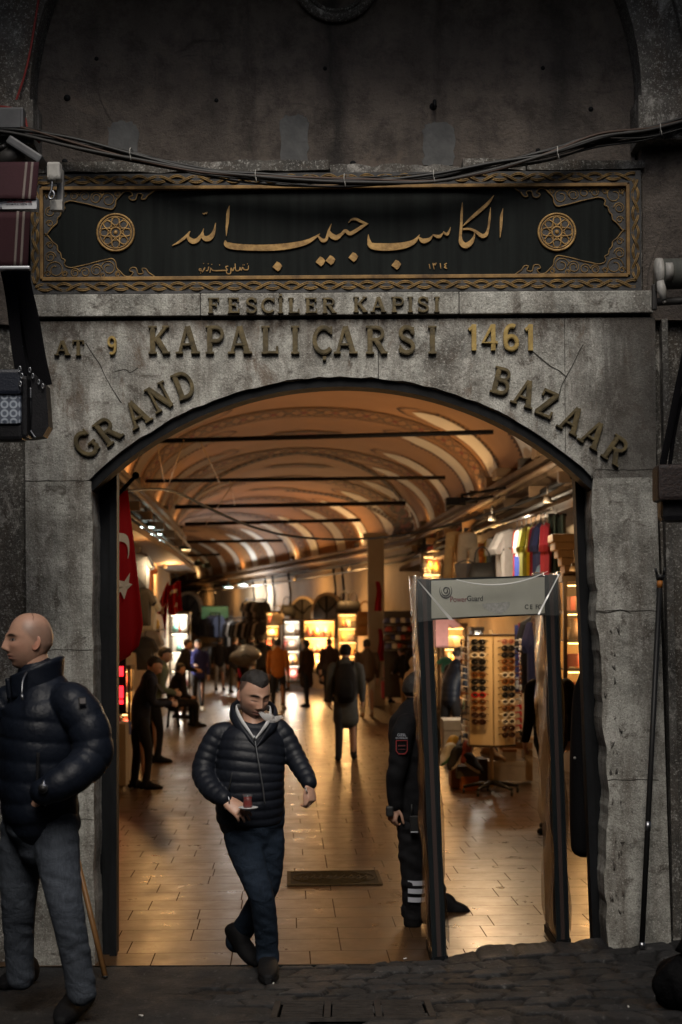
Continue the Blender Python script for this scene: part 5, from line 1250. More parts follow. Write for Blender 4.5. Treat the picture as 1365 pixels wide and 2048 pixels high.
def head_geo(nu=56, nv=40, lids=False, buzz=False, beard=.5, brow=1., hairline=.068, bald=False, male=True):
    """head about its centre, face towards +y, z up; height 0.235"""
    V = []; 
    for i in range(nv + 1):
        el = math.pi * (i / nv - .5)
        for q in range(nu):
            t = q / nu * 2 - 1; az = math.pi * (t * .62 + .38 * t ** 3) + math.pi / 2      # denser at the face
            e_ = .80 if el > 0 else .92; ce, se = math.cos(el) ** e_, math.copysign(abs(math.sin(el)) ** e_, el); V.append((ce * math.cos(az), ce * math.sin(az), se))
    D = np.array(V); x, y, z = D[:, 0] * .076, D[:, 1] * .098, D[:, 2] * .1175
    low = np.clip(-z / .1175, 0, 1)
    x = x * (1 - .30 * low ** 1.6) * (1 + .05 * g(z - .045, .05)); back = y < 0
    y = np.where(back, y * (1 - .5 * np.clip((-z - .01) / .1, 0, 1)), y * (1 + .03 * g(z + .08, .05)))
    y = np.where(back, y * (1 + .06 * g(z - .03, .05)), y)
    y = y - .006 * np.clip(z / .1175, 0, 1) ** 2 * (y > 0)
    f = np.clip(y / .06, 0, 1); ax_ = np.abs(x)
    dy = .007 * g(z - .027, .011) * g(x, .050) - .015 * g(ax_ - .034, .017) * g(z - .009, .013)
    dy += (.010 if lids else .008) * g(ax_ - .033, .012) * g(z - .008, .009)
    n = np.interp(z, [-.048, -.041, -.033, -.026, .0, .022, .035], [0, .006, .020, .026, .016, .006, 0])
    w = np.interp(z, [-.045, -.03, .0, .03], [.016, .0145, .0095, .009])
    dy += n * g(x, w) * 1.1 + .007 * g(ax_ - .015, .006) * g(z + .034, .008)
    dy += .007 * g(x, .024) * (g(z + .055, .006) + g(z + .068, .007)) - .004 * g(x, .026) * g(z + .0612, .0028) 
    dy += .010 * g(x, .022) * g(z + .099, .016) + .006 * g(ax_ - .048, .018) * g(z + .014, .018) - .003 * g(z + .082, .008) * g(x, .02)
    y = y + dy * f
    P = np.stack([x, y, z], 1); C = np.tile(SKINC, (len(P), 1))
    def blend(m, c): 
        nonlocal C
        C = C * (1 - m[:, None]) + c * m[:, None]
    fr = (y > .02).astype(float)
    blend(np.clip(g(ax_ - .045, .03) * g(z + .02, .025) * .25 * fr, 0, 1), np.array((.50, .22, .16)))
    blend(fr * np.clip(np.clip((-z - .035) / .02, 0, 1) * beard * (1 - .8 * g(x, .02) * g(z + .061, .012)), 0, 1), STUB)
    blend(np.clip((1 - fr) * np.clip((-z + .005) / .03, 0, 1) * (y > -.02) * beard * .6, 0, 1), STUB)
    blend(fr * g(x, .024) * np.clip(g(z + .055, .005) + g(z + .068, .006), 0, 1) * .85, LIP)
    blend(fr * g(x, .024) * g(z + .0612, .0024), np.array((.05, .02, .02)))
    blend(fr * np.clip(1.4 * g(ax_ - .034, .018) * g(z - .0265 + (ax_ - .030) ** 2 * 7, .0050) * brow, 0, 1), HAIRC)
    blend(fr * np.clip(2.2 * g(ax_ - .033, .015) * g(z - (.001 if lids else .0075), .0026 if lids else .0048), 0, 1) * (.9), np.array((.02, .014, .012)))
    if not lids: blend(fr * np.clip(g(ax_ - .026, .004) * g(z - .007, .003) + g(ax_ - .042, .004) * g(z - .007, .003), 0, 1) * .6, np.array((.4, .38, .36)))
    blend(fr * g(ax_ - .009, .004) * g(z + .040, .004) * .8, np.array((.05, .025, .02)))
    if buzz:
        m = np.clip((z - hairline + .10 * np.clip(-y / .09, -.3, 1) + .055 * np.clip((ax_ - .045) / .03, 0, 1) * (y < .05)) / .018, 0, 1)
        if bald: m = m * np.clip((.088 - z) / .03, 0, 1) * .6
        blend(m * (.8 if not bald else .75), HAIRC if not bald else np.array((.085, .07, .062)))
    F = [(i * nu + q, i * nu + (q + 1) % nu, (i + 1) * nu + (q + 1) % nu, (i + 1) * nu + q) for i in range(nv) for q in range(nu)]
    # ears
    EP, EF = [], []
    for s in (-1, 1):
        o = len(P) + len(EP); mu, mv = 14, 8
        for i in range(mv + 1):
            b = math.pi * i / mv
            for q in range(mu):
                a = 2 * math.pi * q / mu; yy, zz = math.sin(b) * math.cos(a), math.sin(b) * math.sin(a); xx = math.cos(b)
                rad = math.hypot(yy, zz); dent = -.006 * g(rad - .45, .28) if xx > 0 else 0
                EP.append((s * (.072 + .010 * xx + dent + .012 * max(0, -yy) * rad), -.012 + .019 * yy * (1 - .25 * (zz < 0) * -zz * -1 * 0) - .006 * zz, -.004 + .031 * zz))
        for i in range(mv):
            for q in range(mu): EF.append((o + i * mu + q, o + (i + 1) * mu + q, o + (i + 1) * mu + (q + 1) % mu, o + i * mu + (q + 1) % mu))
    P = np.vstack([P, EP]); C = np.vstack([C, np.tile(SKINC * np.array((1.05, .85, .82)), (len(EP), 1))]); F = F + EF
    return P, F, C, (nu, nv)
def hair_geo(P, grid_, hairline, thick=.012, side=.02, seed=0, long_=0., back=-.035):
    """cap of hair grown from the head grid"""
    nu, nv = grid_; n = nu * (nv + 1); Q = P[:n]; r = np.random.RandomState(seed)
    x, y, z = Q.T; ax_ = np.abs(x)
    lim = np.where(y > .02, hairline - .012 * g(x, .03) + .0 * ax_, np.where(y > -.03, side + (hairline - side) * np.clip((y + .03) / .05, 0, 1), back - long_))
    on = z > lim
    th_ = np.where(on, thick * np.clip((z - lim) / .025, .05, 1) * (1 + .2 * r.randn(n).clip(-1, 1)), -.004)
    N = Q / np.linalg.norm(Q, axis=1)[:, None]; H = Q + N * th_[:, None]
    F = []
    for i in range(nv):
        for q in range(nu):
            ids = (i * nu + q, i * nu + (q + 1) % nu, (i + 1) * nu + (q + 1) % nu, (i + 1) * nu + q)
            if any(on[k] for k in ids): F.append(ids)
    return H, F
def frame(yaw, pitch=0., roll=0.):
    """+y faces away from the camera at yaw 0; yaw 180 faces the camera"""
    return Matrix.Rotation(yaw, 4, 'Z') @ Matrix.Rotation(pitch, 4, 'X') @ Matrix.Rotation(roll, 4, 'Y')
def hand_geo(wrist, wdir, ndir, tside, curl=(.5, .6, .7, .8), spread=.12, scale=1., thumb=(.6, .65, -.3), voxel=.0042, tc=.5):
    """one fused hand: palm, four bent fingers, thumb. wdir towards the fingers, ndir = back of the hand, tside = thumb side"""
    w = Vector(wdir).normalized(); n = Vector(ndir); n = (n - w * n.dot(w)).normalized(); t = Vector(tside); t = (t - w * t.dot(w) - n * t.dot(n)).normalized()
    W0 = Vector(wrist); s = scale; mb = MB()
    mb.loft([W0 - w * .03 * s, W0, W0 + w * .03 * s, W0 + w * .07 * s, W0 + w * .092 * s], [(.027 * s, .019 * s), (.029 * s, .019 * s), (.037 * s, .017 * s), (.042 * s, .0155 * s), (.039 * s, .012 * s)], ref=tuple(t), n=14, round_ends=True)
    for k, (off, L) in enumerate(((.031, .076), (.0105, .086), (-.0105, .080), (-.031, .062))):
        d = (w + t * spread * (1.5 - k) * .5).normalized(); p = W0 + w * (.088 - .006 * abs(k - 1)) * s + t * off * s; pts = [p - w * .012 * s, p]; c = curl[k]
        for seg, fr_ in enumerate((.45, .30, .25)):
            d = Matrix.Rotation(c * (1. if seg else .8), 3, n.cross(d).normalized()) @ d if True else d
            p = p + d * L * fr_ * s; pts.append(p)
        mb.tube(pts, [.0095 * s, .0095 * s, .0088 * s, .008 * s, .0066 * s], n=9, sub=3); mb.sphere(pts[-1], .0066 * s, nu=8, nv=6); mb.sphere(pts[2], .0093 * s, nu=8, nv=6)
    p = W0 + w * .022 * s + t * .03 * s; d = (w * thumb[0] + t * thumb[1] + n * thumb[2]).normalized(); p1 = p + d * .038 * s
    d2 = (d + w * tc - t * tc * .4).normalized(); p2 = p1 + d2 * .032 * s; p3 = p2 + (d2 + w * tc * .5 + n * -.2).normalized() * .024 * s
    mb.tube([p - d * .012 * s, p, p1, p2, p3], [.014 * s, .0135 * s, .011 * s, .0098 * s, .0075 * s], n=9, sub=3); mb.sphere(p3, .0075 * s, nu=8, nv=6)
    return fuse(mb, voxel * s, 1)
def shoe(mb, heel, toe, h=.075, w=.045, m=0, up=Vector((0, 0, 1))):
    heel, toe = Vector(heel), Vector(toe); d = (toe - heel); L = d.length; d.normalize(); sd = d.cross(up).normalized(); u = sd.cross(d)
    prof = [(0, .55, .55), (.06, .80, .95), (.2, .88, 1.35), (.36, .92, 1.25), (.55, 1.02, .86), (.75, 1.08, .66), (.9, .92, .50), (1.0, .55, .30)]
    P = [heel + d * (a * L) + u * (h * c / 2 + .006) for a, b, c in prof]; RR = [(w * b, h * c / 2 + .008) for a, b, c in prof]
    mb.loft(catmull([tuple(p) for p in P], 3), catmull(RR, 3), ref=tuple(sd), n=14, p=2.6, m=m, round_ends=True)
def sole(mb, heel, toe, w=.048, m=0, up=Vector((0, 0, 1)), th_=.022):
    heel, toe = Vector(heel), Vector(toe); d = (toe - heel); L = d.length; d.normalize(); sd = d.cross(up).normalized(); u = sd.cross(d)
    out = []
    for a, b in ((-.02, .6), (.05, .85), (.3, .85), (.6, 1.05), (.8, 1.05), (.97, .7), (1.03, .3)): out.append((a * L, b * w))
    pts = [heel + d * a + sd * b for a, b in out] + [heel + d * a - sd * b for a, b in out[::-1]]; n = len(pts)
    mb.add([p for p in pts] + [p + u * th_ for p in pts], [tuple(range(n)), tuple(range(2 * n - 1, n - 1, -1))] + [(i, (i + 1) % n, n + (i + 1) % n, n + i) for i in range(n)], m)
def add_body(parent, parts, cols_list):
    V = []; Fs = []; C = []
    for (v, f), c in zip(parts, cols_list):
        o = len(V); V += [Vector(p) for p in v]; Fs += [tuple(i + o for i in ff) for ff in f]; C.append(c if not (isinstance(c, np.ndarray) and c.ndim == 1) else np.tile(c, (len(v), 1)))
    mb = MB(); mb.v = V; mb.f = Fs; mb.mi = [0] * len(Fs); mb.sm = [True] * len(Fs)
    o = mb.build('body', M_SKIN, parent, world=True, recalc=True, cols=np.vstack(C))
    bm = bmesh.new(); bm.from_mesh(o.data); bmesh.ops.remove_doubles(bm, verts=bm.verts[:], dist=2e-5); bmesh.ops.recalc_face_normals(bm, faces=bm.faces[:]); bm.to_mesh(o.data); bm.free(); return o
def tubes_geo(build):
    mb = MB(); build(mb); return np.array([tuple(v) for v in mb.v]), mb.f
def xf(P, M): return (np.c_[P, np.ones(len(P))] @ np.array(M).T)[:, :3]
M_PUFF = mat('navy_puffer_nylon', (.0062, .0078, .0125), .5, col2=(.009, .011, .017), nscale=6, bump=.28, bscale=40, bdist=.010, spec=.30)
M_PUFFB = mat('black_puffer_nylon', (.005, .007, .0125), .46, col2=(.008, .011, .019), nscale=5, bump=.35, bscale=26, bdist=.015, spec=.26)
M_BLACK = mat('black_cloth', (.008, .008, .0095), .85, bump=.3, bscale=160, spec=.2)
M_BLACK2 = mat('soft_black_cloth', (.012, .011, .012), .9, spec=.2)
def denim(name, a, b, seam=True):
    m, nt, bs = node_mat(name); n = NB(nt); v = n.obj()
    c = n.ramp(n.noise(v, 5, 6, .7), [(.34, a), (.66, b)]); c = n.mix(n.ramp(n.noise(n.obj((1, 1, .12)), 160, 3, .6), [(.4, .0), (.7, .35)]), c, tuple(q * 1.9 for q in b))
    lk(nt, c, bs.inputs['Base Color']); bs.inputs['Roughness'].default_value = .85; bs.inputs['Specular IOR Level'].default_value = .2
    h = n.math('ADD', n.math('MULTIPLY', n.noise(n.obj((1, 1, 1.2)), 9, 5, .6, .8), .9), n.math('MULTIPLY', n.noise(v, 260, 2), .1)); lk(nt, n.bump(h, .55, .03), bs.inputs['Normal']); return m
M_JEAN = denim('dark_blue_denim', (.006, .0105, .019), (.011, .019, .033)); M_JEANG = denim('grey_blue_denim', (.034, .041, .055), (.060, .070, .088))
M_SHOE = mat('black_shoe', (.006, .006, .007), .75, bump=.2, bscale=60, spec=.2); M_SOLE = mat('black_sole', (.014, .014, .015), .6)
M_SHIRT = mat('grey_white_shirt', (.50, .50, .50), .8, bump=.15, bscale=80)

# ---- main man walking out with a tea glass
d0 = 8.95
def J(px, py, dd=0., d=d0): return W(px, py, d + dd)
pm = thing('person', 'man in navy puffer jacket and jeans walking out with a glass of tea', 'person', on_street(540, 1962))
hip = J(512, 1648); 
# jacket: torso with quilt lines, two sleeves, standing collar
mb = MB()
tor = [(500, 1642, 0), (500, 1600, -.02), (500, 1550, -.03), (505, 1500, -.02), (508, 1472, 0), (508, 1461, .045)]
limb(mb, [J(*q) for q in tor], [(.188, .145), (.196, .160), (.195, .163), (.190, .148), (.165, .112), (.10, .05)], step=.006, quilt=(.049, .011), ref=(1, .18, .02), n=40, p=2.35)
limb(mb, [J(462, 1470, .01), J(440, 1470, .0), J(417, 1510, -.02), J(408, 1547, -.06), J(424, 1580, -.16), J(449, 1598, -.24)], [.066, .070, .069, .067, .058, .046], step=.006, quilt=(.049, .009), n=26)
limb(mb, [J(546, 1462, .02), J(561, 1464, .02), J(583, 1500, .0), J(597, 1526, -.03), J(613, 1553, -.10), J(619, 1566, -.14)], [.064, .066, .062, .058, .050, .043], step=.006, quilt=(.049, .009), n=26)
jk = fused(mb, .0062, 'jacket', M_PUFF, pm, 1)
def collar(pts_in, hgt, out, lean, name, m, parent, th_=.014, nu=28):
    pass
# standing collar, open at the front
cN = J(505, 1448, .02); fr_ang = math.radians(-90 + 14)   # opening direction (towards the camera, a little right)
cp = [J(512, 1492, -.165), J(494, 1472, -.135), J(474, 1446, -.075), J(464, 1420, .015), J(480, 1408, .085), J(506, 1405, .11), J(534, 1410, .085), J(552, 1424, .015), J(548, 1448, -.075), J(531, 1472, -.135), J(514, 1492, -.165)]
cr = [(.006, .008), (.018, .011), (.026, .012), (.030, .012), (.030, .012), (.030, .012), (.030, .012), (.030, .012), (.026, .012), (.018, .011), (.006, .008)]
upv = [(0, -.35, .9), (.45, -.3, .8), (.5, -.15, .85), (.2, 0, 1), (0, 0, 1), (0, 0, 1), (0, 0, 1), (-.2, 0, 1), (-.5, -.15, .85), (-.45, -.3, .8), (0, -.35, .9)]
mb = MB(); mb.loft(catmull([tuple(p) for p in cp], 6), catmull(cr, 6), ref=catmull(upv, 6), n=12, round_ends=True); mb.build('collar', M_PUFF, pm, world=True)
cp2 = [J(510, 1478, -.150), J(497, 1460, -.122), J(481, 1436, -.072), J(473, 1414, .0), J(488, 1416, .06), J(506, 1418, .075), J(526, 1418, .06), J(541, 1416, .0), J(538, 1440, -.072), J(524, 1462, -.122), J(511, 1478, -.150)]
mb = MB(); mb.loft(catmull([tuple(p) for p in cp2], 6), catmull([(a_ * .36 + .003, .005) for a_, _ in cr], 6), ref=catmull(upv, 6), n=10, round_ends=True)
mb.build('shirt', M_SHIRT, pm, world=True)
# zip following the belly
M_ZIP = mat('zip_metal', (.30, .31, .33), .35, .9)
mb = MB(); zp = [J(509, 1470, -.178), J(512, 1490, -.190), J(517, 1520, -.205), J(522, 1550, -.212), J(527, 1580, -.210), J(530, 1608, -.196)]; mb.tube(zp, .0042, n=6, sub=5); mb.tube([zp[0] + Vector((.002, -.01, 0)), zp[0] + Vector((.004, -.014, -.025))], .005, n=6)
mb.build('zip', M_ZIP, pm, world=True)
mb = MB(); mb.tube([J(465, 1545, -.185), J(461, 1566, -.192), J(457, 1582, -.19)], .004, n=6, sub=3); mb.build('pocket_zip', M_CABLE, pm, world=True)
# trousers
mb = MB()
limb(mb, [J(508, 1618, .0), J(506, 1650, .0), J(507, 1672, .0)], [(.182, .135), (.178, .135), (.13, .12)], ref=(1, .15, 0), n=24, step=.02)
limb(mb, [J(482, 1650, -.02), J(488, 1690, -.06), J(510, 1755, -.12), J(523, 1792, -.13), J(531, 1845, -.07), J(535, 1898, -.0), J(536, 1916, .0)], [.102, .100, .082, .073, .070, .066, .068], step=.012, n=22)
limb(mb, [J(532, 1648, .02), J(536, 1690, .03), J(536, 1755, .06), J(526, 1790, .09), J(500, 1838, .22), J(478, 1872, .33), J(474, 1884, .35)], [.098, .098, .080, .071, .068, .068, .07], step=.012, n=22)
fused(mb, .0085, 'trousers', M_JEAN, pm, 2, wrinkle(.0020, 30, 60, 3))
mb = MB(); shoe(mb, on_street(536, 1925, .008) + Vector((0, .06, 0)), on_street(537, 1963, .006), h=.10, w=.054); sole(mb, on_street(536, 1925, .002) + Vector((0, .06, 0)), on_street(537, 1965, .002), w=.056); mb.build('shoe', M_SHOE, pm, world=True); mb = MB()
hl, tl = J(460, 1878, .36), J(512, 1932, .20); up2 = (J(480, 1870, .3) - J(470, 1900, .42)).normalized()
shoe(mb, hl + Vector((0, 0, .01)), tl, h=.10, w=.05, up=up2); mb.build('shoe', M_SHOE, pm, world=True)
# hands
rh = hand_geo(J(452, 1602, -.25), J(486, 1624, -.29) - J(452, 1600, -.25), (.25, -.9, .55), (.55, -.1, .8), curl=(.35, .42, .46, .5), thumb=(.75, .45, -.5), scale=1.06)
lh = hand_geo(J(619, 1569, -.15), J(627, 1612, -.17) - J(619, 1566, -.14), (.75, -.55, .25), (-.75, -.6, .2), curl=(.75, .85, .95, 1.0), thumb=(.85, .25, -.35), scale=.98, tc=.6)
# head: turned to the right of the picture and bowed
HP = dict(lids=True, buzz=True, beard=.85, hairline=.07, brow=1.7)
hv, hf, hc, hg = head_geo(150, 110, **HP)
Mh = Matrix.Translation(J(508, 1392, -.03)) @ frame(R(180 + 27), R(-17), R(-3)) @ Matrix.Diagonal((1.08, 1.06, 1.17, 1))
inner = tubes_geo(lambda m: (limb(m, [J(508, 1486, -.03), J(507, 1450, -.01), J(506, 1410, .0)], [.095, .070, .062], n=16), limb(m, [J(505, 1640), J(505, 1470)], [(.13, .09), (.14, .09)], n=12),
    limb(m, [J(446, 1475), J(409, 1545, -.06), J(449, 1598, -.24)], [.035, .035, .03], n=10), limb(m, [J(561, 1466, .02), J(596, 1525, -.03), J(619, 1566, -.14)], [.035, .032, .028], n=10),
    limb(m, [J(482, 1650), J(522, 1785, -.12), J(536, 1910)], [.07, .05, .04], n=10), limb(m, [J(532, 1650, .02), J(528, 1788, .08), J(474, 1880, .35)], [.07, .05, .04], n=10)))
add_body(pm, [(xf(hv, Mh), hf), rh, lh, inner], [hc, SKINC * .95, SKINC * .95, SKINC])
H, HF = hair_geo(hv, hg, .078, .011, .066, 4, back=.045); mb = MB(); mb.add([Vector(p) for p in xf(H, Mh)], HF, 0, True)
mb.v = [p for p in mb.v]; mb.build('hair', M_HAIR, pm, world=True)
mb = MB(); c_ = J(450, 1624, -.27); mb.tube([J(453 + 6 * math.cos(a), 1604 + 14 * math.sin(a), -.25 - .03 * math.cos(a)) for a in np.linspace(0, 6.28, 16, endpoint=False)], .004, closed=True, n=6); mb.build('bracelet', M_STEEL, pm, world=True)
# tea glass and saucer, cigarette, smoke
tg = thing('tea_glass', 'small tulip glass of dark red tea held by the walking man', 'glass', J(496, 1617, -.33))
M_GLASS = mat('clear_glass', (.25, .25, .26), .03, alpha=.12, spec=.8); M_TEA = mat('red_tea', (.16, .010, .006), .15, spec=.4)
s_ = 1.15; mb = MB(); mb.lathe([(.001, 0), (.019 * s_, 0), (.023 * s_, .012), (.024 * s_, .024), (.0205 * s_, .045), (.0215 * s_, .062), (.026 * s_, .078), (.0248 * s_, .078), (.0205 * s_, .062), (.0195 * s_, .045)], 22); mb.build('glass_wall', M_GLASS, tg)
mb = MB(); mb.lathe([(.001, .003), (.0175 * s_, .003), (.0218 * s_, .013), (.0228 * s_, .024), (.0193 * s_, .045), (.0205 * s_, .064), (.001, .064)], 20); mb.build('tea', M_TEA, tg)
sc_ = thing('saucer', 'white saucer with a red rim mark under the tea glass', 'saucer', J(497, 1621, -.33))
mb = MB(); mb.lathe([(.001, 0), (.025, 0), (.05, .012), (.056, .018), (.054, .020), (.026, .005), (.001, .004)], 26); mb.build('plate', mat('white_porcelain', (.6, .6, .6), .2, coat=.4), sc_)
mb = MB(); mb.box((.036, -.012, .012), (.016, .009, .007), rz=.6, bev=.002); mb.build('red_sugar_wrap', mat('red_paper', (.35, .02, .03), .6), sc_)
cg = thing('cigarette', 'lit cigarette between the fingers of the walking man\'s right-hand side', 'cigarette', J(615, 1586, -.20))
mb = MB(); mb.tube([(0, 0, 0), (-.008, -.02, .028)], .004, n=8); mb.build('paper_tube', M_BUTT, cg)
mb = MB(); mb.tube([(-.008, -.02, .028), (-.010, -.024, .033)], .0041, n=8); mb.build('ash_tip', mat('ash', (.2, .2, .2), .9), cg)
m, nt, bs = node_mat('exhaled_smoke'); nt.nodes.remove(bs); pv = nt.nodes.new('ShaderNodeVolumePrincipled'); n = NB(nt)
pv.inputs['Color'].default_value = (1, 1, 1, 1); pv.inputs['Anisotropy'].default_value = .2
dn = n.ramp(n.noise(n.obj(), 26, 5, .65, .8), [(.40, 0.), (.62, 1.)]); lk(nt, n.math('MULTIPLY', dn, 160.), pv.inputs['Density']); lk(nt, pv.outputs[0], nt.nodes['Material Output'].inputs['Volume'])
mb = MB(); limb(mb, [(-.035, .02, .018), (-.012, -.008, .004), (.015, -.03, -.008), (.05, -.04, -.016), (.085, -.04, -.002)], [.009, .018, .024, .020, .009], n=14, step=.008)
sm_o = mb.build('cigarette_smoke', m); sm_o.location = J(533, 1432, -.22); tag(sm_o, 'small puff of pale smoke at the walking man\'s mouth', 'smoke', kind='stuff')

# ---- bald man at the left edge, in profile
d1 = 7.1
def B(px, py, dd=0.): return W(px, py, d1 + dd)
pb = thing('person', 'bald man in black puffer jacket and grey jeans standing with a hand in his pocket', 'person', on_street(150, 2030))
mb = MB()
limb(mb, [B(82, 1640, .02), B(78, 1590, .02), B(80, 1530, .02), B(84, 1470, .02), B(88, 1415, .02), B(82, 1368, .02), B(74, 1345, .02)], [(.158, .180), (.170, .188), (.180, .195), (.184, .198), (.168, .180), (.112, .112), (.085, .085)], step=.008, quilt=(.092, .012), ref=(1, .55, 0), n=40, p=2.3)
limb(mb, [B(128, 1400, -.06), B(150, 1412, -.10), B(176, 1450, -.13), B(186, 1495, -.14), B(180, 1520, -.16), B(140, 1556, -.25), B(96, 1580, -.27), B(84, 1584, -.26)], [.088, .095, .092, .090, .086, .078, .064, .055], step=.008, quilt=(.085, .010), n=28)
limb(mb, [B(20, 1400, .12), B(-10, 1440, .16), B(-15, 1510, .12), B(10, 1570, .0)], [.085, .09, .085, .06], step=.008, quilt=(.085, .015), n=24)
fused(mb, .0075, 'jacket', M_PUFFB, pb, 1)
cB = B(66, 1352, .02)
def colb(u, v):
    a = R(180 + 22) + R(24) + u * R(312); rx, ry = .105 + .010 * v, .10 + .008 * v
    back_ = .5 + .5 * math.cos(a); return (cB.x + .008 + rx * math.cos(a), cB.y + ry * math.sin(a), cB.z - .085 + .095 * v + .10 * back_ * (.35 + .65 * v) - .02)
mb = MB(); mb.grid(colb, 40, 8, thick=.022); mb.build('collar', M_PUFFB, pb, world=True)
mb = MB()
limb(mb, [B(86, 1610, .04), B(88, 1660, .04), B(88, 1690, .04)], [(.165, .16), (.165, .16), (.12, .13)], ref=(1, .5, 0), n=24)
limb(mb, [B(112, 1650, -.04), B(116, 1710, -.06), B(128, 1790, -.10), B(140, 1850, -.10), B(155, 1930, -.05), B(164, 1985, -.02)], [.105, .100, .083, .074, .068, .068], step=.014, n=22)
limb(mb, [B(48, 1650, .12), B(42, 1720, .16), B(38, 1800, .20), B(38, 1860, .26), B(40, 1920, .3), B(42, 1955, .32)], [.105, .100, .083, .074, .068, .068], step=.014, n=22)
fused(mb, .009, 'trousers', M_JEANG, pb, 2, wrinkle(.0024, 26, 56, 9))
mb = MB(); shoe(mb, on_street(178, 2005, .0), on_street(122, 2050, .0), h=.115, w=.055); mb.build('shoe', M_SHOE, pb, world=True); mb = MB(); shoe(mb, on_street(66, 1962, .0), on_street(6, 1976, .0), h=.11, w=.053); mb.build('shoe', M_SHOE, pb, world=True)
hv2, hf2, hc2, hg2 = head_geo(150, 110, lids=False, buzz=True, bald=True, beard=.22, hairline=.05, brow=1.2)
Mb_ = Matrix.Translation(B(60, 1284, .0)) @ frame(R(90 + 22), R(2), 0) @ Matrix.Diagonal((1.06, 1.02, 1.12, 1))
hp_ = hand_geo(B(84, 1588, -.17), B(60, 1600, -.24) - B(92, 1576, -.27), (.2, -.9, .3), (-.3, -.2, .9), curl=(.5, .5, .6, .6), voxel=.005)
hp2_ = hand_geo(B(8, 1572, -.02), B(30, 1600, -.04) - B(8, 1572, -.02), (-.2, -.9, .3), (.3, -.2, .9), curl=(.5, .5, .6, .6), voxel=.005)
inner = tubes_geo(lambda m: (limb(m, [B(78, 1400, .02), B(72, 1350, .02), B(66, 1310, .01)], [.085, .072, .066], n=18), limb(m, [B(84, 1640, .02), B(86, 1400, .02)], [(.12, .12), (.13, .12)], n=12),
    limb(m, [B(150, 1420, -.1), B(186, 1505, -.15), B(90, 1580, -.27)], [.045, .04, .03], n=10), limb(m, [B(10, 1420, .12), B(-15, 1500, .13), B(10, 1570, .0)], [.045, .04, .03], n=10), limb(m, [B(112, 1650, -.04), B(130, 1800, -.1), B(164, 1985, -.02)], [.07, .05, .04], n=10), limb(m, [B(48, 1650, .12), B(38, 1810, .2), B(42, 1955, .32)], [.07, .05, .04], n=10)))
add_body(pb, [(xf(hv2, Mb_), hf2), hp_, hp2_, inner], [hc2, SKINC, SKINC, SKINC])
mb = MB()
for e in (-1, 1): # eyes
    mb.sphere(tuple((Mb_ @ Vector((e * .033, .0785, .0075)))), .0085, nu=12, nv=8)
eo = mb.build('eyes', mat('eye_dark', (.03, .02, .018), .15), pb, world=True)
# watch, badge, zip
mb = MB(); a = B(87, 1577, -.335); mb.tube([a + Vector((0, -.012, 0)), a + Vector((0, .012, 0))], .021, n=20); mb.tube([a + Vector((.0, .02, .0)) + Vector((.0, .035 * math.cos(q) + .02, .034 * math.sin(q))) for q in np.linspace(0, 6.28, 18, endpoint=False)], .008, closed=True, n=6); mb.build('wristwatch', M_STEEL, pb, world=True)
mb = MB(); mb.tube([a + Vector((0, -.0135, 0)), a + Vector((0, -.010, 0))], .016, n=18); mb.build('watch_face', M_CABLE, pb, world=True)
mb = MB(); c_ = B(165, 1402, -.225); Mk = Matrix.Translation(c_) @ Matrix.Rotation(R(28), 4, 'Z') @ Matrix.Rotation(R(-8), 4, 'X'); mb.box((0, 0, 0), (.036, .006, .036), M=Mk, bev=.003); mb.build('sleeve_badge', mat('badge_black', (.01, .01, .012), .5), pb, world=True)
mb = MB(); mb.box((0, -.004, 0), (.026, .002, .024), M=Mk); mb.build('badge_patch', mat('badge_grey', (.12, .11, .11), .6), pb, world=True)
mb = MB(); mb.tube([B(54, 1345, -.12), B(46, 1362, -.17), B(44, 1392, -.20)], .004, n=6, sub=3); mb.tube([B(44, 1388, -.21), B(46, 1400, -.215)], .006, n=6); mb.build('zip', M_ZIP, pb, world=True)
mb = MB(); mb.tube([B(77, 1505, -.23), B(76, 1540, -.235), B(75, 1572, -.23)], .008, n=6, sub=3); mb.build('pocket_trim', M_BLACK, pb, world=True)
mb = MB(); mb.tube([B(90, 1592, -.25), B(91, 1612, -.245)], .005, n=6); mb.build('zip_pull', M_STEEL, pb, world=True)

# ---- guard behind the detector
d2 = 10.5
def G(px, py, dd=0.): return W(px, py, d2 + dd)
pg = thing('person', 'security guard in black uniform with pale leg stripes standing behind the detector post', 'person', W(835, 1850, d2))
mb = MB()
limb(mb, [G(832, 1628), G(830, 1570), G(830, 1500), G(828, 1455), G(832, 1422), G(834, 1400)], [(.145, .18), (.15, .19), (.165, .2), (.165, .19), (.12, .14), (.07, .075)], ref=(1, .25, 0), n=26, p=2.3, step=.02)
limb(mb, [G(816, 1448, -.16), G(806, 1470, -.2), G(797, 1530, -.21), G(790, 1570, -.18), G(792, 1610, -.14)], [.078, .078, .068, .06, .05], n=18, step=.02)
limb(mb, [G(840, 1448, .16), G(850, 1520, .2), G(862, 1590, .14)], [.078, .068, .05], n=18, step=.02)
fused(mb, .011, 'jacket', M_BLACK, pg, 2, wrinkle(.004, 20, 34, 5))
mb = MB(); limb(mb, [G(834, 1395), G(834, 1412), G(832, 1432)], [.068, .074, .085], n=18); mb.build('collar', M_BLACK, pg, world=True)
mb = MB()
limb(mb, [G(833, 1610), G(832, 1660)], [(.13, .16), (.125, .15)], ref=(1, .2, 0), n=22)
limb(mb, [G(824, 1650, -.07), G(824, 1710, -.08), G(826, 1760, -.08), G(828, 1812, -.06), G(829, 1830, -.06)], [.10, .088, .078, .074, .068], n=20, step=.02)
limb(mb, [G(842, 1650, .08), G(854, 1710, .1), G(866, 1765, .12), G(876, 1812, .14)], [.10, .088, .078, .07], n=20, step=.02)
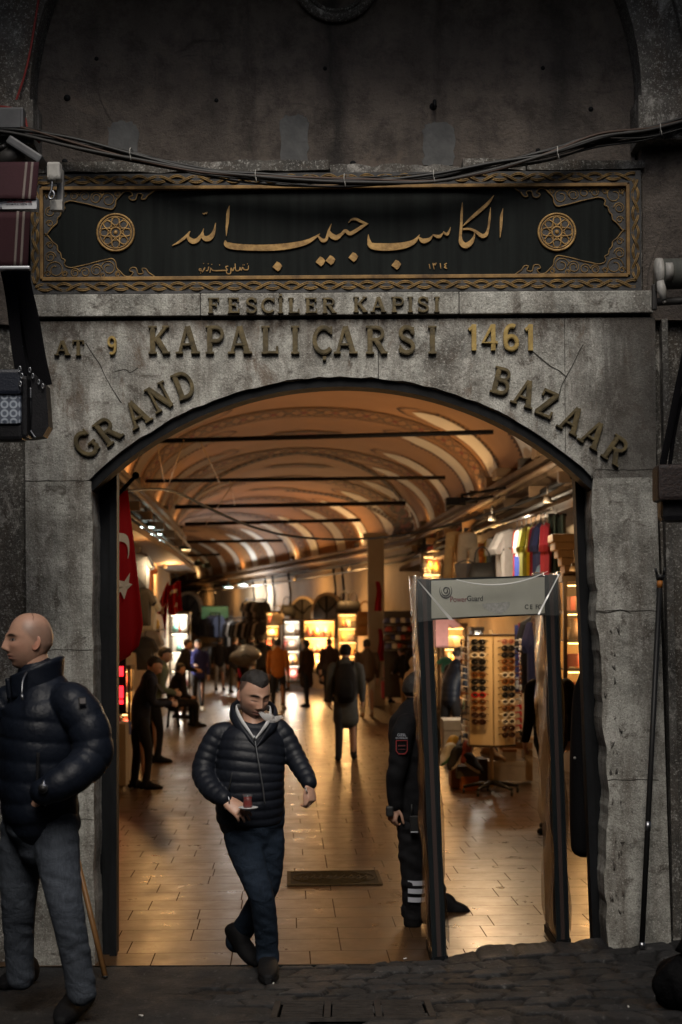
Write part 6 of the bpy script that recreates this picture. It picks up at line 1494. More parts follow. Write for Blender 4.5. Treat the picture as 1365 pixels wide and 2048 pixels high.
tro = fused(mb, .011, 'trousers', M_BLACK, pg, 2, wrinkle(.006, 24, 40, 8))
M_REFL = mat('reflective_stripe', (.42, .44, .50), .5, spec=.6)
mb = MB()
for y in (1762, 1778, 1795):
    c_ = G(826.5, y, -.08); tq = [(-1.02 * .08 * math.sin(a), -1.02 * .08 * math.cos(a)) for a in np.linspace(-.15 * math.pi, -.15 * math.pi + math.pi * .78, 12)]
    V = [(c_.x - x, c_.y + yy * 1., c_.z + .016 - .012 * i / 11) for i, (x, yy) in enumerate(tq)] + [(c_.x - x, c_.y + yy, c_.z - .016 - .012 * i / 11) for i, (x, yy) in enumerate(tq)]
    mb.add(V, [(i, i + 1, 12 + i + 1, 12 + i) for i in range(11)], 0, True)
mb.build('leg_stripes', M_REFL, pg, world=True)
mb = MB(); shoe(mb, W(876, 1832, d2 + .5), W(934, 1829, d2 + .46), h=.11, w=.05); mb.build('boot', M_SHOE, pg, world=True); mb = MB(); shoe(mb, W(812, 1842, d2 - .06), W(872, 1850, d2 - .08), h=.12, w=.05); limb(mb, [G(826, 1845, -.06), G(828, 1815, -.06)], [.062, .066], n=14); mb.build('boot', M_SHOE, pg, world=True)
hv3, hf3, hc3, hg3 = head_geo(56, 40, buzz=True, beard=.3)
Mg = Matrix.Translation(G(838, 1383)) @ frame(R(-80), R(-6), 0) @ Matrix.Diagonal((1.0, 1.0, 1.04, 1))
hd = hand_geo(G(791, 1613, -.14), (-.25, -.1, -1), (-.6, -.75, .1), (.1, -.9, .1), curl=(.8, .9, .9, 1.), voxel=.006)
hd2 = hand_geo(G(864, 1593, .14), (.15, .1, -1), (.6, -.5, .1), (.1, -.9, .1), curl=(.8, .9, .9, 1.), voxel=.006)
inner = tubes_geo(lambda m: (limb(m, [G(832, 1440), G(835, 1400)], [.065, .058], n=14), limb(m, [G(831, 1630), G(830, 1440)], [(.11, .12), (.12, .13)], n=12), limb(m, [G(824, 1650, -.07), G(828, 1825, -.06)], [.06, .05], n=10), limb(m, [G(842, 1650, .08), G(876, 1815, .14)], [.06, .05], n=10), limb(m, [G(808, 1460, -.2), G(791, 1612, -.14)], [.04, .03], n=10), limb(m, [G(845, 1460, .18), G(864, 1592, .14)], [.04, .03], n=10)))
add_body(pg, [(xf(hv3, Mg), hf3), hd, hd2, inner], [hc3, SKINC * .8, SKINC * .8, SKINC])
H, HF = hair_geo(hv3, hg3, .06, .012, .0, 3); mb = MB(); mb.add([Vector(p) for p in xf(H, Mg)], HF, 0, True); mb.build('hair', M_HAIR, pg, world=True)
# arm badge
c_ = G(804, 1494, -.288); mb = MB(); P = [(-.036, .042), (.036, .042), (.036, -.025), (.02, -.045), (-.02, -.045), (-.036, -.025), (-.036, .042)]
mb.ribbon([(x, z, .006) for x, z in P], -.002, .004, sub=1, M=Matrix.Translation(c_)); mb.build('badge_outline', mat('badge_red', (.22, .02, .02), .6), pg, world=True)
mb = MB(); mb.ribbon([(-.024, .008, .008), (.024, .008, .008)], -.002, .004, sub=1, M=Matrix.Translation(c_)); mb.ribbon([(-.024, -.016, .003), (.024, -.016, .003)], -.002, .004, sub=1, M=Matrix.Translation(c_)); mb.build('badge_lines', mat('badge_dull_red', (.10, .02, .02), .6), pg, world=True)
text_part('ÖZEL', c_ + Vector((0, -.004, .078)), .024, M_REFL, pg, name='badge_text'); text_part('GÜVENLİK', c_ + Vector((0, -.004, .058)), .0165, M_REFL, pg, name='badge_text')
rd = thing('walkie_talkie', 'black two-way radio clipped at the guard\'s hip', 'radio', G(829, 1648, -.215))
mb = MB(); mb.box((0, 0, 0), (.055, .035, .11), bev=.006); mb.tube([(-.016, 0, .05), (-.016, 0, .13)], .006); mb.build('case', M_CABLE, rd)
mb = MB(); mb.box((0, -.019, -.05), (.048, .004, .008)); mb.build('pale_strip', M_REFL, rd)
hh = thing('hand_scanner', 'dark handheld scanner in the guard\'s hand', 'scanner', G(780, 1622, -.16)); mb = MB(); mb.box((0, 0, 0), (.05, .07, .07), bev=.012); mb.tube([(0, .02, -.02), (.0, .08, -.04)], .016); mb.build('case', M_CABLE, hh)

# ---- generic standing figures for the hall
def figure(px, foot, d, H, yaw, label, jacket, trousers, hair='short', longcoat=False, quilt=None, pose='stand', skin=.9, bow=0., bag=None, vox=.016, shoes=None, hood=None, armf=(.0, .0), stride=.06, hairm=None, foot_z=0.):
    base = W(px, foot, d); base.z = foot_z; k = H / 1.75
    t = thing('person', label, 'person', base)
    M = Matrix.Translation(base) @ Matrix.Rotation(yaw, 4, 'Z') @ Matrix.Scale(k, 4)
    def X(x, y, z): return M @ Vector((x, y, z))
    sv = [M.to_3x3() @ Vector((1, 0, 0))][0]; rf = tuple(sv / k)
    sit = pose == 'sit'; hz = .50 if sit else .93
    lean = .12 if bow else 0.
    sh = hz + .50
    mb = MB(); bot = hz - (.32 if longcoat and not sit else .06)
    T = [(0, 0, bot), (0, 0, hz + .05), (0, .02, hz + .22), (0, .02 + lean * .7, hz + .40), (0, lean, sh + .04), (0, lean + .01, sh + .09)]
    RR = [(.20 if longcoat else .175, .15 if longcoat else .125), (.17, .125), (.175, .13), (.195, .125), (.12, .10), (.065, .065)]
    limb(mb, [X(*q) for q in T], [(a * k, b * k) for a, b in RR], ref=rf, n=22, p=2.3, step=.012 if quilt else .04, quilt=quilt)
    wr = []
    for s, af in ((-1, armf[0]), (1, armf[1])):
        a, e = (s * .175, lean, sh - .01), (s * .245, lean - .02 + .04 * af, sh - .29)
        w_ = (s * (.25 - .15 * af), .05 + .26 * af + lean, sh - .53 + .30 * af); wr.append(w_)
        limb(mb, [X(*q) for q in (a, (s * .215, lean, sh - .06), e, w_)], [.066 * k, .068 * k, .056 * k, .042 * k], n=14, step=.015 if quilt else .04, quilt=quilt)
    fused(mb, vox, 'jacket', jacket, t, 2)
    mb = MB(); limb(mb, [X(0, 0, hz + .08), X(0, 0, hz - .06)], [(.155 * k, .115 * k), (.15 * k, .115 * k)], ref=rf, n=18)
    ft = []
    for s in (-1, 1):
        st_ = s * stride
        if sit: P = [(s * .09, 0, hz - .0), (s * .11, .22, hz + .0), (s * .12, .44, hz - .02), (s * .12, .46, .25), (s * .12, .46, .07)]
        else: P = [(s * .09, 0, hz - .02), (s * .10, st_ * .6, .70), (s * .105, st_ * .9 + .02, .48), (s * .11, st_, .25), (s * .115, st_ - .02, .06)]
        limb(mb, [X(*q) for q in P], [.092 * k, .085 * k, .066 * k, .058 * k, .052 * k], n=14, step=.04); ft.append(P[-1])
    fused(mb, vox, 'trousers', trousers, t, 2)
    for f_ in ft: mb = MB(); shoe(mb, X(f_[0], f_[1] - .06, 0), X(f_[0] * 1.1, f_[1] + .21, 0), h=.085 * k, w=.045 * k); mb.build('shoe', shoes or M_SHOE, t, world=True)
    hv, hf, hc, hg = head_geo(36, 26, beard=.45 if hair != 'long' else 0., brow=1.2)
    Mhd = M @ Matrix.Translation((0, lean + .03 + bow * .06, sh + .195 - bow * .03)) @ frame(0, -bow, 0)
    inner = tubes_geo(lambda m: (limb(m, [X(0, lean, sh), X(0, lean + .02 + bow * .03, sh + .15)], [.06 * k, .054 * k], n=12), limb(m, [X(0, 0, hz), X(0, lean, sh)], [(.12 * k, .08 * k)] * 2, ref=rf, n=10)))
    parts = [(xf(hv, Mhd), hf), inner]; cc = [hc * skin, SKINC * skin]
    for w_, s in zip(wr, (-1, 1)):
        wd = Vector((-s * .3, .7, -.1)) if abs(w_[1]) > .2 else Vector((0, .15, -1)); a3 = M.to_3x3()
        if d < 30: parts.append(hand_geo(X(*w_), a3 @ wd, a3 @ Vector((s * .8, .1, .3)), a3 @ Vector((0, .8, .4)), curl=(.4, .5, .5, .6), scale=k, voxel=.009))
        else: parts.append(tubes_geo(lambda m: limb(m, [X(*w_), X(*(Vector(w_) + wd.normalized() * .08)), X(*(Vector(w_) + wd.normalized() * .16))], [.03 * k, .038 * k, .02 * k], n=10)))
        cc.append(SKINC * skin)
    for w_, s, ft_ in zip(wr, (-1, 1), ft):
        parts.append(tubes_geo(lambda m: limb(m, [X(s * .17, lean, sh - .03), X(s * .24, lean, sh - .29), X(*w_)], [.035 * k, .035 * k, .028 * k], n=8))); cc.append(SKINC * skin)
        parts.append(tubes_geo(lambda m: limb(m, [X(s * .09, 0, hz), X(ft_[0], ft_[1], .06)] if not sit else [X(s * .09, 0, hz), X(s * .12, .44, hz - .02), X(ft_[0], ft_[1], .06)], [.05 * k, .04 * k] if not sit else [.05 * k, .045 * k, .04 * k], n=8))); cc.append(SKINC * skin)
    add_body(t, parts, cc)
    if hair == 'hat' or hair == 'scarf':
        mb = MB(); mb.add([Vector(p) for p in xf(hair_geo(hv, hg, .03, .018, .0, 2, .06 if hair == 'scarf' else 0.)[0], Mhd)], hair_geo(hv, hg, .03, .018, .0, 2, .06 if hair == 'scarf' else 0.)[1], 0, True); mb.build('woollen_hat' if hair == 'hat' else 'headscarf', hairm or M_BLACK, t, world=True)
    else:
        Hh, HF = hair_geo(hv, hg, .066 if hair != 'long' else .07, .014 if hair == 'short' else .024, .03 if hair == 'short' else -.02, 2, 0. if hair == 'short' else .06)
        mb = MB(); mb.add([Vector(p) for p in xf(Hh, Mhd)], HF, 0, True); mb.build('hair', hairm or M_HAIR, t, world=True)
    if hood:
        mb = MB(); limb(mb, [X(-.09, lean - .08, sh + .04), X(0, lean - .13, sh + .06), X(.09, lean - .08, sh + .04)], [.04 * k, .065 * k, .04 * k], n=12); mb.build('hood', hood, t, world=True)
    return t, M, X, k
def cloth(name, c, c2=None, rough=.85): return mat(name, c, rough, col2=c2 or tuple(x * 1.35 for x in c), nscale=7, bump=.2, bscale=40, spec=.25)
M_GREYC = cloth('dark_grey_coat', (.045, .047, .048)); M_DTROU = cloth('charcoal_trousers', (.018, .018, .02)); M_CREAMT = cloth('pale_jeans', (.40, .38, .34))
M_RUST = cloth('rust_sweater', (.34, .11, .02)); M_BLUEJ = cloth('blue_sports_jacket', (.025, .028, .12)); M_BROWNC = cloth('dark_brown_coat', (.045, .027, .018)); M_GREEN = cloth('grey_green_sweater', (.10, .12, .085))
M_GREYT = cloth('grey_trousers', (.15, .15, .155)); M_BROWNV = mat('brown_puffer_vest', (.055, .032, .02), .5, bump=.2, bscale=20); M_KHAKI = cloth('khaki_trousers', (.20, .13, .07)); M_NAVYC = cloth('navy_sweater', (.012, .014, .026))
M_BEIGE = cloth('beige_knit', (.45, .36, .26)); M_WHITES = mat('white_trainers', (.55, .52, .46), .6); M_TANS = mat('tan_shoes', (.30, .19, .10), .6); M_MAGENTA = cloth('crimson_skirt', (.25, .012, .03))
PI = math.pi
t, M, X, k = figure(693, 1519, 23.5, 1.74, 0., 'man in dark grey coat and black hat with a backpack walking away down the hall', M_GREYC, M_DTROU, hair='hat', longcoat=True, stride=.12)
bp = thing('backpack', 'black backpack on the man walking away in the middle of the hall', 'backpack', X(0, -.2, 1.15))
mb = MB(); limb(mb, [X(0, -.19, .93), X(0, -.21, 1.05), X(0, -.20, 1.25), X(0, -.15, 1.42)], [(.13, .07), (.155, .10), (.15, .09), (.10, .05)], ref=(1, 0, 0), n=20, p=2.8); mb.build('pack', M_BLACK2, bp, world=True)
mb = MB(); limb(mb, [X(0, -.29, .97), X(0, -.30, 1.12), X(0, -.28, 1.2)], [(.09, .03), (.105, .035), (.09, .03)], ref=(1, 0, 0), n=16, p=3); mb.build('front_pocket', M_BLACK, bp, world=True)
mb = MB()
for s in (-1, 1): mb.tube([X(s * .10, -.15, 1.40), X(s * .12, -.02, 1.49), X(s * .13, .13, 1.40), X(s * .14, .12, 1.15)], .022, n=6, sub=4)
mb.build('straps', M_BLACK, bp, world=True)
figure(735, 1433, 34.6, 1.72, .15, 'man in quilted brown vest and pale jeans seen from behind near the pier', M_BROWNV, M_CREAMT, quilt=(.07, .012), shoes=M_TANS)
figure(557, 1415, 38, 1.72, -.2, 'man in rust orange sweater and black trousers standing with his back turned', M_RUST, M_DTROU, shoes=M_WHITES)
figure(614, 1410, 39.2, 1.68, .9, 'woman in long dark brown coat walking past the glowing display cases', M_BROWNC, M_DTROU, hair='long', longcoat=True, stride=.10)
figure(397, 1419, 37.7, 1.72, PI + .25, 'man in bright blue sports jacket facing the gate by the left display case', M_BLUEJ, M_DTROU, hood=M_BEIGE, armf=(.0, .8), shoes=M_WHITES, stride=.14)
figure(283, 1572, 19.5, 1.66, -R(75), 'man in black sweater bowed over a phone at the left stall', M_NAVYC, M_BLACK2, bow=.55, armf=(.8, .75), vox=.013)
ph_ = W(322, 1378, 19.3); mb = MB(); mb.box((0, 0, 0), (.075, .012, .15), bev=.004); o = mb.build('phone', M_CABLE); o.location = ph_; o.rotation_euler = (R(-40), 0, R(60)); tag(o, 'dark phone held by the man bowed at the left stall', 'phone')
figure(309, 1522, 23.4, 1.72, -R(80), 'man in grey green sweater behind the man bowed over his phone', M_GREEN, M_BLACK2, bow=.35, armf=(.5, .5), vox=.014)
t, M, X, k = figure(347, 1452, 31.5, 1.72, -R(60), 'man in dark suit sitting on a stool by the left shops', M_BLACK2, M_BLACK2, pose='sit', bow=.3, armf=(.5, .5))
stl = thing('stool', 'low stool under the seated man by the left shops', 'stool', X(0, 0, 0))
mb = MB(); mb.lathe([(.001, .44), (.17, .44), (.17, .40), (.001, .40)], 16); mb.build('seat', M_BLACK, stl)
for a in range(4):
    mb = MB(); mb.tube([(.11 * math.cos(a * 1.57 + .78), .11 * math.sin(a * 1.57 + .78), .41), (.16 * math.cos(a * 1.57 + .78), .16 * math.sin(a * 1.57 + .78), 0)], .016, n=6); mb.build('leg', M_ROD, stl)
figure(362, 1436, 34.5, 1.76, -R(70), 'man in black jacket and white shirt standing behind the seated man', M_BLACK2, M_BLACK2, bow=.3, armf=(.6, .5))
figure(352, 1410, 40, 1.80, -R(100), 'tall man in brown coat half hidden beside the left display case', M_BROWNC, M_DTROU)
figure(488, 1398, 43, 1.66, .5, 'woman in black coat and crimson skirt carrying wrapped goods', M_BLACK2, M_MAGENTA, hair='scarf', longcoat=True, armf=(.7, .7))
wp = thing('wrapped_parcel', 'grey plastic wrapped parcel carried on the crimson skirted woman\'s shoulder', 'parcel', W(492, 1312, 42.6))
mb = MB(); mb.grid(lambda u, v: (.38 * math.sin(PI * v) * math.cos(6.283 * u) * (1 + .22 * math.sin(3 * 6.28 * u + 7 * v)), .3 * math.sin(PI * v) * math.sin(6.283 * u), .27 * math.cos(PI * v) * (1 + .15 * math.sin(3 * 6.28 * u))), 26, 12); mb.build('plastic_wrap', mat('grey_plastic_wrap', (.16, .16, .17), .25, bump=.5, bscale=12), wp)
mb = MB(); mb.tube([(-.1, -.3, .0), (0, -.32, .05), (.12, -.3, .0)], .02, n=6, sub=3); mb.build('tie', M_CABLEG, wp)
figure(440, 1372, 50, 1.68, -.1, 'man in black jacket and grey trousers browsing by the dark clothes racks', M_BLACK2, M_GREYT)
figure(525, 1392, 45, 1.78, .1, 'broad man in black hooded jacket looking at the far handbags', M_BLACK2, M_BLACK2, hood=M_BLACK2)
figure(585, 1372, 50, 1.66, PI - .5, 'person in orange top sitting in front of the far display cases', M_RUST, M_KHAKI, pose='sit', armf=(.4, .4))
figure(648, 1385, 46, 1.64, PI + .7, 'person in dark jacket sitting before the brightest display case', M_BLACK2, M_GREYT, pose='sit', armf=(.5, .5))
figure(548, 1382, 48, 1.66, PI, 'shopkeeper in beige knit standing behind the rust sweater man', M_BEIGE, M_DTROU)
figure(812, 1425, 36, 1.52, .6, 'person in black top and khaki trousers bending at the pier shop', M_BLACK2, M_KHAKI, bow=.4, armf=(.6, .5))
figure(829, 1500, 25.5, 1.50, -R(60), 'woman in cream headscarf and pale coat behind the left detector post', M_BEIGE, M_BLACK2, hair='scarf', hairm=M_BEIGE, longcoat=True)
figure(838, 1440, 33, 1.78, -R(20), 'tall man in black jacket standing behind the woman in the cream headscarf', M_BLACK2, M_BLACK2)
figure(903, 1514, 24., 1.68, -R(55), 'young man in shiny black padded jacket looking at sunglasses', M_PUFFB, M_BLACK2, quilt=(.08, .012), bow=.3, armf=(.4, .5), vox=.013)
figure(1103, 1668, 15.1, 1.76, R(25), 'man in black sweater and quilted vest walking in behind the right detector post', M_BLACK, M_JEAN, vox=.012, stride=.18, quilt=None)

for (px, fy, d, H_, yaw_, lab, jm, tm, kw) in [
    (258, 1462, 30, 1.74, .3, 'man in charcoal coat at the lit stall under the large flag', M_GREYC, M_DTROU, {}),
    (470, 1384, 48, 1.70, -.4, 'man in navy sweater seen from behind near the long rail of coats', M_NAVYC, M_DTROU, {}),
    (505, 1378, 50, 1.74, .5, 'man in black padded jacket at the amber case by the coats', M_PUFFB, M_GREYT, {}),
    (660, 1400, 42, 1.70, .2, 'man in dark brown coat directly before the brightest display case', M_BROWNC, M_BLACK2, {}),
    (772, 1404, 41, 1.68, -.6, 'woman in black coat looking at the caps right of the pier', M_BLACK2, M_BLACK2, dict(hair='long')),
    (322, 1398, 42, 1.70, .9, 'man in olive jacket far back beside the left stall shelves', M_GREEN, M_DTROU, {})]:
    figure(px, fy, d, H_, yaw_, lab, jm, tm, **kw)
# ------------------------------------------------------------------ flags
M_FLAG = mat('red_flag_cloth', (.42, .006, .014), .8, col2=(.36, .005, .011), nscale=3, bump=.1, bscale=120); _nt = M_FLAG.node_tree; _tr = _nt.nodes.new('ShaderNodeBsdfTranslucent'); _tr.inputs[0].default_value = (.5, .01, .015, 1); _mx = _nt.nodes.new('ShaderNodeMixShader'); _mx.inputs[0].default_value = .4; lk(_nt, _nt.nodes['Principled BSDF'].outputs[0], _mx.inputs[1]); lk(_nt, _tr.outputs[0], _mx.inputs[2]); lk(_nt, _mx.outputs[0], _nt.nodes['Material Output'].inputs['Surface']); M_FLAGW = mat('flag_white', (.62, .56, .48), .8)
def flag(name, label, f, crescent, star, m=M_FLAG, group='crescent flags in the hall', rsc=1.):
    """f(u, v) -> point on the cloth; crescent/star = (u, v, ru, rv)"""
    t = thing(name, label, 'flag', f(.5, 1), group=group)
    mb = MB(); mb.grid(f, 26, 34, thick=.008); mb.build('cloth', m, t, world=True)
    def F(u, v):
        p = Vector(f(u, v)); n = (Vector(f(u + .01, v)) - p).cross(Vector(f(u, v + .01)) - p).normalized()
        if n.y > 0: n = -n
        return p + n * .03
    if crescent:
        cu, cv, ru, rv = crescent; mb = MB(); n = 22; A = []; Bq = []
        for i in range(n + 1):
            a = R(-222 + 264 * i / n); A.append(F(cu + ru * math.cos(a), cv + rv * math.sin(a)))
            a2 = R(-208 + 236 * i / n); Bq.append(F(cu + ru * .80 * math.cos(a2), cv + rv * .24 + rv * .80 * math.sin(a2)))
        mb.add(A + Bq, [(i, i + 1, n + 2 + i, n + 1 + i) for i in range(n)], 0, True); mb.build('crescent', M_FLAGW, t, world=True)
    if star:
        cu, cv, ru, rv, ro = star; mb = MB(); P = [F(cu, cv)]
        for i in range(10):
            a = R(ro + 36 * i); q = 1. if i % 2 == 0 else .39; P.append(F(cu + ru * q * math.cos(a), cv + rv * q * math.sin(a)))
        mb.add(P, [(0, 1 + i, 1 + (i + 1) % 10) for i in range(10)]); mb.build('star', M_FLAGW, t, world=True)
    return t
def big(u, v):
    d = 12.
    xl, xr = 176 + 14 * v, 256 + 34 * v - 14 * max(0, v - .86) * 7 * (1 if u > .8 else .4)
    px = xl + (xr - xl) * u; top = 1012 - 32 * u; bot = 1336 - 44 * u ** 2
    py = top + (bot - top) * v
    return tuple(W(px, py, d + .06 * math.sin(u * 8 + v * 1.5) * (.4 + .6 * v)))
def bigm(u, v):   # the crescent and star seen turned on the hanging cloth
    return big(u, v)
fl1 = flag('hanging_flag', 'large red crescent and star flag hanging inside the door at left', big, (.50, .335, .42, .112), (.66, .56, .29, .076, 95))
mb = MB(); mb.tube([W(222, 1004, 12), W(272, 952, 12)], .016); mb.sphere(W(272, 951, 12), .028); mb.build('flag_pole', M_ROD, fl1, world=True)
def mid(u, v):
    d = 27; px = 311 + 22 * (1 - u) * 0 + (24 - 6 * v) * u + 14 * v * (1 - u) + 2; top = 1225 - 62 * u ** .8; bot = 1232 + 45 * u; py = top + (bot - top) * v
    return tuple(W(px, py, d + .2 * math.sin(u * 9 + v * 3)))
flag('hanging_flag', 'smaller red flag hung at a slant beside the left display case', mid, (.62, .52, .26, .2), None)
def mid2(u, v): return tuple(W(334 + 26 * u + 4 * v, 1166 + 60 * v + 5 * math.sin(u * 5), 31 + .15 * math.sin(u * 10)))
flag('hanging_flag', 'dull red flag behind the slanted one at left', mid2, (.5, .42, .3, .25), (.55, .70, .1, .1, 90))
for (x0, y0, x1, y1, d, lab) in [(752, 1163, 766, 1222, 38, 'narrow red flag hanging high on the pier'), (757, 1258, 770, 1322, 37.5, 'narrow red flag hanging low beside the red suitcase')]:
    def nf(u, v, a=(x0, y0, x1, y1, d)): return tuple(W(a[0] + (a[2] - a[0]) * (u * (.5 + .5 * v)) + 2 * math.sin(5 * v), a[1] + (a[3] - a[1]) * v, a[4] + .06 * math.sin(u * 9)))
    flag('hanging_flag', lab, nf, None, None)

# ------------------------------------------------------------------ shop goods
def colmat(c, r=.6): return mat('goods_%02d_%02d_%02d' % tuple(int(x * 99) for x in c), c, r, col2=tuple(x * .8 for x in c), nscale=9)
def vase_mb():
    mb = MB(); mb.lathe([(.001, 0), (.05, 0), (.075, .06), (.07, .12), (.03, .17), (.035, .21), (.001, .21)], 12); return mb
def box_mb():
    mb = MB(); mb.box((0, 0, .07), (.16, .12, .14), bev=.008); mb.box((0, 0, .145), (.166, .126, .016), bev=.004); return mb
def bottle_mb():
    mb = MB(); mb.lathe([(.001, 0), (.035, 0), (.035, .13), (.013, .17), (.013, .21), (.018, .215), (.001, .23)], 10); return mb
def cap_mb():
    mb = MB(); mb.grid(lambda u, v: (.10 * math.cos(6.283 * u) * math.cos(1.5 * v), .11 * math.sin(6.283 * u) * math.cos(1.5 * v), .11 * math.sin(1.5 * v)), 14, 6); mb.box((0, -.13, .01), (.14, .10, .012), bev=.005); return mb
def bag_mb():
    mb = MB(); mb.loft([(0, 0, 0), (0, 0, .10), (0, 0, .24)], [(.16, .06), (.165, .065), (.12, .03)], ref=(1, 0, 0), n=14, p=3.2); mb.tube([(-.09, 0, .22), (-.07, 0, .36), (0, 0, .42), (.07, 0, .36), (.09, 0, .22)], .010, n=6, sub=4); return mb
def doll_mb():
    mb = MB(); mb.lathe([(.001, 0), (.06, 0), (.07, .05), (.05, .11), (.035, .13), (.045, .16), (.035, .20), (.001, .21)], 12); return mb
PROTO = {}
def good(kind, c, loc, rz, label, cat, group, s=1.):
    key = (kind, tuple(c))
    if key not in PROTO:
        fn, nm = {'vase': (vase_mb, 'vase'), 'box': (box_mb, 'gift_box'), 'bottle': (bottle_mb, 'bottle'), 'cap': (cap_mb, 'cap'), 'bag': (bag_mb, 'handbag'), 'doll': (doll_mb, 'figurine')}[kind]
        o = fn().build(nm, colmat(c)); PROTO[key] = o
    else:
        o = PROTO[key].copy(); COL.objects.link(o)
    o.location = loc; o.rotation_euler = (0, 0, rz); o.scale = (s, s, s)
    return tag(o, label, cat, group)
CN = {(.55, .25, .06): 'amber', (.30, .05, .04): 'dark red', (.50, .42, .30): 'cream', (.10, .06, .04): 'dark brown', (.55, .12, .22): 'pink', (.06, .22, .20): 'teal', (.62, .60, .55): 'white', (.05, .06, .15): 'navy', (.50, .36, .05): 'yellow', (.03, .03, .03): 'black'}
M_FRAME = mat('dark_case_frame', (.035, .022, .014), .5); M_WGLASS = mat('case_glass', (.8, .82, .8), .05, alpha=.10, spec=.6)
M_BACKW = mat('case_back_warm', (.60, .42, .20), .7); M_BACKC = mat('case_back_pale', (.6, .58, .52), .7)
M_STRIPW = mat('warm_led_strip', (1, .8, .45), emit=(1., .63, .22), estr=9.); M_STRIPC = mat('white_led_strip', (1, .97, .9), emit=(1., .88, .66), estr=8.)
rg = random.Random(21)
def case(px0, py0, px1, py1, d, rows, label, short, warm=True, pal=None, depth=.45, yaw=0., power=0., cols=5, strips=True, fill=.85, kinds=('vase', 'box', 'bottle', 'doll')):
    a, b = W(px0, py0, d), W(px1, py1, d); w = b.x - a.x; z1 = a.z; z0 = max(b.z, .02); h = z1 - z0; c = Vector(((a.x + b.x) / 2, a.y, z0))
    t = thing('display_case', label, 'display case', c, rz=yaw, group='lit display cases')
    mb = MB()
    for sx in (-1, 1):
        for sy in (0, 1): mb.box((sx * (w / 2 - .02), sy * depth, h / 2), (.04, .04, h))
    mb.box((0, depth / 2, h), (w + .03, depth + .05, .06)); mb.box((0, depth / 2, .03), (w - .002, depth, .056)); mb.build('frame', M_FRAME, t)
    mb = MB(); mb.box((0, depth + .03, h / 2), (w, .02, h)); mb.build('back_panel', M_BACKW if warm else M_BACKC, t)
    pal = pal or list(CN)[:6]
    M = PM[t.name]
    for r_ in range(rows):
        z = .08 + (h - .12) * r_ / rows; rh = (h - .12) / rows
        mb = MB(); mb.box((0, depth / 2, z), (w - .06, depth - .02, .022)); mb.build('shelf', M_FRAME, t)
        if strips:
            mb = MB(); mb.box((0, .05, z + rh - .03), (w - .12, .02, .010)); mb.build('light_strip', M_STRIPW if warm else M_STRIPC, t)
        for q in range(cols):
            if rg.random() > fill: continue
            cc = rg.choice(pal); kd = rg.choice(kinds); s = min(1.35, rh / .30) * rg.uniform(.75, 1.1)
            p = M @ Vector((-w / 2 + .09 + (w - .18) * (q + .5) / cols + rg.uniform(-.02, .02), depth * .45 + rg.uniform(-.06, .06), z + .011))
            nm = {'vase': 'vase', 'box': 'gift box', 'bottle': 'bottle', 'doll': 'figurine', 'bag': 'handbag', 'cap': 'cap'}[kd]
            good(kd, cc, p, yaw + rg.uniform(-.5, .5), '%s %s on a shelf of %s' % (CN[cc], nm, short), nm, 'goods in ' + short, s)
    mb = MB(); mb.box((0, -.022, h / 2), (w - .09, .006, h - .1)); mb.build('glass_door', M_WGLASS, t)
    if power:
        for r_ in range(rows): lamp_light('case_light', M @ Vector((0, .10, .08 + (h - .12) * (r_ + .62) / rows)), power * 4.2 / rows, WARM if warm else (1., .9, .75), t, 'POINT', .1)
    return t
AMB = [(.55, .25, .06), (.30, .05, .04), (.50, .42, .30), (.10, .06, .04), (.50, .36, .05)]; PNK = [(.55, .12, .22), (.62, .60, .55), (.06, .22, .20), (.50, .42, .30), (.30, .05, .04)]
case(338, 1226, 380, 1424, 37.5, 5, 'tall glass display case of pink and white toys by the left shops', 'the tall left case', False, PNK, power=22, cols=3)
case(606, 1240, 672, 1345, 46.5, 3, 'brightest display case glowing yellow in the far middle', 'the brightest case', True, AMB, power=70, cols=6)
case(674, 1226, 716, 1372, 44.5, 5, 'narrow amber display case right of the brightest one', 'the narrow amber case', True, AMB, power=28, cols=3)
case(566, 1240, 602, 1366, 48.5, 4, 'pale display case of leather bags left of the brightest one', 'the pale bag case', False, [(.62, .60, .55), (.30, .05, .04), (.10, .06, .04), (.55, .25, .06)], power=24, cols=3, kinds=('bag', 'box'))
case(531, 1224, 561, 1330, 50, 4, 'amber display case beside the hanging dark coats', 'the case by the coats', True, AMB, power=24, cols=3, kinds=('bag', 'doll'))
case(838, 1232, 880, 1420, 30, 5, 'lit jewellery case just left of the detector post', 'the jewellery case', True, AMB, power=20, cols=3)
case(884, 1250, 935, 1430, 27.5, 4, 'glass case of small toys behind the young man at the sunglasses', 'the toy case', True, PNK + AMB, power=16, cols=4)
case(1126, 1158, 1240, 1470, 16.4, 5, 'glowing shelves of hats and jars beside the right pillar', 'the shelves by the right pillar', True, AMB + [(.62, .60, .55)], depth=.5, power=10, cols=6, kinds=('vase', 'cap', 'box', 'doll'))
case(262, 1245, 316, 1420, 33, 5, 'lit stall shelves of trinkets behind the slanted flag', 'the left stall shelves', True, AMB + PNK, power=22, cols=4)
case(236, 1335, 262, 1480, 24.5, 3, 'lit stall shelves of trinkets under the large flag', 'the stall under the large flag', True, AMB + PNK, power=8, cols=3)
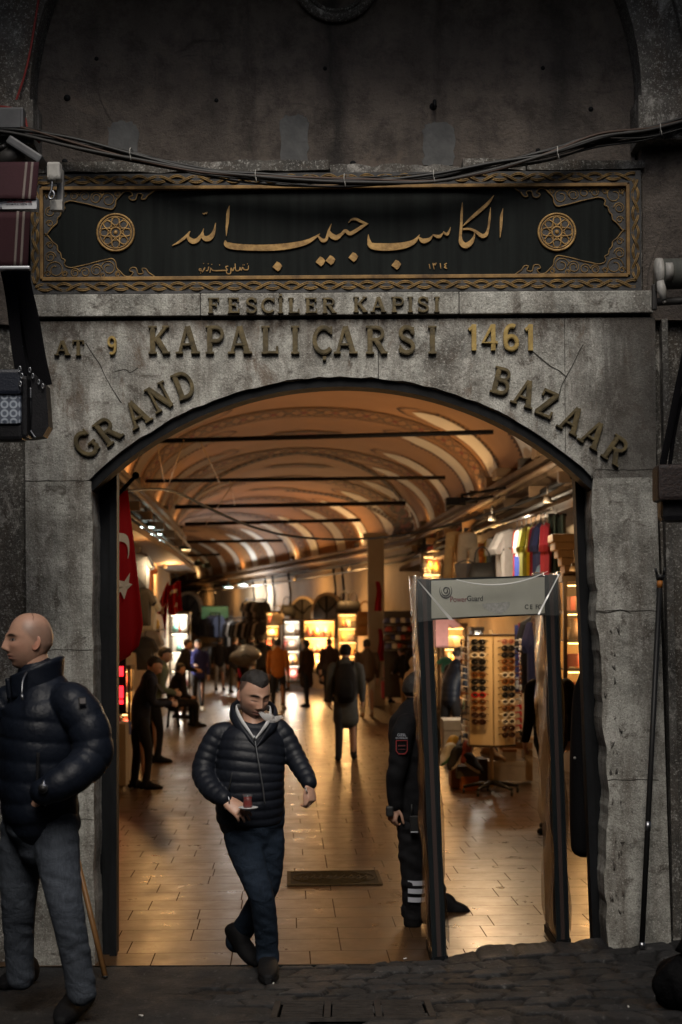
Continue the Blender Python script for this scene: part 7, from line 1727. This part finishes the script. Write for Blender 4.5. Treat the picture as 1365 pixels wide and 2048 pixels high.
# red running sign boards at left
M_LEDR = mat('red_led', (.6, .02, .02), emit=(1., .02, .03), estr=3.5)
rs = thing('red_led_sign', 'vertical sign of red light panels behind the left door leaf', 'sign', W(243, 1400, 20))
mb = MB(); mb.box(W(240, 1370, 20.05), (.16, .06, .75)); mb.build('case', M_ROD, rs, world=True)
for (y0, y1) in ((1333, 1352), (1372, 1396), (1400, 1408)):
    a, b = W(238, y0, 20), W(247, y1, 20); mb = MB(); mb.box(((a.x + b.x) / 2, a.y, (a.z + b.z) / 2), (b.x - a.x, .03, a.z - b.z)); mb.build('light_panel', M_LEDR, rs, world=True)
mb = MB()
for i in range(16):
    for j in range(2): mb.sphere(W(236 + 0 * j, 1345 + i * 4, 19.97), .008, nu=6, nv=4)
tag(mb.build('led_dots', M_LEDR, rs, world=True), None, None, kind='stuff')
# left stall counter with goods
ct = thing('stall_counter', 'cream stall counter at the left behind the door leaf', 'counter', W(244, 1572, 19.8))
mb = MB(); a, b = W(205, 1480, 19.8), W(252, 1572, 19.8); mb.box(((a.x + b.x) / 2, a.y + .5, (a.z) / 2), (b.x - a.x, 1.3, a.z), bev=.01); mb.build('body', M_CREAM, ct, world=True)
mb = MB(); mb.box(((a.x + b.x) / 2, a.y + .5, a.z + .03), (b.x - a.x + .06, 1.36, .05), bev=.01); mb.build('top', M_CREAM, ct, world=True)
a2, b2 = W(226, 1500, 19.2), W(256, 1560, 19.2); mb = MB(); mb.box(((a2.x + b2.x) / 2, a2.y, .46), (b2.x - a2.x, .3, .76), bev=.01); mb.box(((a2.x + b2.x) / 2, a2.y, .04), (.10, .2, .08)); mb.build('pillar_box', M_CREAM, ct, world=True)
for q, (px, c, kd, nm) in enumerate([(240, (.62, .60, .55), 'box', 'white gift box'), (247, (.05, .06, .15), 'box', 'navy gift box'), (236, (.30, .05, .04), 'doll', 'dark red figurine')]):
    p = W(px, 1478, 19.8 + .15 * q); p.z = a.z + .055; good(kd, c, p, q, nm + ' on the cream stall counter at left', nm.split()[-1], 'goods on the left counter', 1.1)
# hanging goods left
def garment(w=.5, h=.68, sl=.2, th_=.05):
    mb = MB(); P = [(-w * .16, h), (-w * .5, h * .93), (-w * .5 - sl, h * .62), (-w * .5 - sl * .45, h * .52), (-w * .47, h * .68), (-w * .46, 0), (w * .46, 0), (w * .47, h * .68), (w * .5 + sl * .45, h * .52), (w * .5 + sl, h * .62), (w * .5, h * .93), (w * .16, h)]
    n = len(P); c = (0, h * .5); vs = []
    for y, k in ((-th_, .9), (0, 1.), (th_, .9)): vs += [(c[0] + (x - c[0]) * k, y + .012 * math.sin(x * 31 + z * 9), c[1] + (z - c[1]) * (k + .1 * (1 - k))) for x, z in P]
    fs = [tuple(range(n)), tuple(range(3 * n - 1, 2 * n - 1, -1))]
    for r_ in (0, 1): fs += [(r_ * n + i, r_ * n + (i + 1) % n, (r_ + 1) * n + (i + 1) % n, (r_ + 1) * n + i) for i in range(n)]
    return mb.add(vs, fs, 0, False)
M_HANG = mat('hanger', (.08, .08, .085), .4)
def hung(name, label, cat, group, loc, rz, c, w=.5, h=.68, sl=.2, band=None, hang=True, tiltx=0.):
    t = thing(name, label, cat, loc, rz=rz, group=group)
    garment(w, h, sl).build('fabric', colmat(c, .75), t)
    if band: mb = MB(); mb.box((0, 0, h * band[1]), (w * .93, .108, h * band[2])); mb.build('band', colmat(band[0], .75), t)
    if hang: mb = MB(); mb.tube([(-w * .4, 0, h * .94), (0, 0, h * 1.03), (w * .4, 0, h * .94)], .01, n=5); mb.tube([(0, 0, h * 1.03), (0, 0, h * 1.12), (.03, 0, h * 1.16)], .008, n=5); mb.build('hanger', M_HANG, t)
    return t
JC = [((.42, .14, .03), 'orange'), ((.50, .40, .02), 'yellow'), ((.62, .62, .62), 'white and grey'), ((.03, .05, .07), 'dark green'), ((.40, .02, .03), 'red'), ((.62, .62, .64), 'plain white'), ((.60, .60, .62), 'white black lettered'), ((.45, .02, .02), 'bright red'), ((.62, .63, .66), 'white blue sided'), ((.22, .22, .06), 'olive'), ((.52, .50, .03), 'lemon yellow'), ((.25, .012, .04), 'crimson'), ((.02, .03, .11), 'navy'), ((.17, .006, .016), 'maroon')]
jr = thing('jersey_rail', 'metal rail carrying the row of football jerseys under the right canopy', 'rail', W(1040, 1030, 21))
mb = MB(); mb.tube([W(958, 1062, 26.5) , W(1104, 1018, 18)], .018, n=8); mb.tube([W(958, 1100, 26.7), W(1106, 1090, 17.6)], .014, n=8); mb.build('rail_bar', M_STEEL, jr, world=True)
nj = len(JC)
for i, (c, nm) in enumerate(JC):
    q = i / (nj - 1); d = 26. - 7.8 * q ** .9; px = 969 + (1091 - 969) * q; top = 1072 - 28 * q
    p = W(px, top, d); p.z -= .74
    band = {0: ((.5, .35, .02), .3, .12), 2: ((.08, .10, .10), .4, .5), 8: ((.03, .06, .35), .25, .42), 6: ((.06, .06, .07), .62, .06), 3: ((.05, .05, .055), .35, .5)}.get(i)
    hung('football_jersey', '%s football jersey on the right rail, number %s from the far end' % (nm, ['one', 'two', 'three', 'four', 'five', 'six', 'seven', 'eight', 'nine', 'ten', 'eleven', 'twelve', 'thirteen', 'fourteen'][i]), 'jersey', 'football jerseys on the right rail', p, R((38 if i in (5, 6) else 72) + 7 * math.sin(i * 2.)), c, w=.46, h=.74, sl=.16, band=band)
for i, (c, nm) in enumerate([((.5, .40, .02), 'yellow and black'), ((.04, .04, .05), 'black'), ((.03, .04, .36), 'royal blue'), ((.42, .02, .03), 'red'), ((.5, .46, .02), 'bright yellow'), ((.6, .6, .62), 'white'), ((.35, .02, .05), 'crimson'), ((.14, .26, .45), 'sky blue')]):
    q = i / 7; d = 25.5 - 7. * q; p = W(980 + 112 * q, 1140 - 10 * q, d); p.z -= .40
    hung('football_shorts', '%s sports shirt on the lower row beneath the jerseys' % nm, 'shirt', 'lower row under the jerseys', p, R(66 + 9 * math.cos(i * 3)), c, w=.38, h=.42, sl=.10)
# dark green hanging cloth, corbel, hanging trousers, basket
def gc(u, v): return tuple(W(1098 + 34 * u, 1030 + 130 * v, 18.4 + .12 * math.sin(u * 14)))
gt = thing('hanging_cloth', 'dark green cloth hanging at the gate end of the jersey rail', 'cloth', gc(.5, 1)); mb = MB(); mb.grid(gc, 20, 8, thick=.01); mb.build('fabric', colmat((.03, .045, .035), .9), gt, world=True); mb = MB(); mb.tube([gc(0, 0), gc(1, 0)], .02); mb.build('top_rod', M_ROD, gt, world=True)
cbx = thing('wood_corbel', 'carved wooden corbel jutting out above the right glowing shelves', 'corbel', W(1135, 1120, 16.8))
mb = MB()
for k, (s_, z) in enumerate([(.40, .15), (.35, .066), (.28, -.018), (.20, -.102), (.13, -.186)]): mb.box(W(1138, 1105, 16.9) + Vector((0, 0, z)), (s_, .4 - k * .03, .085), bev=.012)
mb.build('stepped_block', M_CORN, cbx, world=True)
mb = MB(); mb.box(W(1142, 1190, 17.0), (.20, .18, .7), bev=.01); mb.build('post', M_CORN, cbx, world=True)
def trousers_hang(px, py, d, c, lab):
    p = W(px, py, d); t = thing('hanging_trousers', lab, 'trousers', p, group='trousers hanging in the right shop'); mb = MB()
    for s in (-1, 1): limb(mb, [(s * .07, 0, .02), (s * .10, 0, -.35), (s * .13, .0, -.85)], [(.085, .05), (.08, .05), (.065, .045)], ref=(1, 0, 0), n=12)
    mb.build('legs', colmat(c, .8), t); mb = MB(); limb(mb, [(0, 0, .1), (0, 0, -.06)], [(.15, .07), (.155, .075)], ref=(1, 0, 0), n=16); mb.build('waist', colmat(c, .8), t)
trousers_hang(910, 1082, 26, (.50, .38, .20), 'beige trousers lit by the amber spot lamp'); trousers_hang(936, 1084, 25, (.46, .40, .32), 'pale grey trousers right of the beige ones')
bk = thing('plastic_crate', 'grey plastic bin standing above the detector left of the jerseys', 'bin', W(932, 1168, 24)); mb = MB(); mb.lathe([(.001, 0), (.13, 0), (.17, .30), (.18, .31), (.16, .31), (.125, .02)], 4, smooth=False); mb.build('bin_wall', colmat((.13, .13, .14)), bk)
mb = MB(); mb.tube([(-.16, 0, .3), (0, -.1, .36), (.16, 0, .3)], .01, sub=4); mb.build('handle', M_HANG, bk)
good('bag', (.03, .03, .03), W(965, 1168, 23), 0, 'black handbag hanging left of the jerseys above the detector', 'handbag', 'handbags', 1.3)
# pink sweatshirt and turquoise towel behind the detector
hung('sweatshirt', 'pale pink sweatshirt hanging in the lit shop left of the sunglasses', 'sweatshirt', None, W(873, 1295, 24), R(20), (.60, .30, .30), w=.44, h=.55)
hung('sweatshirt', 'turquoise child\'s shirt hanging behind the young man at the sunglasses', 'shirt', None, W(892, 1345, 26), R(10), (.04, .26, .25), w=.16, h=.26, sl=.08)
# scarves and shoe shelves behind the rack
for i in range(9):
    c, nm = [((.03, .04, .16), 'blue'), ((.22, .02, .03), 'dark red'), ((.015, .015, .02), 'black'), ((.03, .05, .22), 'royal blue'), ((.30, .03, .02), 'red and yellow'), ((.02, .02, .05), 'midnight'), ((.18, .01, .03), 'wine red'), ((.02, .02, .025), 'charcoal'), ((.05, .06, .2), 'pale blue')][i]
    p = W(1034 + 6.2 * i, 1250, 21.6 - .1 * i); t = thing('football_scarf', '%s scarf hanging in the row behind the sunglasses rack' % nm, 'scarf', p, group='scarves hanging behind the sunglasses rack')
    mb = MB(); mb.grid(lambda u, v: (-.02 + .055 * u, .02 * math.sin(u * 6 + i), -.95 * v - .03 * math.sin(i * 5.)), 4, 6, thick=.012); mb.build('knit', colmat(c, .9), t)
    if i in (4, 0, 3): mb = MB(); mb.box((.008, -.012, -.8), (.056, .012, .16)); mb.build('band', colmat((.5, .36, .05) if i == 4 else (.5, .5, .52), .9), t)
# sunglasses rack
RX = W(984, 1590, 18.6); RX.z = 0
rk = thing('sunglasses_rack', 'tall revolving cream rack of sunglasses on a star base with castors', 'rack', RX)
M_RACK = mat('cream_rack_panel', (.60, .50, .33), .4, col2=(.55, .45, .29), nscale=3)
mb = MB(); mb.tube([(0, 0, .08), (0, 0, 1.95)], .022, n=12); mb.build('pole', M_RACK, rk)
for a in range(5):
    th2 = a * 2 * PI / 5 + .35; mb = MB(); e = (.34 * math.cos(th2), .34 * math.sin(th2)); mb.tube([(0, 0, .14), (e[0] * .5, e[1] * .5, .12), (e[0], e[1], .085)], [.03, .024, .018], n=8); lg = mb.build('leg', M_CABLE, rk)
    mb = MB(); mb.tube([(e[0] - .012, e[1], .035), (e[0] + .012, e[1], .035)], .033, n=12); mb.build('castor', M_CABLE, lg)
zb_, zt2, rad = .60, 1.88, .26
HEX = [math.radians(-60 + 60 * k + 0) for k in range(6)]
for k, a in enumerate(HEX):
    n_ = Vector((math.cos(a), math.sin(a), 0)); mb = MB(); mb.box((0, 0, (zb_ + zt2) / 2), (.285, .012, zt2 - zb_), M=Matrix.Translation(n_ * rad) @ Matrix.Rotation(a + PI / 2, 4, 'Z')); mb.build('panel', M_RACK, rk)
for z in (zb_ - .01, zt2 + .01): mb = MB(); mb.lathe([(.001, z - .012), (rad + .06, z - .012), (rad + .06, z + .012), (.001, z + .012)], 6, M=Matrix.Rotation(R(30), 4, 'Z'), smooth=False); mb.build('end_plate', M_FRAME, rk)
SG = {}
SGC = [('black', (.008, .008, .009), (.01, .01, .012)), ('dark brown', (.05, .02, .01), (.03, .012, .006)), ('white framed', (.6, .58, .54), (.02, .02, .02)), ('tortoiseshell', (.16, .06, .015), (.05, .025, .012)), ('red framed', (.4, .02, .02), (.02, .015, .015)), ('silver', (.5, .5, .52), (.22, .23, .25)), ('pink tinted', (.4, .2, .14), (.22, .08, .07))]
def sunglasses(ci, loc, rz, label):
    if ci not in SG:
        nm, fc, lc = SGC[ci]; o = thing('sunglasses', label, 'sunglasses', loc, rz, 'pairs of sunglasses on the rack')
        mb = MB()
        for s in (-1, 1): mb.tube([(s * .036 + .030 * math.cos(q) * (1 + .12 * math.cos(2 * q)), 0, .022 * math.sin(q) + .003 * s * 0) for q in np.linspace(0, 2 * PI, 16, endpoint=False)], .006, n=6, closed=True)
        mb.tube([(-.008, 0, .008), (0, -.003, .012), (.008, 0, .008)], .005, n=6)
        for s in (-1, 1): mb.tube([(s * .066, 0, .012), (s * .070, .03, .012), (s * .066, .085, .0)], .004, n=5)
        mb.build('frame', mat('sg_frame_' + nm.replace(' ', '_'), fc, .25), o)
        for s in (-1, 1): mb = MB(); mb.lathe([(.001, -.004), (.024, 0), (.001, .002)], 14, M=Matrix.Translation((s * .036, .0, 0)) @ Matrix.Rotation(R(90), 4, 'X') @ Matrix.Diagonal((1.2, .9, 1, 1))); mb.build('lens', mat('sg_lens_' + nm.replace(' ', '_'), lc, .08, spec=.8), o)
        o.scale = (1.3, 1.2, 1.3); SG[ci] = o; return o
    return copy_tree(SG[ci], loc, rz, label, (1.3, 1.2, 1.3))
ORD = ['top', 'second', 'third', 'fourth', 'fifth', 'sixth', 'seventh', 'eighth', 'ninth', 'tenth', 'eleventh', 'twelfth', 'thirteenth', 'fourteenth', 'fifteenth', 'sixteenth']
COLN = {-120: ('left front panel', 0), -60: ('right front panel', 1), 180: ('left side', 2), 0: ('right side', 3)}
for ang, (cn, ci_) in COLN.items():
    for r_ in range(15 if ci_ < 2 else 16):
        if ci_ == 0 and r_ > 12: continue
        a = math.radians(ang); z = zt2 - .065 - .078 * r_; rr2 = rad + .09
        ci = [rg.choice((0, 0, 1, 0, 3, 0, 1)), rg.choice((2, 3, 6, 2, 1, 0)), rg.choice((5, 5, 0, 5, 3)), rg.choice((4, 0, 3, 1, 5))][ci_]
        if ci_ == 0 and r_ == 2: ci = 2
        if ci_ == 0 and r_ == 8: ci = 4
        p = RX + Vector((math.cos(a) * rr2, math.sin(a) * rr2, z)); sunglasses(ci, p, a + PI / 2, '%s sunglasses in the %s row, %s of the rack' % (SGC[ci][0], ORD[r_], cn))
# shoes and boxes
def boxgood(px0, py0, px1, py1, d, dep, c, lab, lid=None, rz=0.):
    a, b = W(px0, py0, d), W(px1, py1, d); z0 = max(b.z, 0.); w = b.x - a.x; h = a.z - z0
    t = thing('shoe_box', lab, 'box', ((a.x + b.x) / 2, a.y + dep / 2, z0), rz=rz, group='boxes under the shoe display')
    mb = MB(); mb.box((0, 0, h * .38), (w, dep, h * .76), bev=.004); mb.build('carton', colmat(c, .8), t); mb = MB(); mb.box((0, 0, h * .87), (w * 1.03, dep * 1.03, h * .24), bev=.004); mb.build('lid', colmat(lid or c, .8), t); return t
boxgood(923, 1553, 958, 1582, 19.0, .34, (.42, .13, .02), 'orange shoe box on the floor under the grey one'); boxgood(915, 1533, 958, 1558, 19.0, .34, (.10, .09, .08), 'grey shoe box stacked on the orange one'); boxgood(903, 1528, 922, 1580, 19.3, .5, (.34, .15, .05), 'tall brown carton left of the orange shoe box')
boxgood(976, 1522, 1052, 1562, 19.6, .5, (.50, .42, .32), 'wide cream cabinet behind the rack pole'); boxgood(1006, 1498, 1034, 1522, 19.6, .4, (.52, .46, .38), 'small white carton on the cream cabinet', (.3, .12, .03)); boxgood(1050, 1500, 1066, 1562, 19.8, .4, (.48, .36, .22), 'narrow cream box by the man in the vest')
boxgood(1000, 1484, 1066, 1498, 19.7, .5, (.36, .20, .09), 'brown shoe tray on top of the small white carton'); boxgood(958, 1518, 976, 1575, 19.4, .4, (.05, .035, .03), 'dark brown carton between the grey box and the cream cabinet'); boxgood(888, 1440, 930, 1530, 23, .8, (.42, .36, .28), 'cream counter behind the heap of shoes')
SHC = [('black and white', (.02, .02, .022), (.5, .48, .45)), ('tan suede', (.36, .22, .10), (.45, .38, .28)), ('black', (.012, .012, .013), (.45, .40, .34)), ('red tongued', (.20, .03, .02), (.4, .36, .32)), ('yellow and red', (.45, .28, .03), (.3, .05, .04)), ('green striped white', (.45, .46, .45), (.05, .15, .08)), ('navy', (.02, .03, .06), (.4, .4, .4)), ('brown', (.12, .05, .02), (.2, .14, .08))]
for k, (hx, hy, tx, ty, d, ci, lab) in enumerate([(925, 1523, 952, 1540, 18.9, 2, 'black trainer with thick pale sole at the front of the shoe heap'), (912, 1500, 888, 1525, 19.0, 5, 'green striped white trainer pointing left on the shoe heap'), (925, 1505, 908, 1530, 18.95, 0, 'black and white trainer left of the front black one'), (965, 1512, 1000, 1522, 19.1, 1, 'tan suede shoe with pale sole under the sunglasses rack'), (942, 1492, 934, 1512, 19.05, 3, 'red tongued trainer standing on the front black one'), (915, 1488, 902, 1500, 19.2, 4, 'yellow and red trainer at the back of the heap'), (938, 1484, 925, 1492, 19.3, 6, 'navy trainer at the top of the shoe heap'), (958, 1492, 976, 1500, 19.3, 2, 'black shoe at the back right of the heap'), (990, 1484, 1020, 1484, 19.5, 7, 'brown shoe on the tray behind the rack pole'), (1030, 1482, 1056, 1484, 19.5, 1, 'tan shoe at the right end of the brown tray')]):
    h_, t_ = W(hx, hy, d + .06), W(tx, ty, d - .06); v = t_ - h_; v = v.normalized() * .30; t_ = h_ + v
    t = thing('trainer', lab, 'shoe', h_, group='shoes on display'); mb = MB(); shoe(mb, h_, t_, h=.10, w=.055); mb.build('upper', colmat(SHC[ci][1]), t, world=True)
    mb = MB(); sole(mb, h_, t_, w=.062, th_=.032); mb.build('sole', colmat(SHC[ci][2]), t, world=True)
# black coat on the right door leaf
ko = thing('black_coat', 'long black coat hanging on the inside of the right door leaf', 'coat', W(1165, 1690, 10.15))
mb = MB(); limb(mb, [W(1168, 1350, 10.2), W(1168, 1390, 10.2), W(1166, 1500, 10.2), W(1166, 1620, 10.2), W(1167, 1692, 10.2)], [(.03, .03), (.07, .08), (.082, .11), (.085, .12), (.082, .10)], ref=(1, 0, 0), n=22); mb.build('fabric', M_BLACK, ko, world=True)
mb = MB(); mb.sphere(W(1150, 1516, 10.06), .009); mb.build('button', M_WHITEPL, ko, world=True); mb = MB(); mb.tube([W(1168, 1352, 10.2), W(1168, 1335, 10.2), W(1175, 1330, 10.0)], .008); mb.build('hook', M_STEEL, ko, world=True)
# far clothes racks
def rack(px0, px1, py, d0_, d1_, n, pal, drop, lab, gname, w=.40, sl=.08):
    a, b = W(px0, py, d0_), W(px1, py, d1_); t = thing('clothes_rail', lab, 'rail', a.lerp(b, .5)); mb = MB(); mb.tube([a, b], .022, n=6)
    for p in (a, b): mb.tube([p, Vector((p.x, p.y, 0))], .022, n=6)
    mb.build('rail_frame', M_ROD, t, world=True); PR = {}
    ang = math.atan2(b.y - a.y, b.x - a.x)
    for i in range(n):
        c, nm = pal[i % len(pal)]; p = a.lerp(b, (i + .5) / n); p.z -= drop * 1.1; lb = '%s among the %s' % (nm, gname)
        if c not in PR: PR[c] = hung('hanging_coat', lb, 'coat', gname, p, ang + R(70), c, w=w, h=drop, sl=sl)
        else: copy_tree(PR[c], p, ang + R(70) + rg.uniform(-.15, .15), lb)
BK, WH, GY, NV, DN = (.012, .012, .014), (.5, .48, .45), (.10, .10, .10), (.02, .025, .05), (.04, .05, .09)
rack(455, 532, 1236, 60, 51, 16, [(BK, 'black coat'), (BK, 'black coat'), (WH, 'white coat'), (BK, 'black coat'), (GY, 'grey coat'), (BK, 'black coat'), (WH, 'white coat')], 1.25, 'long rail of black and white coats on the far wall', 'far black and white coats')
rack(397, 440, 1226, 68, 62, 12, [(DN, 'blue denim jacket'), (NV, 'navy jacket'), (DN, 'blue denim jacket')], .9, 'rail of blue denim jackets on the far wall', 'far denim jackets')
rack(397, 450, 1288, 66, 60, 12, [(BK, 'black jacket'), (GY, 'grey jacket'), ((.10, .06, .03), 'brown jacket')], 1.1, 'lower rail of dark jackets under the denim ones', 'far lower dark jackets')
rack(492, 530, 1199, 57, 52, 7, [(BK, 'black coat'), (WH, 'cream coat'), (GY, 'grey coat')], .75, 'short upper rail of coats above the long one', 'far upper coats')
gs = thing('shop_sign', 'plain green shop sign above the far denim jackets', 'sign', W(430, 1225, 64.5)); mb = MB(); mb.box((0, .1, 0), (1.1, .06, .5), bev=.01); mb.build('board', colmat((.03, .12, .06)), gs); mb = MB(); mb.box((0, .1, .27), (1.15, .08, .05)); mb.build('frame', M_ROD, gs)
for k, (px, py, d, c, lab) in enumerate([(575, 1232, 51, (.03, .03, .03), 'black handbag hanging on the far wall above the pale bag case'), (556, 1250, 49.5, (.50, .42, .30), 'cream tote bag hanging before the case by the coats'), (690, 1228, 44, (.03, .03, .03), 'black bag standing on top of the narrow amber case'), (706, 1228, 44, (.03, .03, .03), 'black backpack shaped bag at the right end of the narrow amber case'), (728, 1272, 42, (.55, .25, .06), 'orange handbag hanging right of the narrow amber case'), (730, 1250, 42, (.55, .25, .06), 'upper orange handbag right of the narrow amber case')]):
    good('bag', c, W(px, py, d), .2, lab, 'handbag', 'far handbags', 1.5)
# pier shop: caps, bags and suitcases
for k in range(24):
    i, j = k % 6, k // 6; c, nm = [((.62, .60, .55), 'white'), ((.05, .06, .15), 'navy'), ((.10, .06, .04), 'dark brown'), ((.30, .05, .04), 'dark red')][(k * 7 + j) % 4 if j else (0 if i % 2 else 1)]
    p = W(776 + i * 10 + 3 * (j % 2), 1246 + j * 17, 36.5); good('cap', c, p, rg.uniform(-.6, .6), '%s cap in the %s row on the stand right of the pier' % (nm, ['top', 'second', 'third', 'lowest'][j]), 'cap', 'caps on the stand right of the pier', 1.15)
cw = thing('cap_stand', 'dark board of hooks holding rows of caps right of the pier', 'stand', W(803, 1330, 36.9)); mb = MB(); a, b = W(768, 1222, 36.9), W(838, 1395, 36.9); mb.box(((a.x + b.x) / 2, a.y, (a.z + b.z) / 2), (b.x - a.x, .08, a.z - b.z)); mb.build('board', M_FRAME, cw, world=True)
mb = MB()
for j in range(4): mb.tube([W(770, 1250 + j * 17, 36.8), W(836, 1250 + j * 17, 36.8)], .014, n=5)
mb.build('hook_rail', M_STEEL, cw, world=True)
for k, (x0, y0, x1, y1, d, lab) in enumerate([(763, 1361, 773, 1398, 37, 'bright red suitcase standing left of the other one'), (774, 1361, 784, 1398, 37, 'bright red suitcase standing right of the other one'), (768, 1332, 781, 1359, 37.3, 'dark red bag stacked on the two suitcases')]):
    a, b = W(x0, y0, d), W(x1, y1, d); w, h = b.x - a.x, a.z - b.z; t = thing('suitcase', lab, 'suitcase', ((a.x + b.x) / 2, a.y, b.z), group='red luggage by the pier')
    mb = MB(); mb.box((0, 0, h * .52), (w, .22, h * .92), bev=.02); mb.build('shell', colmat((.34, .012, .02), .45), t); mb = MB(); mb.tube([(-w * .25, 0, h), (-w * .25, 0, h * 1.12), (w * .25, 0, h * 1.12), (w * .25, 0, h)], .012); mb.build('handle', M_CABLE, t)
    mb = MB(); mb.tube([(-w * .35, 0, .02), (w * .35, 0, .02)], .025); mb.build('wheels', M_CABLE, t)
# hanging multicoloured goods near the cool lamps at left
for k, (px, py, d, c, h, nm) in enumerate([(280, 1178, 24, (.10, .14, .24), .55, 'blue checked shirt'), (287, 1182, 25, (.45, .16, .08), .5, 'orange patterned shirt'), (296, 1262, 25.5, (.45, .46, .45), .6, 'silver grey shirt'), (284, 1252, 24.5, (.03, .03, .035), .6, 'black shirt'), (302, 1330, 27, (.5, .48, .44), .6, 'white shirt low'), (291, 1340, 26, (.05, .05, .055), .55, 'charcoal shirt low')]):
    hung('hanging_shirt', '%s hanging beside the large flag at left' % nm, 'shirt', 'shirts beside the large flag', W(px, py, d), R(-20), c, w=.34, h=h, sl=.1)
ad = thing('pipe_column', 'pale drain pipe running down the left shop front', 'pipe', W(303, 1440, 29)); mb = MB(); mb.tube([W(303, 1150, 29), W(303, 1420, 29)], .05, n=10); mb.build('pipe', M_CREAM, ad, world=True); mb = MB(); mb.tube([W(303, 1200, 29), W(303, 1206, 29)], .06, n=10); mb.build('collar', M_CREAM, ad, world=True)
# litter and small floor cover
M_COVER = mat('floor_cover_bronze', (.035, .022, .008), .75, col2=(.07, .042, .014), nscale=14, spec=.15)
fc = thing('floor_cover', 'ornate bronze drain cover set into the hall floor', 'drain cover', W(668, 1757, 12.45))
ds = CAMZ * F / (1757 - 1254); c0 = W(668, 1757, ds); fc.location = (c0.x, c0.y, 0.003); PM[fc.name] = Matrix.Translation(fc.location); fc.rotation_euler = (0, 0, R(2))
mb = MB(); w_, l_ = .372, .66
for (x, y, sx, sy) in ((0, l_ / 2, 2 * w_, .03), (0, -l_ / 2, 2 * w_, .03), (w_ - .015, 0, .03, l_ - .031), (-w_ + .015, 0, .03, l_ - .031)): mb.box((x, y, .004), (sx, sy, .008))
mb.build('rim', M_COVER, fc)
mb = MB(); mb.box((0, 0, .002), (2 * w_ - .06, l_ - .03, .004)); mb.build('plate', mat('dark_bronze_plate', (.016, .010, .004), .8, col2=(.03, .019, .007), nscale=20, bump=.5, bscale=40, spec=.12), fc)
mb = MB()
for k in range(5):
    s = 1 - k * .17; mb.tube([(w_ * .86 * s * math.cos(q), l_ * .40 * s * math.sin(q) * (1 + .25 * abs(math.cos(2 * q))), .006) for q in np.linspace(0, 2 * PI, 40, endpoint=False)], .005, n=5, closed=True)
for i in range(9):
    x = -.24 + .06 * i; mb.tube([(x - .03, -.12, .006), (x, 0, .008), (x + .03, .12, .006)], .004, n=5)
mb.build('relief', M_COVER, fc)
for (px, py, lab) in [(566, 1775, 'white scrap on the hall floor left of the bronze cover'), (811, 1921, 'white scrap on the hall floor near the left detector post')]:
    c_ = cig.copy(); COL.objects.link(c_); dd = CAMZ * F / (py - 1254); q = W(px, py, dd); c_.location = (q.x, q.y, .002); c_.rotation_euler = (0, 0, px); c_['label'] = lab

# more stock along the right wall between the jerseys and the pier
case(843, 1108, 886, 1226, 31.5, 3, 'upper shelves of bags and jars under the right canopy near the pier', 'the upper shelves near the pier', True, AMB + [(.03, .03, .03)], power=16, cols=4, kinds=('bag', 'vase', 'box'))
case(944, 1258, 968, 1420, 23.2, 5, 'narrow glass case of watches behind the sunglasses rack', 'the watch case', False, [(.62, .60, .55), (.03, .03, .03), (.55, .25, .06)], power=10, cols=2, kinds=('box', 'bottle'))
for k in range(9):
    q = k / 8; d = 36.5 - 9.5 * q; c, nm = [((.10, .06, .04), 'dark brown'), ((.03, .03, .03), 'black'), ((.30, .05, .04), 'dark red'), ((.50, .42, .30), 'cream')][k % 4]
    good('bag', c, W(846 + 104 * q, 1112 - 6 * q - (k % 2) * 6, d), .3, '%s bag hanging from the right canopy, %s from the pier' % (nm, ORD[k] if k else 'first'), 'handbag', 'bags hanging from the right canopy', 1.2)
for k, (px, py, d, c, h, nm) in enumerate([(1068, 1255, 20.2, (.02, .02, .022), .9, 'black tracksuit'), (1082, 1262, 19.2, (.03, .04, .14), .9, 'blue tracksuit')]):
    hung('tracksuit', '%s hanging at the right end of the scarves' % nm, 'tracksuit', None, W(px, py + 120, d), R(30), c, w=.4, h=h, sl=.1)
for k in range(14):
    i, j = k % 7, k // 7; c = list(CN)[(k * 3) % 10]
    good(('box', 'bottle', 'vase', 'doll')[k % 4], c, W(238 + i * 12, 1258 + j * 40, 30 + .3 * i), k, '%s %s on the %s shelf behind the large flag, %s from the left' % (CN[c], ('gift box', 'bottle', 'vase', 'figurine')[k % 4], ('upper', 'lower')[j], ['first', 'second', 'third', 'fourth', 'fifth', 'sixth', 'seventh'][i]), ('gift box', 'bottle', 'vase', 'figurine')[k % 4], 'goods behind the large flag', 1.3)
for j in range(2):
    a, b = W(230, 1259 + j * 40, 30), W(318, 1259 + j * 40, 32.2); sh = thing('wall_shelf', '%s wooden shelf of trinkets behind the large flag' % ('upper', 'lower')[j], 'shelf', a.lerp(b, .5)); mb = MB(); mb.loft([a, b], [(.015, .2)] * 2, ref=(0, 0, 1), n=8, p=8); mb.build('board', M_FRAME, sh, world=True)
    mb = MB(); mb.tube([a + Vector((0, -.15, .42)), b + Vector((0, -.15, .42))], .012, n=6); mb.build('light_strip', M_STRIPW, sh, world=True)
